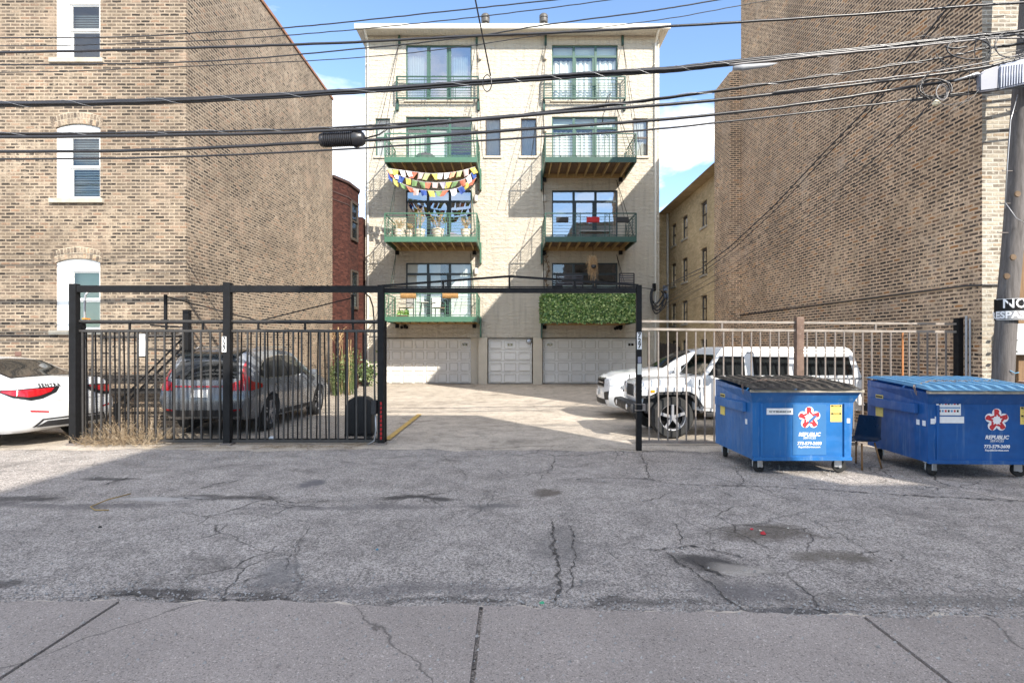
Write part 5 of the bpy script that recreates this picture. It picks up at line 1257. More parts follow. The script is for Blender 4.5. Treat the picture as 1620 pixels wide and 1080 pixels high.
bp = pb('front_bumper', [(2.04, .47), (2.04, .66), (2.20, .64), (2.22, .56), (2.18, .46)], -.78, .78, PLAST, .03)
for s in (1, -1):
    bm = B(); lathe(bm, [(.055, 2.215), (.05, 2.222), (.01, 2.222)], (0, s * .48, .56), 'x', 16); obj('fog_lamp', bm, CLEARL, bp, local=True)
pb('rear_bumper', [(-2.2, .50), (-2.2, .66), (-2.34, .64), (-2.34, .50)], -.78, .78, PLAST, .025)
# greenhouse: hardtop shell as tapered box
def taper(zs, xs0, xs1, ws):
    bm = B(); rings = []
    for z, a, b, w_ in zip(zs, xs0, xs1, ws): rings.append([bm.verts.new(v) for v in ((a, -w_, z), (b, -w_, z), (b, w_, z), (a, w_, z))])
    for r0, r1 in zip(rings, rings[1:]):
        for k in range(4): bm.faces.new((r0[k], r0[(k + 1) % 4], r1[(k + 1) % 4], r1[k]))
    bm.faces.new(rings[0]); bm.faces.new(rings[-1])
    bmesh.ops.recalc_face_normals(bm, faces=bm.faces[:]); bmesh.ops.bevel(bm, geom=bm.edges[:], offset=.03, segments=3, affect='EDGES'); return bm
ht = obj('hardtop', taper((1.10, 1.60, 1.70), (-2.20, -2.06, -1.98), (.86, .50, .40), (.76, .68, .63)), CARW, jp, local=True, smooth=40)
pj = Proj(ht.data)
for a, b, sl0, sl1 in ((.02, .76, .0, -.24), (-.80, -.10, .0, .0), (-2.04, -1.02, .07, .0)):
    both(lambda v, s: obj('side_window', pj.patch([(a + .02, 1.17), (a + .02 + sl0, 1.52), (b - .02 + sl1, 1.52), (b - .02, 1.17)], v, .2, .005), DARKGL, ht, local=True))
both(lambda v, s: obj('gutter_seam', pj.patch([(-.92, 1.58), (-.92, 1.592), (.45, 1.592), (.45, 1.58)], v, .2, .003), PLAST, ht, local=True))
obj('windshield', pj.patch([(-.64, 1.16), (-.58, 1.55), (.58, 1.55), (.64, 1.16)], 'F', .1, .008), CARGL, ht, local=True)
obj('windshield_back', pj.patch([(-.63, 1.17), (-.57, 1.54), (.57, 1.54), (.63, 1.17)], 'F', .1, .004), plain('cabin_dark', (.05, .055, .05), .6, var=.5, scale=5), ht, local=True)
bm = B()
for s in (-.3, .25): tube(bm, [(.93, s, 1.15), (.84, s + .42, 1.20)], .008, 4)
obj('wipers', bm, BLACK, jp, local=True)
tr = .395
for x in (-1.42, 1.43):
    for s in (1, -1): wheel(jp, x, s, s * .84, tr, .24, 5, .25, False)
bm = B(); lathe(bm, [(tr, -2.24), (tr, -2.42), (.1, -2.45)], (0, 0, .95), 'x', 30); obj('spare_tyre', bm, RUBBER, jp, local=True, smooth=40)
jp.location = (4.40, 11.42, .015); jp.rotation_euler = (0, 0, PI + R(1.0))
# ---------------------------------------------------------------- waste containers
def blue_mat(name, base, seed):
    m, n, b = mat(name); p = nd(n, 'TexCoord').outputs['Object']
    big = nd(n, 'TexNoise', Vector=p, Scale=1.6 + seed * .1, Detail=8.0, Roughness=0.65)
    c = ramp(n, big.outputs[0], [(0.3, tuple(a * 0.78 for a in base)), (0.7, tuple(min(1, a * 1.2) for a in base))])
    st = nd(n, 'TexNoise', Vector=nd(n, 'Mapping', Vector=p, Scale=(9, 9, .7)).outputs[0], Scale=1.4, Detail=7.0, Roughness=.7)
    c = mix(n, ramp(n, st.outputs[0], [(0.54, 0.0), (0.74, 0.4)]), c, (0.20, 0.30, 0.42))
    sc = nd(n, 'TexNoise', Vector=nd(n, 'Mapping', Vector=p, Scale=(1, 1, 3)).outputs[0], Scale=5.0, Detail=9.0, Roughness=.78)
    c = mix(n, ramp(n, sc.outputs[0], [(0.635, 0.0), (0.67, 0.85)]), c, (0.075, 0.05, 0.04))
    setp(n, b, Base_Color=c, Roughness=ramp(n, big.outputs[0], [(0.3, 0.5), (0.7, 0.32)]), Specular_IOR_Level=.5)
    bump(n, b, mth(n, 'ADD', mth(n, 'MULTIPLY', nd(n, 'TexNoise', Vector=p, Scale=3.1).outputs[0], 5.0), mth(n, 'MULTIPLY', sc.outputs[0], .3)), .35, .02); return m
BLUE1 = blue_mat('scuffed_blue_steel', (0.014, 0.125, 0.36), 0); BLUE2 = blue_mat('deep_blue_steel', (0.010, 0.085, 0.29), 3)
LIDB = plain('light_blue_lid_plastic', (0.20, 0.46, 0.70), 0.35, var=.12, scale=4); LIDK = plain('worn_black_lid_plastic', (0.10, 0.09, 0.08), 0.5, var=.35, scale=5, dirt=((.26, .235, .20), .52))
DECAL = plain('blue_decal', (0.045, 0.16, 0.36), 0.35, var=.05); CHAIN = plain('rusty_chain', (.16, .12, .10), .6, metal=.4, var=.4)
def flat(poly, z0=0.0, t=.0015):
    bm = B(); prism(bm, poly, -z0 - t, -z0, 'y'); return bm
def star(r0, r1, n=5, a0=PI / 2):
    return [((r0 if k % 2 == 0 else r1) * math.cos(a0 + k * PI / n), (r0 if k % 2 == 0 else r1) * math.sin(a0 + k * PI / n)) for k in range(2 * n)]
def container(label, Fx, Fy, rz, steel, lid, lidlabel, second):
    t = thing('waste_container', label, 'dumpster')
    W0, W1, D, z0, z1 = 1.33, 1.46, 1.36, .20, 1.12
    # local: x right, y back, front face at y=0
    def pt(fx_, fz): return None
    bm = B(); xl = -W0 / 2; xr_ = W0 / 2
    A = [(-W0 / 2, 0, z0), (W0 / 2, 0, z0), (W0 / 2, D, z0), (-W0 / 2, D, z0)]
    Bq = [(-W0 / 2, 0, z1 - .16), (W0 / 2 + .035, 0, z1 - .16), (W0 / 2 + .035, D, z1 - .0), (-W0 / 2, D, z1 + .0)]
    Cq = [(-W1 / 2, -.09, z1), (W1 / 2 + .03, -.09, z1), (W1 / 2 + .03, D, z1 + .085), (-W0 / 2 - .0, D, z1 + .085)]
    Vs = [[bm.verts.new(p) for p in r] for r in (A, Bq, Cq)]
    for r0, r1 in zip(Vs, Vs[1:]):
        for k in range(4): bm.faces.new((r0[k], r0[(k + 1) % 4], r1[(k + 1) % 4], r1[k]))
    bm.faces.new(Vs[0])
    body = obj('body', bm, steel, t, local=True)
    # reinforcing ribs and sleeves
    obj('corner_rib', bbox(-W0 / 2 + .10, -W0 / 2 + .135, -.022, .01, z0 + .01, z1 - .17), steel, t, local=True)
    obj('corner_rib', bbox(W0 / 2 - .10, W0 / 2 - .065, -.022, .01, z0 + .01, z1 - .17), steel, t, local=True)
    bm = B(); beam(bm, (-W1 / 2, -.09, z1 + .005), (W1 / 2 + .05, -.09, z1 + .005), .045, .035); obj('front_lip', bm, plain('scraped_lip_steel', (.30, .27, .22), .5, var=.4, scale=9), t, local=True)
    obj('bottom_channel', bbox(-W0 / 2, W0 / 2, -.03, .02, z0 - .012, z0 + .035), steel, t, local=True)
    sl = obj('fork_sleeve', bbox(-W0 / 2 - .055, -W0 / 2 - .002, .18, D - .12, z1 - .30, z1 - .17, .01), steel, t, local=True)
    obj('fork_sleeve', bbox(W0 / 2 + .0365, W0 / 2 + .09, .18, D - .12, z1 - .28, z1 - .15, .01), steel, t, local=True)
    # two ribbed lids side by side
    for a, b in ((-W1 / 2 + .01, -.01), (.01, W1 / 2 + .03)):
        bm = B(); n = 40; rows = []
        for j in range(9):
            v = j / 8; row = []
            for i in range(n + 1):
                u = i / n; x = a + (b - a) * u; ribs = .040 * (1 if (i % 8) in (2, 3, 4, 5) else 0) * (1 if .05 < v < .95 else 0)
                y = -.14 + (D + .14) * v; zz = z1 + .03 + .095 * v + ribs + .018 * math.sin(PI * v) * (1 - abs(2 * u - 1) * .6) + (.006 * math.sin(u * 9 + v * 4) if not second else 0)
                row.append(bm.verts.new((x, y, zz)))
            rows.append(row)
        for r0, r1 in zip(rows, rows[1:]):
            for i in range(n): bm.faces.new((r0[i], r0[i + 1], r1[i + 1], r1[i]))
        bmesh.ops.solidify(bm, geom=bm.faces[:], thickness=.012)
        obj('lid', bm, lid, t, local=True, smooth=30)
    # chain across the lid
    bm = B(); c0 = Vector((-W1 / 2 - .02, .10, z1 - .03)); c1 = Vector((W1 / 2 - .1, .5, z1 + .12))
    pts = [c0, Vector((-W1 / 2 + .0, .18, z1 + .07)), Vector((-.35, .42, z1 + .125)), Vector((0, .5, z1 + .115)), c1]
    tot = []
    for a, b in zip(pts, pts[1:]):
        m_ = max(2, int((b - a).length / .032))
        for i in range(m_): tot.append(a.lerp(b, i / m_))
    for i, p in enumerate(tot):
        d = (tot[min(i + 1, len(tot) - 1)] - tot[max(0, i - 1)]).normalized(); s_ = d.cross(Vector((0, 0, 1))).normalized() if i % 2 else Vector((0, 0, 1))
        ring = [p + d * .022 * math.cos(q * PI / 3) + s_ * .012 * math.sin(q * PI / 3) for q in range(7)]; tube(bm, ring, .0045, 4, False)
    obj('chain', bm, CHAIN, t, local=True)
    # castors
    for x, y, rot in ((-W0 / 2 + .12, .13, .5), (W0 / 2 - .12, .13, -.2), (-W0 / 2 + .10, D - .15, 1.1), (W0 / 2 - .12, D - .15, .2)):
        rz_ = Matrix.Translation((x, y, 0)) @ Matrix.Rotation(rot, 4, 'Z')
        bm = B(); lathe(bm, [(.03, -.03), (.082, -.03), (.088, -.018), (.088, .018), (.082, .03), (.03, .03)], (0.03, 0, .09), 'y', 20)
        bm.transform(rz_); cs = obj('castor', bm, RUBBER, t, local=True, smooth=35)
        bm = B(); box(bm, -.04, .05, -.05, -.036, .08, .175); box(bm, -.04, .05, .036, .05, .08, .175); box(bm, -.06, .06, -.06, .06, .176, .19); lathe(bm, [(.022, -.055), (.022, .055)], (.03, 0, .09), 'y', 10); bm.transform(rz_); obj('castor_fork', bm, GALV, cs, local=True)
    # star of five R shapes on a decal
    fy = -.004
    dx = .10 if not second else .20
    zc_ = z1 - .36
    if not second:
        obj('decal', flat([(dx - .22, z0 + .06), (dx - .22, z1 - .18), (dx + .23, z1 - .18), (dx + .23, z0 + .06)], .003), DECAL, t, local=True)
    lg = []
    white = []
    for k in range(5):
        a = PI / 2 + k * 2 * PI / 5; cx, cz = .094 * math.cos(a), .094 * math.sin(a); white.append((cx, cz, a))
    bm = B()
    for cx, cz, a in white:
        poly = [(dx + cx + .058 * math.cos(q * PI / 8), zc_ + cz + .058 * math.sin(q * PI / 8)) for q in range(16)]
        prism(bm, poly, fy - .0035 - .0002 * len(lg), fy - .0015, 'y'); lg.append(1)
    prism(bm, [(dx + .085 * math.cos(q * PI / 8), zc_ + .085 * math.sin(q * PI / 8)) for q in range(16)], fy - .0048, fy - .0014, 'y')
    em = obj('emblem', bm, WINK, t, local=True)
    for k in range(5):
        a = k * 2 * PI / 5
        M_ = Matrix.Translation((dx, fy - .0062, zc_)) @ Matrix.Rotation(-a, 4, 'Y') @ Matrix.Translation((0, 0, .090)) @ Matrix.Rotation(R(90), 4, 'X')
        text('emblem_letter', 'R', .116, REDS, em, M_, local=True, depth=.002, bold=.0080)
    obj('emblem_star', flat([(dx + u, zc_ + v) for u, v in star(.072, .029)], .0088), WINK, em, local=True)
    if not second:
        obj('emblem_scrape', flat([(dx - .02, zc_ - .09), (dx + .10, zc_ + .02), (dx + .07, zc_ + .035), (dx - .005, zc_ - .03)], .0112), CHAIN if False else DECAL, em, local=True)
    def tx(nm, s_, size, z, bold=.0, shear=.0, m_=WINK, x=dx): text(nm, s_, size, m_, t, face_m((x, fy - .0035, z)), local=True, depth=.0012, bold=bold, shear=shear)
    tx('lettering', 'REPUBLIC', .068, zc_ - .225, .0022, .22); tx('lettering', 'SERVICES', .042, zc_ - .272, .0, .22)
    tx('phone_lettering', '773-579-3600', .058, zc_ - .345, .0018, .1); tx('web_lettering', 'RepublicServices.com', .034, zc_ - .392, .0008, .1)
    def sticker(nm, x, z, w_, h, m_, y=0): return obj(nm, flat([(x - w_ / 2, z - h / 2), (x - w_ / 2, z + h / 2), (x + w_ / 2, z + h / 2), (x + w_ / 2, z - h / 2)], .003), m_, t, local=True)
    cx_ = W0 / 2 - .20 if not second else dx + .375
    cst = sticker('caution_sticker', cx_, z1 - .30, .155, .23, YELS)
    for dz, s_ in ((.098, '\u25b2 CAUTION'), (-.005, '\u25b2 DANGER')):
        obj('sticker_band', flat([(cx_ - .068, z1 - .30 + dz - .012), (cx_ - .068, z1 - .30 + dz + .012), (cx_ + .068, z1 - .30 + dz + .012), (cx_ + .068, z1 - .30 + dz - .012)], .0047), INK, cst, local=True)
        text('lettering', s_[2:], .021, YELS, cst, face_m((cx_, fy - .0042, z1 - .30 + dz)), local=True, depth=.001, bold=.0006)
    for zz in (.07, .05, .03, -.03, -.05, -.07, -.09): obj('small_print', flat([(cx_ - .055, z1 - .30 + zz - .002), (cx_ - .055, z1 - .30 + zz + .002), (cx_ + .05, z1 - .30 + zz + .002), (cx_ + .05, z1 - .30 + zz - .002)], .0047), plain('faint_print', (.45, .33, .08), .6) if 'faint_print' not in bpy.data.materials else bpy.data.materials['faint_print'], cst, local=True)
    if not second:
        sticker('address_sticker', -W0 / 2 + .37, z1 - .275, .36, .085, PAPER); text('lettering', '727 W BELMONT AVE', .031, INK, t, face_m((-W0 / 2 + .37, fy - .0036, z1 - .278)), local=True, depth=.001, bold=.0008)
    else:
        sticker('address_sticker', -W0 / 2 + .27, z1 - .36, .37, .085, PAPER)
        info = sticker('notice_sticker', -W0 / 2 + .26, z1 - .20, .31, .20, PAPER); xo = -W0 / 2 + .26; zo = z1 - .20
        BLD = plain('notice_blue', (.10, .28, .50), .5)
        for dz, h in ((.085, .014), (-.002, .016)): obj('sticker_band', flat([(xo - .145, zo + dz - h / 2), (xo - .145, zo + dz + h / 2), (xo + .145, zo + dz + h / 2), (xo + .145, zo + dz - h / 2)], .0047), BLD, info, local=True)
        for i in range(7):
            for dz in (.05, -.045): obj('pictogram', flat([(xo - .125 + i * .038, zo + dz - .014), (xo - .125 + i * .038, zo + dz + .014), (xo - .102 + i * .038, zo + dz + .014), (xo - .102 + i * .038, zo + dz - .014)], .0047), (INK, BLD, REDS)[i % 3], info, local=True)
    # side stickers (on the left flank)
    x_ = -W0 / 2 - .002; bm = B(); box(bm, x_ - .004, x_, .96, 1.14, z1 - .44, z1 - .12); ss = obj('caution_sticker', bm, YELS, t, local=True)
    bm = B(); box(bm, x_ - .0055, x_ - .0042, .97, 1.13, z1 - .16, z1 - .135); box(bm, x_ - .0055, x_ - .0042, .97, 1.13, z1 - .30, z1 - .275); obj('sticker_band', bm, INK, ss, local=True)
    for y_, z_ in ((.02, .62), (.14, .62)) if second else ((.14, .60),):
        bm = B(); box(bm, x_ - .004, x_, y_ + .02, y_ + .08, z_ + .05, z_ + .12); obj('small_label', bm, PAPER, t, local=True)
    if second: sticker('small_label', -W0 / 2 + .06, .74, .055, .07, PAPER)
    sticker('small_label', W0 / 2 - .035, .72, .045, .06, PAPER)
    t.location = (Fx, Fy, 0); t.rotation_euler = (0, 0, rz); return t
container('scuffed blue waste container with worn black ribbed lids, nearer the driveway', 3.90, 7.66, R(0.5), BLUE1, LIDK, '', False)
container('blue waste container with light blue lids beside the utility pole', 6.11, 7.42, R(-2.5), BLUE2, LIDB, '', True)
# ---------------------------------------------------------------- blue plastic chair
ch = thing('plastic_chair', 'dark blue moulded chair on brown metal legs between the two waste containers', 'chair')
NAVY = plain('navy_plastic', (0.012, 0.035, 0.085), 0.3, var=.1)
bm = B(); rows = []
prof = [(-.20, .415), (-.17, .43), (-.05, .405), (.10, .40), (.18, .42), (.225, .50), (.25, .64), (.275, .80)]
for i, (u, v) in enumerate(prof):
    row = []
    for j in range(9):
        s = -1 + j / 4; wd = .22 if i < 5 else .21 - .012 * (i - 5); curl = .035 * s * s
        if i < 5: row.append(bm.verts.new((s * wd, u, v + curl)))
        else: row.append(bm.verts.new((s * wd, u - curl * 1.3, v)))
    rows.append(row)
for r0, r1 in zip(rows, rows[1:]):
    for k in range(8): bm.faces.new((r0[k], r0[k + 1], r1[k + 1], r1[k]))
bmesh.ops.solidify(bm, geom=bm.faces[:], thickness=.008)
obj('shell', bm, NAVY, ch, local=True, smooth=60)
BRL = plain('brown_metal_leg', (.22, .12, .05), .5, var=.2)
for sx in (-1, 1):
    for sy in (-1, 1):
        bm = B(); tube(bm, [(sx * .15, sy * .13, .40), (sx * .21, sy * .20, 0)], .013, 8); obj('leg', bm, BRL, ch, local=True, smooth=True)
ch.location = (4.97, 8.15, 0); ch.rotation_euler = (0, 0, R(-70)); ch.scale = (.95, .95, .9)
# ---------------------------------------------------------------- overhead cables, pole, coils
YW = 8.7
def smoothpts(pts, Y, n=10, sag=0.0, seed=0):
    """spline through the traced points; Y is a depth or a function of the pixel x"""
    V = []
    for p in pts:
        yy = Y(p[0]) if callable(Y) else (p[2] if len(p) > 2 else Y); V.append(P(p[0], p[1], yy))
    if len(V) < 3: return V
    out = []; rnd = random.Random(seed)
    for i in range(len(V) - 1):
        p0 = V[max(0, i - 1)]; p1 = V[i]; p2 = V[i + 1]; p3 = V[min(len(V) - 1, i + 2)]
        for k in range(n):
            t = k / n; out.append(0.5 * ((2 * p1) + (p2 - p0) * t + (2 * p0 - 5 * p1 + 4 * p2 - p3) * t * t + (3 * p1 - p0 - 3 * p2 + p3) * t**3) + Vector((0, 0, rnd.uniform(-.0035, .0035))))
    out.append(V[-1]); return out
def extend(pts, l=True, r=True):
    q = list(pts)
    if l: (x0, y0), (x1, y1) = q[0][:2], q[1][:2]; q.insert(0, (x0 - 700, y0 + (y0 - y1) / (x1 - x0) * 700 * -1 * -1 * .3 if x1 != x0 else y0))
    if r: (x0, y0), (x1, y1) = q[-2][:2], q[-1][:2]; q.append((x1 + 500, y1 + (y1 - y0) / (x1 - x0) * 500))
    return q
def wire(pts, r, label, m=None, Y=YW, strands=0, name='overhead_cable', l=True, rr=True, grp='cables strung across the alley'):
    c = smoothpts(extend(pts, l, rr), Y, seed=int(pts[0][1])); t = None
    if not strands:
        bm = B(); tube(bm, c, r, 7); o = solo(name, bm, m or CABLE, label, 'cable', grp, smooth=True); return o
    t = thing(name, label, 'cable', tuple(c[len(c) // 2]), 0, grp)
    fine = []
    for a, b in zip(c, c[1:]):
        k = max(1, int((b - a).length / .12))
        for i in range(k): fine.append(a.lerp(b, i / k))
    fine.append(c[-1])
    for s in range(strands):
        bm = B(); ph = s * 2 * PI / strands; q = []
        for i, p in enumerate(fine):
            a = ph + .35 * math.sin(i * .09 + s) ; q.append(p + Vector((0, math.cos(a), math.sin(a) * 1.0)) * r * .62)
        tube(bm, q, r * (.52 if strands < 4 else .46), 6); obj('strand', bm, m or CABLE, t, smooth=True)
    bm = B(); q = [p + Vector((0, math.cos(i * .9), math.sin(i * .9))) * r * 1.12 for i, p in enumerate(fine)]
    tube(bm, q, .0028, 4); obj('lashing_wire', bm, GALV, t, smooth=True)
    return t
wire([(0, 60), (185, 59), (301, 53), (430, 46), (560, 34), (700, 19), (877, 0)], .0095, 'upper thin black cable leaving the photo above the left balcony door, highest on the left')
wire([(0, 73), (145, 71), (354, 63), (540, 49), (691, 34), (830, 18), (968, 0)], .0075, 'thin black cable just under the highest one over the tan building')
wire([(0, 83), (300, 76), (540, 68), (733, 58), (877, 52), (1060, 42), (1346, 24), (1558, 8), (1620, 4)], .019, 'medium smooth cable running the whole width just under the cream roof gutter')
wire([(0, 103), (326, 97), (540, 80), (733, 60), (861, 40), (1020, 19), (1138, 0)], .010, 'thin black cable crossing the cream roof corner and rising to the top right')
wire([(0, 115), (285, 106), (560, 92), (733, 74), (861, 55), (1060, 29), (1220, 0)], .0065, 'hair thin black cable crossing the top floor balcony doors')
wire([(0, 165), (285, 159), (560, 145), (765, 130), (861, 123), (957, 116), (1060, 110), (1154, 100), (1346, 81), (1505, 63), (1620, 51)], .044, 'thickest black bundle of lashed cables crossing the top floor railings', strands=4)
wire([(0, 212), (285, 209), (540, 202), (797, 185), (861, 178), (1060, 154), (1346, 114), (1500, 90), (1558, 77), (1620, 69)], .027, 'double black cable crossing just above the third floor doors', strands=2)
wire([(0, 217), (380, 212), (540, 206), (640, 200), (861, 180), (1060, 165), (1224, 149), (1452, 122), (1560, 106), (1620, 92)], .024, 'dark cable hugging the underside of the double cable then dropping apart on the right', m=CABLE, Y=YW - .12)
wire([(0, 240), (250, 237), (505, 225), (545, 222), (582, 222), (797, 207), (1060, 188), (1252, 167), (1427, 140), (1550, 122), (1620, 116)], .024, 'thick black cable carrying the ribbed splice case')
wire([(0, 252), (285, 248), (560, 235), (861, 216), (1060, 202), (1387, 165), (1427, 159), (1545, 145), (1620, 136)], .015, 'lowest cable on the left, below the ribbed splice case')
wire([(1154, 103), (1300, 87), (1450, 73), (1560, 62), (1620, 60)], .014, 'pale grey cable lashed beneath the thick bundle at the right', m=CABLEG, Y=YW - .08, l=False)
wire([(1224, 146), (1330, 132), (1452, 117), (1560, 99), (1620, 85)], .010, 'pale grey cable beside the dark one over the right brick wall', m=CABLEG, Y=YW - .16, l=False)
# bright splice sleeve end on the bundle
bm = B(); tube(bm, [P(1160, 108, YW - .07), P(1175, 107, YW - .07), P(1215, 103, YW - .07), P(1230, 100, YW - .07)], [.03, .045, .03, .004], 10)
solo('splice_sleeve', bm, plain('pale_sleeve', (.30, .31, .33), .4, var=.15), 'pale pointed sleeve strapped under the thick cable bundle near the right wall', 'cable splice', smooth=True)
# ribbed splice case
sc = thing('splice_case', 'black ribbed cylinder splice case hung on a cable left of the cream building', 'splice case', tuple(P(542, 221, YW)))
c0, c1 = P(506, 222, YW), P(578, 219, YW); ax = (c1 - c0).normalized()
def barrel(bm, prof, c0=c0, ax=ax, n=20):
    u = ax.cross(Vector((0, 0, 1))).normalized(); v = u.cross(ax); rings = []
    for d, r in prof: rings.append([bm.verts.new(c0 + ax * d + (u * math.cos(2 * PI * k / n) + v * math.sin(2 * PI * k / n)) * r) for k in range(n)])
    for a, b in zip(rings, rings[1:]):
        for k in range(n): bm.faces.new((a[k], a[(k + 1) % n], b[(k + 1) % n], b[k]))
    bm.faces.new(rings[0]); bm.faces.new(rings[-1])
bm = B(); pr = [(0, .03), (.01, .095), (.05, .105)]
for i in range(15): pr += [(.06 + i * .029, .098), (.072 + i * .029, .112), (.082 + i * .029, .112)]
barrel(bm, pr + [(.50, .10), (.505, .03)]); obj('ribbed_body', bm, CABLE, sc, smooth=30)
bm = B(); barrel(bm, [(.506, .03), (.51, .12), (.56, .135), (.60, .12), (.65, .11), (.68, .085), (.70, .03)]); obj('end_cap', bm, CABLE, sc, smooth=40)
bm = B(); tube(bm, [P(578, 219, YW), P(600, 213, YW), P(617, 201, YW)], .012, 6); tb = obj('tail_lead', bm, CABLE, sc, smooth=True)
for i in range(4): 
    bm = B(); tube(bm, [P(578 - i * 18, 208, YW), P(577 - i * 18, 203, YW)], .006, 5); obj('hanger_tab', bm, GALV, sc)
# service drop coming down to the bundle with a loop
bm = B(); tube(bm, [P(748, -60, 7.6), P(752, 0, 7.9), P(764, 60, 8.3), P(776, 120, YW)], .011, 6); solo('service_drop', bm, CABLE, 'single black wire dropping from above the roof to a loop on the thick bundle', 'cable', smooth=True)
def loop(cx, cy, rx, ry, Y, r, label, turns=1, m=CABLE, seed=0, name='cable_loop', grp=None):
    rnd = random.Random(seed); pts = []; N = 22
    for t in range(int(N * turns) + 1):
        a = 2 * PI * t / N; q = 1 + .12 * math.sin(a * .5 + seed) + rnd.uniform(-.03, .03)
        pts.append(P(cx + rx * q * math.cos(a), cy + ry * q * math.sin(a), Y + .04 * math.sin(a * .7 + seed)))
    bm = B(); tube(bm, pts, r, 5); return solo(name, bm, m, label, 'cable loop', grp, smooth=True)
loop(771, 132, 6.5, 12, YW - .06, .008, 'small black wire ring hanging at the foot of the single service drop', 1.05)
bm = B(); tube(bm, [P(955, 172, YW), P(962, 152, YW), P(966, 148, YW), P(963, 160, YW), P(954, 182, YW), P(953, 196, YW)], .007, 5); solo('stray_wire', bm, CABLE, 'stray bent wire end curling off the double cable in front of the right top balcony', 'wire', smooth=True)
loop(1534, 76, 38, 17, YW - .15, .010, 'black coil looped round the bundle near the pole top', 1.1, seed=2, grp=None); loop(1600, 72, 26, 20, YW - .2, .007, 'tangled thin wire coil at the extreme top right', 2.2, seed=5)
loop(1478, 140, 26, 15, YW - .1, .012, 'double coil of black cable hanging by the bright lamp tag', 2.1, seed=7); loop(1500, 135, 48, 32, YW - .16, .005, 'wide thin loose loop drooping below the cable cluster', 1.0, seed=9, m=CABLE)
loop(1490, 146, 9, 12, YW - .14, .008, 'small grey twist of wire under the cable cluster', 2.4, seed=11, m=CABLEG); loop(1555, 80, 12, 22, YW - .12, .006, 'narrow upright thin loop left of the pole top', 1.2, seed=13)
def lead(pts, r, label, m=CABLE, Y=YW - .12):
    bm = B(); tube(bm, smoothpts(pts, Y, 6), r, 5); return solo('jumper_wire', bm, m, label, 'wire', 'loose jumper wires near the pole top', smooth=True)
lead([(1440, 63), (1460, 57), (1485, 62), (1505, 60)], .005, 'thin wire arcing above the bundle left of the coils')
lead([(1480, 84), (1488, 94), (1510, 105), (1560, 92), (1620, 78)], .006, 'thin jumper sagging beneath the bundle towards the pole'); lead([(1495, 74), (1510, 77), (1530, 74)], .016, 'short stubby black jumper under the bundle')
lead([(1481, 88), (1500, 108), (1512, 118)], .005, 'short slanting thin wire above the grey splice cover'); lead([(1533, 96), (1534, 115), (1532, 145), (1527, 160), (1500, 178)], .005, 'thin vertical wire hanging beside the grey splice cover')
# grey splice cover on the pole end
cv_ = thing('splice_cover', 'pale grey plastic splice cover with ribbed cuff hung beside the pole', 'splice cover', tuple(P(1590, 118, YW)))
Yc = YW - .1
GP = plain('pale_grey_plastic', (.20, .21, .26), .4, var=.08)
def cover(name, pts, th, m):
    bm = B(); A = [P(x, y, Yc - th) for x, y in pts]; Bk = [P(x, y, Yc) + Vector((0, th, 0)) for x, y in pts]
    va = [bm.verts.new(p) for p in A]; vb = [bm.verts.new(p) for p in Bk]; bm.faces.new(va); bm.faces.new(vb[::-1])
    for i in range(len(pts)): bm.faces.new((va[i], va[(i + 1) % len(pts)], vb[(i + 1) % len(pts)], vb[i]))
    bmesh.ops.recalc_face_normals(bm, faces=bm.faces[:]); bmesh.ops.bevel(bm, geom=bm.edges[:], offset=.02, segments=3, affect='EDGES'); return obj(name, bm, m, cv_, smooth=50)
cover('cuff', [(1550, 118), (1556, 112), (1582, 103), (1582, 141), (1550, 145)], .07, GP)
cover('body', [(1581, 103), (1640, 88), (1700, 80), (1700, 118), (1640, 128), (1581, 141)], .09, plain('pale_blue_grey_plastic', (.32, .36, .46), .35, var=.05))
for i in range(9):
    bm = B(); a, b = P(1584 + i * 4.2, 106 - i * .6, Yc - .095), P(1582.5 + i * 4.2, 138 - i * .9, Yc - .095); tube(bm, [a, b], .008, 5); obj('rib', bm, GP, cv_, smooth=True)
bm = B(); tube(bm, [P(1510, 128, Yc), P(1532, 121, Yc), P(1545, 117, Yc), P(1556, 122, Yc)], [.012, .022, .03, .02], 8); obj('cable_gland', bm, GALV, cv_, smooth=True)
bm = B(); tube(bm, [P(1440, 160, YW), P(1560, 146, YW - .06), P(1620, 137, YW - .1)], .012, 6); solo('support_strand', bm, CABLE, 'steel strand supporting the grey splice cover from below', 'cable', smooth=True)
tg = thing('plastic_tag', 'crumpled glossy cream tag hanging below the cable coils', 'tag', tuple(P(1481, 162, YW)))
bm = B(); lathe(bm, [(.004, .0), (.05, .02), (.055, .05), (.03, .085), (.012, .10)], P(1481, 168, YW - .1), 'z', 9); obj('tag_body', bm, plain('cream_gloss_plastic', (.85, .72, .52), .2, var=.3, scale=30), tg, smooth=30)
bm = B(); tube(bm, [P(1480, 157, YW - .1), P(1478, 148, YW - .1)], .005, 5); obj('tag_string', bm, CABLE, tg)
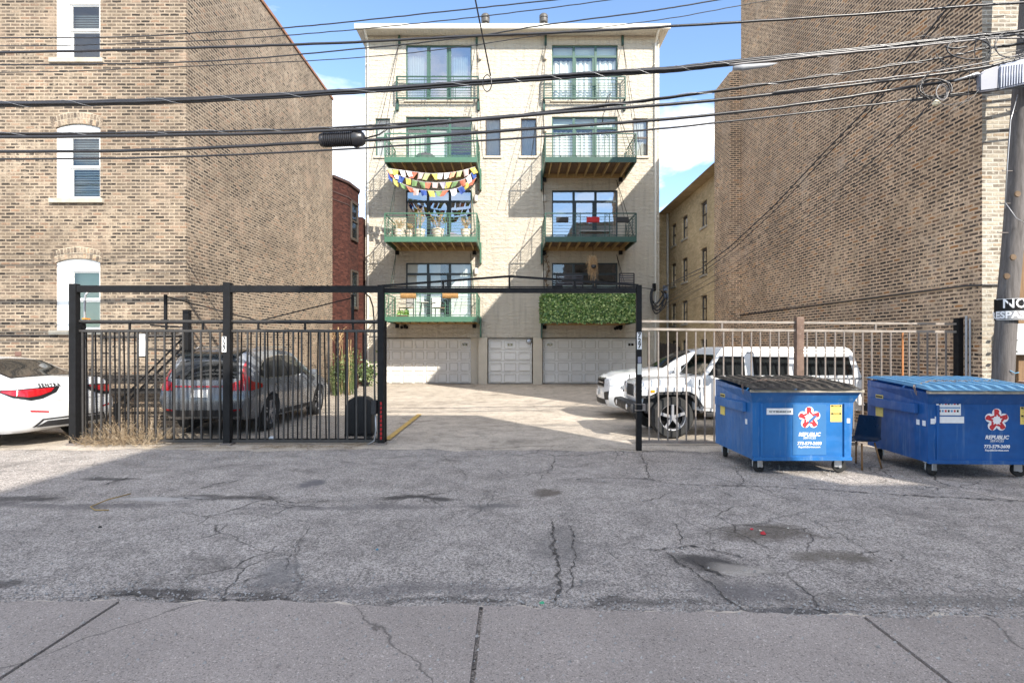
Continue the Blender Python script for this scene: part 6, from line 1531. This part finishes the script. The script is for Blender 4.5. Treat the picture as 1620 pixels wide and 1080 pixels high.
# utility pole
up = thing('utility_pole', 'weathered grey wooden utility pole leaning at the right edge behind the blue lidded container', 'utility pole', (pxX(1590, 9.0), 9.0, 0))
Yp = 9.0; pa = Vector((pxX(1577, Yp), Yp, -.1)); pbv = P(1647, -260, Yp)
pp = []; rr_ = []
for i in range(13):
    t = i / 12; pp.append(pa.lerp(pbv, t) + Vector((.012 * math.sin(i * 1.7), 0, 0))); rr_.append(.148 - .03 * t)
bm = B(); tube(bm, pp, rr_, 20); obj('shaft', bm, POLEW, up, smooth=True)
for y_, dx in ((178, -1), (272, -1), (323, -1), (369, -1)):
    c = P(1577 + (730 - y_) * .0707, y_, Yp); bm = B(); tube(bm, [c + Vector((-.12, -.05, 0)), c + Vector((-.28, -.05, 0)), c + Vector((-.28, -.05, .025))], .008, 5); obj('step_bolt', bm, RUSTY, up)
for x_, y_ in ((1592, 437), (1609, 307), (1602, 407)):
    bm = B(); lathe(bm, [(.045, -.02), (.05, .0), (.03, .02)], P(x_, y_, Yp - .19), 'y', 12); obj('knot_bolt', bm, plain('dark_knot', (.13, .085, .05), .8, var=.3) if 'dark_knot' not in bpy.data.materials else bpy.data.materials['dark_knot'], up, smooth=40)
bm = B(); tube(bm, [P(1590, 330, Yp - .2), P(1594, 260, Yp - .2), P(1599, 190, Yp - .22), P(1610, 150, Yp - .2)], .006, 5); tube(bm, [P(1590, 320, Yp - .2), P(1608, 345, Yp - .2), P(1620, 352, Yp - .2)], .005, 5); obj('ground_wire', bm, GALV, up, smooth=True)
# sign wrapped round the pole
sg_ = thing('wrapped_sign', 'black and white NO TRESPASSING sign bent round the utility pole', 'sign', tuple(P(1601, 490, Yp - .2)))
cx = pxX(1597, Yp); rs = .198
def arc(bm, z0, z1, a0, a1, r, mt=0, n=14):
    va = []
    for i in range(n + 1):
        a = a0 + (a1 - a0) * i / n; va.append((cx + r * math.sin(a), Yp - r * math.cos(a)))
    for i in range(n): quad(bm, (*va[i], z0), (*va[i + 1], z0), (*va[i + 1], z1), (*va[i], z1))
zb_, zm_, zt_ = pyZ(507, Yp), pyZ(491, Yp), pyZ(473, Yp)
bm = B(); arc(bm, zb_, zt_, R(-112), R(80), rs); bmesh.ops.solidify(bm, geom=bm.faces[:], thickness=.003); pn = obj('panel', bm, INK, sg_)
bm = B(); arc(bm, zt_ - .010, zt_ - .004, R(-94), R(94), rs + .003); arc(bm, zb_ + .006, zb_ + .012, R(-94), R(94), rs + .003); obj('white_edge', bm, WINK, pn)
def wraptext(body, size, z, m, r, bold):
    me = textmesh(body, size, .0, bold)
    for v in me.vertices:
        a = v.co.x / r - R(20); zz = v.co.y; v.co = Vector((cx + r * math.sin(a), Yp - r * math.cos(a), z + zz))
    me.materials.clear(); return obj('lettering', me, m, pn)
wraptext('NO', .205, (zt_ + zm_) / 2 + .005, WINK, rs + .004, .003)
bm = B(); arc(bm, zb_ + .02, zm_ - .012, R(-94), R(94), rs + .0025); obj('text_band', bm, plain('sign_grey', (.30, .30, .31), .5), pn)
wraptext('TRESPASSING', .150, (zb_ + zm_) / 2 - .002, WINK, rs + .005, .004)
# small boxes and riser right of the pole
rx = thing('riser_box', 'white metal riser cover strapped to the back of the utility pole', 'cover', (pxX(1618, 9.2), 9.25, 0))
obj('cover_shell', bbox(pxX(1606, 9.25), pxX(1640, 9.25), 9.24, 9.36, pyZ(561, 9.25), pyZ(512, 9.25), .01), plain('white_metal_cover', (.55, .58, .60), .4), rx)
for y_ in (518, 538, 556): obj('screw_tab', bbox(pxX(1604, 9.2), pxX(1610, 9.2), 9.2, 9.239, pyZ(y_, 9.2) - .012, pyZ(y_, 9.2) + .012), BLACK, rx)
wp = thing('wood_riser', 'orange brown rough wooden riser board right of the utility pole', 'board', (pxX(1640, 9.3), 9.4, 0))
obj('board', bbox(pxX(1609, 9.4), pxX(1660, 9.4), 9.37, 9.42, 0, 3.3), BROWNW, wp); obj('cap', bbox(pxX(1609, 9.4), pxX(1660, 9.4), 9.36, 9.43, 3.3, 3.34), RUSTY, wp)
bm = B(); lathe(bm, [(.11, 0), (.16, .08), (.17, .35), (.14, .5), (.16, .56), (.15, .62)], (pxX(1630, 9.0), 9.0, .55), 'z', 16)
wb_ = solo('bundled_roll', bm, plain('faded_pink_wrap', (.34, .22, .17), .8, var=.3), 'faded brown wrapped roll tied with blue strap right of the pole foot', 'roll', smooth=50)
bm = B(); lathe(bm, [(.166, 0), (.172, .03), (.166, .06)], (pxX(1630, 9.0), 9.0, 1.02), 'z', 16, caps=False); tube(bm, [P(1598, 586, 8.85), P(1606, 590, 8.83), P(1612, 589, 8.83)], .006, 5); solo('blue_strap', bm, plain('blue_strap', (.08, .30, .50), .5), 'blue strap tied round the brown roll right of the pole', 'strap')
# heavy drop to the meter cluster and the thin ones beneath it
def Yd(px): return max(8.7, min(26.6, 900 * 6.83 / (px - 810))) if px > 1000 else 26.6
D0 = [(1509, 0), (1411, 122), (1366, 178), (1305, 240), (1224, 326), (1154, 391), (1110, 424), (1077, 440), (1043, 458)]
for k, (off, r, lb_) in enumerate((((0, 0), .016, 'thick black service cable swooping from the upper right down to the cream building corner'), ((5, 4), .012, 'second black service cable hugging the thick one down the right brick wall'))):
    c = [P(x + off[0] * (1 if x > 1100 else 0), y + off[1] * (1 if x > 1060 else .3), Yd(x)) for x, y in D0]
    c = [c[0] + (c[0] - c[1]) * .6] + c; bm = B(); tube(bm, c, r, 6); solo('service_cable', bm, CABLE, lb_, 'cable', smooth=True)
for k, (sx, sy, mx, my, ex, ey) in enumerate(((1505, 95, 1340, 270, 1045, 476), (1512, 100, 1350, 262, 1046, 480), (1490, 150, 1330, 300, 1047, 484), (1480, 155, 1310, 325, 1049, 489), (1470, 165, 1320, 345, 1050, 480), (1455, 200, 1290, 370, 1062, 487))):
    pts = []
    for i in range(19):
        t = i / 18; px = (1 - t)**2 * sx + 2 * t * (1 - t) * (mx - 30) + t * t * ex; py = (1 - t)**2 * sy + 2 * t * (1 - t) * (my + 45) + t * t * ey
        pts.append(P(px, py, Yd(px)))
    bm = B(); tube(bm, pts, .0065, 5)
    solo('thin_drop_wire', bm, CABLE, ('topmost', 'second', 'third', 'fourth', 'fifth', 'lowest')[k] + ' of six hair thin drop wires running to the cream building corner', 'wire', 'thin drop wires to the cream building corner', smooth=True)
# cable cluster at the facade corner
cc = thing('cable_cluster', 'bundle of black looped cables and small grey boxes on the cream building corner', 'cable cluster', tuple(P(1040, 470, 26.6)))
Yk = 26.55; rnd = random.Random(4)
for i in range(9):
    bm = B(); x0_ = 1030 + rnd.uniform(-2, 2); x1_ = 1052 + rnd.uniform(-4, 3); dp = 474 + i * 2.1 + rnd.uniform(-1, 1)
    tube(bm, smoothpts([(x0_ + 3, 456), (x0_, 466), (x0_ + 2, dp), ((x0_ + x1_) / 2, dp + 5), (x1_, dp - 8), (x1_ + 1, 466), (x1_ - 3, 460)], Yk - .02 * i, 4), .022, 5); obj('cable_loop', bm, CABLE, cc, smooth=True)
for x_, y_ in ((1052, 456), (1053, 468)): obj('junction_box', bbox(pxX(x_ - 3.5, Yk), pxX(x_ + 3.5, Yk), Yk - .12, Yk + .05, pyZ(y_ + 4, Yk), pyZ(y_ - 4, Yk), .02), plain('grey_blue_box', (.12, .15, .20), .5), cc)
bm = B(); tube(bm, [P(1036, 458, Yk), P(1028, 456.5, Yk), P(1014, 455, Yk - .3), P(1005, 451, Yk - .6)], .018, 5); obj('side_lead', bm, CABLE, cc, smooth=True)
obj('insulator', bbox(pxX(1034, Yk), pxX(1038, Yk), Yk, Yk + .25, pyZ(460, Yk), pyZ(448, Yk), .01), BLACK, cc)
# ---------------------------------------------------------------- things on the balconies
def flagrow(pts, cols, seed, label):
    t = thing('flag_string', label, 'flag string', tuple(P(*pts[0][:2], 24.4)), 0, 'strings of prayer flags under the third floor balcony')
    V = smoothpts(pts, 24.42, 12); bm = B(); tube(bm, V, .008, 4); obj('rope', bm, WINK, t)
    L = [0]
    for a, b in zip(V, V[1:]): L.append(L[-1] + (b - a).length)
    n = len(cols); rnd = random.Random(seed)
    def at_(s):
        for i in range(len(V) - 1):
            if L[i + 1] >= s: return V[i].lerp(V[i + 1], (s - L[i]) / (L[i + 1] - L[i]))
        return V[-1]
    for k, cn_ in enumerate(cols):
        s0 = L[-1] * (k + .08) / n; s1 = L[-1] * (k + .92) / n; a, b = at_(s0), at_(s1); h = .27 + rnd.uniform(-.03, .03)
        sw = rnd.uniform(-.16, .16); lift = rnd.uniform(0, .06); bm = B(); g = []
        for j in range(5):
            v = j / 4; row = []
            for i in range(5):
                u = i / 4; p = a.lerp(b, u * (1 - .18 * v) + .09 * v); row.append(bm.verts.new(p + Vector((sw * v, -.05 * v * math.sin(u * 5 + k) - .03 * v, -h * v + lift * v * (u - .5)))))
            g.append(row)
        for j in range(4):
            for i in range(4): bm.faces.new((g[j][i], g[j][i + 1], g[j + 1][i + 1], g[j + 1][i]))
        obj('flag', bm, FL[cn_], t, smooth=True)
FL = {'y': plain('yellow_cloth', (.50, .42, .09), .8), 'w': plain('white_cloth', (.70, .68, .70), .8), 'r': plain('red_orange_cloth', (.42, .12, .07), .8), 'g': plain('green_cloth', (.13, .22, .09), .8),
      'b': plain('blue_cloth', (.03, .07, .27), .8), 'l': plain('lime_cloth', (.38, .44, .20), .8), 'p': plain('peach_cloth', (.75, .33, .20), .8), 'v': plain('greyed_violet_cloth', (.30, .28, .36), .8), 'k': plain('dusty_pink_cloth', (.45, .34, .32), .8)}
flagrow([(611, 266), (640, 270), (680, 274.5), (720, 272), (752, 264)], 'lywwrklywwplky', 1, 'topmost string of small coloured cloth flags under the third floor balcony')
flagrow([(611, 268), (635, 279), (670, 288), (710, 288), (735, 283), (752, 267)], 'rwbyggrkvygrwb', 2, 'middle sagging string of coloured cloth flags with orange and green squares')
flagrow([(613, 272), (628, 286), (655, 298), (690, 302), (722, 298), (740, 288), (754, 281)], 'bygrkbygrwbyr', 3, 'lowest string of coloured cloth flags hanging before the dark transom')
# dried plants in pots, second floor left
STRAW = plain('dry_straw', (.50, .36, .19), .9, var=.3, scale=20); POTW = plain('cream_ceramic', (.70, .63, .52), .5, var=.08)
def spray(bm, c, n, h, spread, rnd, lw=.012, leaf=.05):
    for _ in range(n):
        a = rnd.uniform(0, 2 * PI); s = rnd.uniform(.2, 1) * spread; hh = h * rnd.uniform(.5, 1); tip = c + Vector((math.cos(a) * s, math.sin(a) * s, hh)); mid = c.lerp(tip, .5) + Vector((0, 0, hh * .15))
        for p, q in ((c, mid), (mid, tip)):
            d = (q - p).normalized(); w_ = d.cross(Vector((rnd.uniform(-1, 1), rnd.uniform(-1, 1), .2))).normalized() * lw / 2; quad(bm, p - w_, p + w_, q + w_ * .6, q - w_ * .6)
        for _k in range(4):
            p = mid.lerp(tip, rnd.random()); d = Vector((rnd.uniform(-1, 1), rnd.uniform(-1, 1), rnd.uniform(-.3, 1))).normalized() * leaf; w_ = d.cross(Vector((rnd.random(), 1, rnd.random()))).normalized() * leaf * .28
            quad(bm, p, p + d * .5 + w_, p + d, p + d * .5 - w_)
for i, (px, y, r, h, sp, lab) in enumerate(((631, 25.0, .22, .55, .42, 'cream pot of short brown dried stalks, leftmost on the second floor left balcony'), (648, 25.2, .15, .35, .2, 'small cream pot behind a lantern frame on the second floor left balcony'),
        (664, 25.1, .24, 1.15, .30, 'cream pot with one tall pale dried plume on the second floor left balcony'), (693, 24.95, .26, .75, .45, 'cream pot with the largest golden dried bush on the second floor left balcony'), (737, 25.0, .22, .6, .32, 'cream pot with twiggy dried stalks at the right end of the left balcony'))):
    x = pxX(px, y); t = thing('potted_plant', lab, 'plant', (x, y, 6.49), 0, 'pots of dried plants on the second floor left balcony')
    bm = B(); lathe(bm, [(r * .7, 0), (r * .95, .22), (r, .36), (r * 1.06, .37), (r * 1.06, .42), (r * .9, .42), (r * .88, .36)], (x, y, 6.482), 'z', 18); obj('pot', bm, POTW, t, smooth=40)
    bm = B(); spray(bm, Vector((x, y, 6.84)), 46, h, sp, random.Random(i), .012, .055); obj('foliage', bm, STRAW, t, smooth='keep')
# lantern, low crate
bx = thing('garden_box', 'small slanted grey planter box leaning among the dried pots', 'box', (pxX(722, 25), 25, 6.49)); bm = B(); prism(bm, [(pxX(713, 25), 6.482), (pxX(733, 25), 6.482), (pxX(731, 25), 6.62), (pxX(712, 25), 6.76)], 24.9, 25.15, 'y', .01); obj('box_shell', bm, plain('grey_planter', (.30, .28, .32), .6), bx)
obj('soil', bbox(pxX(714, 25), pxX(730, 25), 24.92, 25.13, 6.60, 6.61), plain('dark_soil', (.03, .025, .02), .9), bx)
# hedge screen round the first floor right balcony
hs_ = thing('hedge_screen', 'green artificial leaf hedge panel wrapped round the first floor right balcony', 'hedge screen', (3.4, 24.4, 3.0))
LEAF = {}
def leafmat(name, a, b_, c_):
    m, n, b = mat(name); inf = nd(n, 'NewGeometry'); r_ = ramp(n, inf.outputs['Random Per Island'], [(0.0, a), (0.5, b_), (1.0, c_)]); setp(n, b, Base_Color=r_, Roughness=.45, Specular_IOR_Level=.5); return m
HEDGE = leafmat('hedge_leaves', (.025, .08, .018), (.11, .22, .045), (.42, .52, .20)); 
bm = B(); rnd = random.Random(12); x0, x1 = 1.36, 5.33; zz0, zz1 = 2.82, 4.06
def leafq(bm, p, s, nrm):
    d = Vector((rnd.uniform(-1, 1), rnd.uniform(-1, 1) * .5, rnd.uniform(-1, 1))).normalized() * s; d += nrm * rnd.uniform(-.2, .6) * s; w_ = d.cross(nrm + Vector((rnd.uniform(-.4, .4), 0, rnd.uniform(-.4, .4)))).normalized() * s * .42
    v = [bm.verts.new(q) for q in (p, p + d * .5 + w_, p + d, p + d * .5 - w_)]; bm.faces.new(v)
for _ in range(7500):
    hx = rnd.uniform(x0, x1); wv_h = .05 * mnoise.noise(Vector((hx * 3, 0, 0))) + .03 * rnd.random()
    leafq(bm, Vector((hx, 24.42 - rnd.random() ** 2 * .14, rnd.uniform(zz0 - .05 * rnd.random(), zz1 + wv_h))), rnd.uniform(.05, .12), Vector((0, -1, 0)))
for _ in range(1600):
    leafq(bm, Vector((x0 - rnd.random() * .07, rnd.uniform(24.4, 26.2), rnd.uniform(zz0, zz1))), rnd.uniform(.05, .10), Vector((-1, 0, 0)))
obj('leaves', bm, HEDGE, hs_, smooth='keep')
bm = B(); box(bm, x0, x1, 24.43, 24.445, zz0, zz1 - .02); box(bm, x0, x0 + .015, 24.446, 26.2, zz0, zz1 - .02); obj('backing_mesh', bm, plain('dark_green_backing', (.012, .03, .012), .8), hs_)
# straw hanging basket
hb_ = thing('hanging_basket', 'dead straw coloured hanging basket before the first floor right door', 'hanging plant', tuple(P(938, 425, 24.6)))
c = P(938, 424, 24.6); bm = B(); rnd = random.Random(3)
for _ in range(360):
    a = rnd.uniform(0, 2 * PI); rr0 = rnd.uniform(.05, .30) * rnd.uniform(.35, 1); p0 = c + Vector((0, 0, .18 + rnd.uniform(-.2, .15))); tp = p0 + Vector((math.cos(a) * rr0, math.sin(a) * rr0, rnd.uniform(-.05, .28))); en = tp + Vector((math.cos(a) * rr0 * .1 + rnd.uniform(-.08, .08), rnd.uniform(-.05, .05), -rnd.uniform(.05, .95) * rnd.random()))
    for u, v in ((p0, tp), (tp, en)):
        w_ = (v - u).cross(Vector((rnd.random(), 1, .3))).normalized() * .0045; quad(bm, u - w_, u + w_, v + w_, v - w_)
    continue
    r = rnd.uniform(.03, .30) * rnd.uniform(.6, 1); z = rnd.uniform(-.15, .42); z2 = z - rnd.uniform(.2, .95) * (1 if rnd.random() < .5 else .4)
    p = c + Vector((math.cos(a) * r * .8, math.sin(a) * r * .8, z * .9)); q = c + Vector((math.cos(a) * r * (1.0 if z2 > -.3 else .45), math.sin(a) * r * .6, z2)); m_ = p.lerp(q, .4) + Vector((math.cos(a), math.sin(a), 0)) * .06
    for u, v in ((p, m_), (m_, q)):
        w_ = (v - u).cross(Vector((rnd.random(), 1, .3))).normalized() * .0045; quad(bm, u - w_, u + w_, v + w_, v - w_)
obj('dry_stems', bm, plain('dead_fronds', (.38, .25, .13), .9, var=.4, scale=30), hb_, smooth='keep'); bm = B(); lathe(bm, [(.02, -.13), (.09, -.10), (.115, 0), (.105, .02)], c + Vector((0, -.22, .08)), 'z', 14); obj('bowl', bm, PLAST, hb_, smooth=50)
bm = B(); tube(bm, [c + Vector((0, 0, .4)), c + Vector((.01, .02, .95))], .008, 4); obj('hook_wire', bm, BLACK, hb_)
# first floor right: grey loungers and dark screen behind the header
for x0_, x1_, lab in ((880, 922, 'dark woven lounge back at the left of the hedge balcony'), (980, 1003, 'dark slatted bench back at the right of the hedge balcony')):
    Y = 25.3; xa, xb = pxX(x0_, Y), pxX(x1_, Y); t = thing('lounge_chair', lab, 'chair', ((xa + xb) / 2, Y, 3.0)); n = 11
    fr = B(); beam(fr, (xa, Y, 3.0), (xa, Y, 5.0), .05); beam(fr, (xb, Y, 3.0), (xb, Y, 5.0), .05); beam(fr, (xa, Y, 5.0), (xb, Y, 5.0), .05); obj('back_frame', fr, PLAST, t)
    bm = B()
    for k in range(n): beam(bm, (xa, Y, 3.9 + k * .1), (xb, Y, 3.9 + k * .1), .012, .055)
    obj('slats', bm, plain('charcoal_slat', (.06, .055, .065), .6), t); bm = B(); box(bm, xa, xb, Y - .5, Y, 3.40, 3.46); obj('seat', bm, PLAST, t)
# boxes hung on the second floor right railing
REDC = plain('red_planter', (.42, .01, .015), .5)
for (a, b, m_, lab) in ((880, 899, PLAST, 'black'), (928, 948, REDC, 'red'), (975, 994, PLAST, 'black')):
    side = 'left end' if a == 880 else ('middle' if m_ is REDC else 'right end')
    Y = 24.42; xa, xb = pxX(a, Y), pxX(b, Y); z1 = pyZ(344, Y); z0 = pyZ(352, Y)
    t = thing('rail_planter', '%s planter box hung at the %s of the second floor right railing' % (lab, side), 'planter', ((xa + xb) / 2, Y, z0), 0, 'planter boxes on the second floor right railing')
    bm = B(); prism(bm, [(Y - .12, z1), (Y + .08, z1), (Y + .06, z0), (Y - .09, z0)], xa, xb, 'x', .012); obj('trough', bm, m_, t)
    for x in (xa + .1, xb - .1): obj('hook', bbox(x, x + .02, Y + .08, Y + .14, z1 - .02, z1 + .0), BLACK, t)
# low table on the second floor right balcony
lt = thing('low_table', 'low grey picnic table on the second floor right balcony', 'table', (3.6, 25.4, 6.49))
obj('table_top', bbox(3.0, 4.4, 25.1, 25.7, 6.84, 6.88), plain('grey_table', (.36, .36, .36), .6), lt)
for x in (3.2, 4.2):
    for s in (-1, 1): bm = B(); beam(bm, (x, 25.4 - s * .25, 6.48), (x, 25.4 + s * .2, 6.84), .04); obj('leg', bm, GALV, lt)
# wicker rail baskets, chairs and table on the first floor left balcony
WICK = plain('golden_wicker', (.30, .17, .06), .7, var=.35, scale=18, bmp=.8, bscale=60)
for a, b, lab in ((634, 658, 'left'), (700, 725, 'right')):
    Y = 24.42; xa, xb = pxX(a, Y), pxX(b, Y); z1 = pyZ(464, Y); z0 = pyZ(472, Y)
    t = thing('wicker_basket', '%s one of two golden wicker troughs on the first floor left railing' % lab, 'basket', ((xa + xb) / 2, Y, z0), 0, 'wicker troughs on the first floor left railing')
    bm = B(); n = 14
    for k in range(n): x = xa + (xb - xa) * (k + .5) / n; lathe(bm, [(.025, z0 - z0), (.03, (z1 - z0) * .5), (.024, z1 - z0)], (x, Y - .08, z0), 'z', 6)
    obj('weave', bm, WICK, t, smooth=True); obj('liner', bbox(xa, xb, Y - .07, Y + .08, z0 + .01, z1 - .02), WICK, t)
WCH = plain('white_slat_paint', (.62, .60, .58), .5)
def patio_chair(px, y, rz, lab):
    x = pxX(px, y); z = 3.05; t = thing('patio_chair', lab, 'chair', (x, y, z), rz, 'patio chairs on the first floor left balcony')
    obj('seat', bbox(-.24, .24, -.24, .24, .42, .45), BROWNW, t, local=True)
    for sx in (-.22, .22):
        for sy in (-.22, .22): obj('leg', bbox(sx - .015, sx + .015, sy - .015, sy + .015, 0, .42 if sy < 0 else .9), PLAST, t, local=True)
    bm = B()
    for k in range(8): box(bm, -.20 + k * .055, -.165 + k * .055, .20, .215, .45, .9)
    obj('backrest', bm, WCH, t, local=True); bm = B(); box(bm, -.26, -.22, -.24, .2, .62, .65); box(bm, .22, .26, -.24, .2, .62, .65); obj('armrests', bm, PLAST, t, local=True)
patio_chair(643, 25.5, R(-35), 'slatted white patio chair at the left of the small bistro table'); patio_chair(693, 25.5, R(30), 'slatted white patio chair at the right of the small bistro table')
bt_ = thing('bistro_table', 'small round bistro table between two slatted chairs on the first floor left balcony', 'table', (pxX(668, 25.5), 25.5, 3.05))
bm = B(); lathe(bm, [(.30, 0), (.31, .02), (.30, .03)], (pxX(668, 25.5), 25.5, 3.72), 'z', 20); obj('table_top', bm, WCH, bt_, smooth=40); 
for k in range(3): bm = B(); a = k * 2.1; beam(bm, (pxX(668, 25.5) + .05 * math.cos(a), 25.5 + .05 * math.sin(a), 3.72), (pxX(668, 25.5) + .24 * math.cos(a), 25.5 + .24 * math.sin(a), 3.04), .02); obj('leg', bm, PLAST, bt_)
GRNL = leafmat('lettuce_green_leaves', (.10, .22, .03), (.18, .32, .06), (.30, .42, .12))
tp = thing('potted_plant', 'low bright green leafy plant at the edge of the first floor left balcony', 'plant', (pxX(637, 24.7), 24.7, 3.05)); bm = B(); rnd = random.Random(8)
for _ in range(130): leafq(bm, Vector((pxX(rnd.uniform(629, 646), 24.7), 24.7 + rnd.uniform(-.1, .1), 3.1 + rnd.uniform(0, .2))), .09, Vector((0, -1, .3)))
obj('leaves', bm, GRNL, tp, smooth='keep'); obj('tray', bbox(pxX(628, 24.7), pxX(646, 24.7), 24.6, 24.85, 3.042, 3.12), TERRA, tp)
# covered grill and folded chairs on the third floor
kg = thing('covered_grill', 'dark dome shaped grill cover on the third floor left balcony', 'grill', (pxX(673, 25.2), 25.2, 9.92)); bm = B(); lathe(bm, [(.55, 0), (.52, .15), (.38, .30), (.15, .38), (.02, .40)], (pxX(673, 25.2), 25.2, 9.91), 'z', 20); obj('cover', bm, plain('charcoal_cover', (.07, .07, .08), .7), kg, smooth=60)
bm = B(); lathe(bm, [(.04, 0), (.05, .03), (.02, .06)], (pxX(673, 25.2), 25.2, 10.30), 'z', 10); obj('knob', bm, BLACK, kg)
for px in (895, 920, 950): 
    lab = {895: 'leftmost', 920: 'middle', 950: 'rightmost'}[px]
    t = thing('deck_box', '%s low dark crate on the third floor right balcony' % lab, 'crate', (pxX(px, 25.2), 25.2, 9.92), 0, 'low dark crates on the third floor right balcony')
    bm = B(); x = pxX(px, 25.2)
    for k in range(4): box(bm, x - .28, x + .28, 25.0, 25.4, 9.908 + k * .05, 9.945 + k * .05)
    obj('slats', bm, plain('dark_crate', (.05, .045, .04), .7) if 'dark_crate' not in bpy.data.materials else bpy.data.materials['dark_crate'], t); obj('corner_post', bbox(x - .26, x - .22, 25.02, 25.06, 9.908, 10.13), BLACK, t)
# ---------------------------------------------------------------- plants
def weeds(name, label, cat, pts, m, seed, n, h, kind=None, lw=.006, leaf=.03):
    rnd = random.Random(seed); bm = B()
    for _ in range(n):
        x0_, x1_, y0_, y1_ = pts; c = Vector((rnd.uniform(x0_, x1_), rnd.uniform(y0_, y1_), .01)); spray(bm, c, 9, h * rnd.uniform(.25, 1) ** 1.5, .30, rnd, lw * .6, leaf * .55)
    return meta(obj(name, bm, m, smooth='keep'), label, cat, None, kind)
DRYW = leafmat('dead_weed', (.12, .08, .05), (.24, .17, .10), (.40, .32, .21))
weeds('dry_weeds', 'tangle of dead brown weeds at the foot of the far left pickets', 'weeds', (-7.5, -6.2, 9.7, 10.6), DRYW, 1, 150, .5, 'stuff')
weeds('wall_weeds', 'sparse dead weeds scattered along the base of the walls and right fence', 'weeds', (5.0, 7.8, 9.7, 10.2), DRYW, 5, 24, .22, 'stuff')
weeds('ground_litter', 'thin strip of dead grass and twigs along the bottom of the gate', 'dry grass', (-6.2, -2.5, 9.5, 9.95), DRYW, 2, 60, .05, 'stuff', .004, .02)
GRN = leafmat('shrub_leaves', (.04, .07, .02), (.10, .15, .05), (.24, .28, .12))
sh = thing('garden_shrub', 'loose green shrub with dry tips by the red brick corner', 'shrub', (-6.0, 20.5, 0)); bm = B(); rnd = random.Random(21)
for _ in range(26):
    c = Vector((rnd.uniform(-6.4, -5.7), rnd.uniform(20, 21.2), 0)); spray(bm, c, 9, rnd.uniform(.8, 2.0), .3, rnd, .012, .09)
obj('foliage', bm, GRN, sh, smooth='keep'); bm = B()
for _ in range(9): c = Vector((rnd.uniform(-6.3, -5.8), rnd.uniform(20.1, 21), 0)); tube(bm, [c, c + Vector((rnd.uniform(-.1, .1), 0, 1.2)), c + Vector((rnd.uniform(-.2, .2), 0, 2.0))], [.012, .009, .004], 5)
obj('stems', bm, STRAW, sh); bm = B(); spray(bm, Vector((-6.25, 20.3, 1.7)), 24, .75, .3, rnd, .012, .06); obj('dry_tips', bm, STRAW, sh, smooth='keep')
dp = thing('potted_plant', 'small dark leafy bush beside the left corner of the cream building', 'plant', (-6.5, 25.3, 0)); bm = B(); rnd = random.Random(5)
for _ in range(300): leafq(bm, Vector((-6.5 + rnd.gauss(0, .28), 25.3 + rnd.gauss(0, .25), .5 + rnd.gauss(0, .28))), .13, Vector((0, -1, .3)))
obj('leaves', bm, GRN, dp, smooth='keep'); bm = B(); lathe(bm, [(.16, 0), (.22, .3), (.2, .3)], (-6.5, 25.3, .01), 'z', 14); obj('pot', bm, PLAST, dp)
vn = thing('dead_vine', 'dead brown vine climbing the wall left of the hedge balcony door', 'vine', (pxX(868, 26.6), 26.6, 3.0)); bm = B(); rnd = random.Random(6); pts = [Vector((pxX(866 + 2.5 * math.sin(i * 1.3), 26.6), 26.68, 3.0 + i * .22)) for i in range(15)]
tube(bm, pts, .02, 5); obj('stem', bm, BROWNW, vn); bm = B()
for p in pts: spray(bm, p, 5, .12, .16, rnd, .012, .07)
obj('twigs', bm, DRYW, vn, smooth='keep')
# ---------------------------------------------------------------- litter on the alley
def bit(px, py, s, col, label, name='litter_scrap', cat='litter'):
    g = G(px, py); rnd = random.Random(int(px)); bm = B(); n = 7; top = []; bot = []
    for k in range(n): a = 2 * PI * k / n; r = s * rnd.uniform(.6, 1); bot.append(bm.verts.new((g.x + r * math.cos(a), g.y + r * math.sin(a) * .7, .006))); top.append(bm.verts.new((g.x + r * .7 * math.cos(a), g.y + r * .5 * math.sin(a), .006 + s * rnd.uniform(.25, .7))))
    bm.faces.new(top); bm.faces.new(bot[::-1])
    for k in range(n): bm.faces.new((bot[k], bot[(k + 1) % n], top[(k + 1) % n], top[k]))
    return solo(name, bm, plain('scrap_' + str(int(px)), col, .6), label, cat)
bit(1189, 838, .022, (.5, .03, .05), 'crumpled pink red wrapper on the oily patch, left one'); bit(1207, 845, .034, (.45, .02, .03), 'crushed red wrapper on the oily patch, right one'); bit(1203, 840, .016, (.7, .62, .5), 'tiny cream scrap between the red wrappers')
bit(1247, 836, .012, (.7, .68, .6), 'tiny pale scrap right of the red wrappers'); bit(857, 955, .02, (.05, .35, .18), 'small green plastic scrap near the pavement edge'); bit(597, 870, .016, (.05, .22, .33), 'small teal fragment on the asphalt left of centre')
bit(158, 835, .024, (.02, .02, .02), 'small black lump on the asphalt at the left'); bit(1161, 1052, .012, (.35, .12, .02), 'tiny orange brown leaf on the concrete'); bit(360, 998, .013, (.22, .25, .30), 'blue grey pebble on the concrete slab at the left'); bit(1410, 888, .014, (.02, .02, .02), 'small black pebble on the asphalt at the right')
bm = B(); tube(bm, [G(207, 782) + Vector((0, 0, .012)), G(170, 792) + Vector((0, 0, .014)), G(143, 803) + Vector((0, 0, .012)), G(150, 808) + Vector((0, 0, .012)), G(172, 808) + Vector((0, 0, .012))], .007, 5)
solo('bent_twig', bm, plain('tan_twig', (.32, .22, .09), .8), 'long bent tan twig lying on the broken asphalt at the left', 'twig', smooth=True)
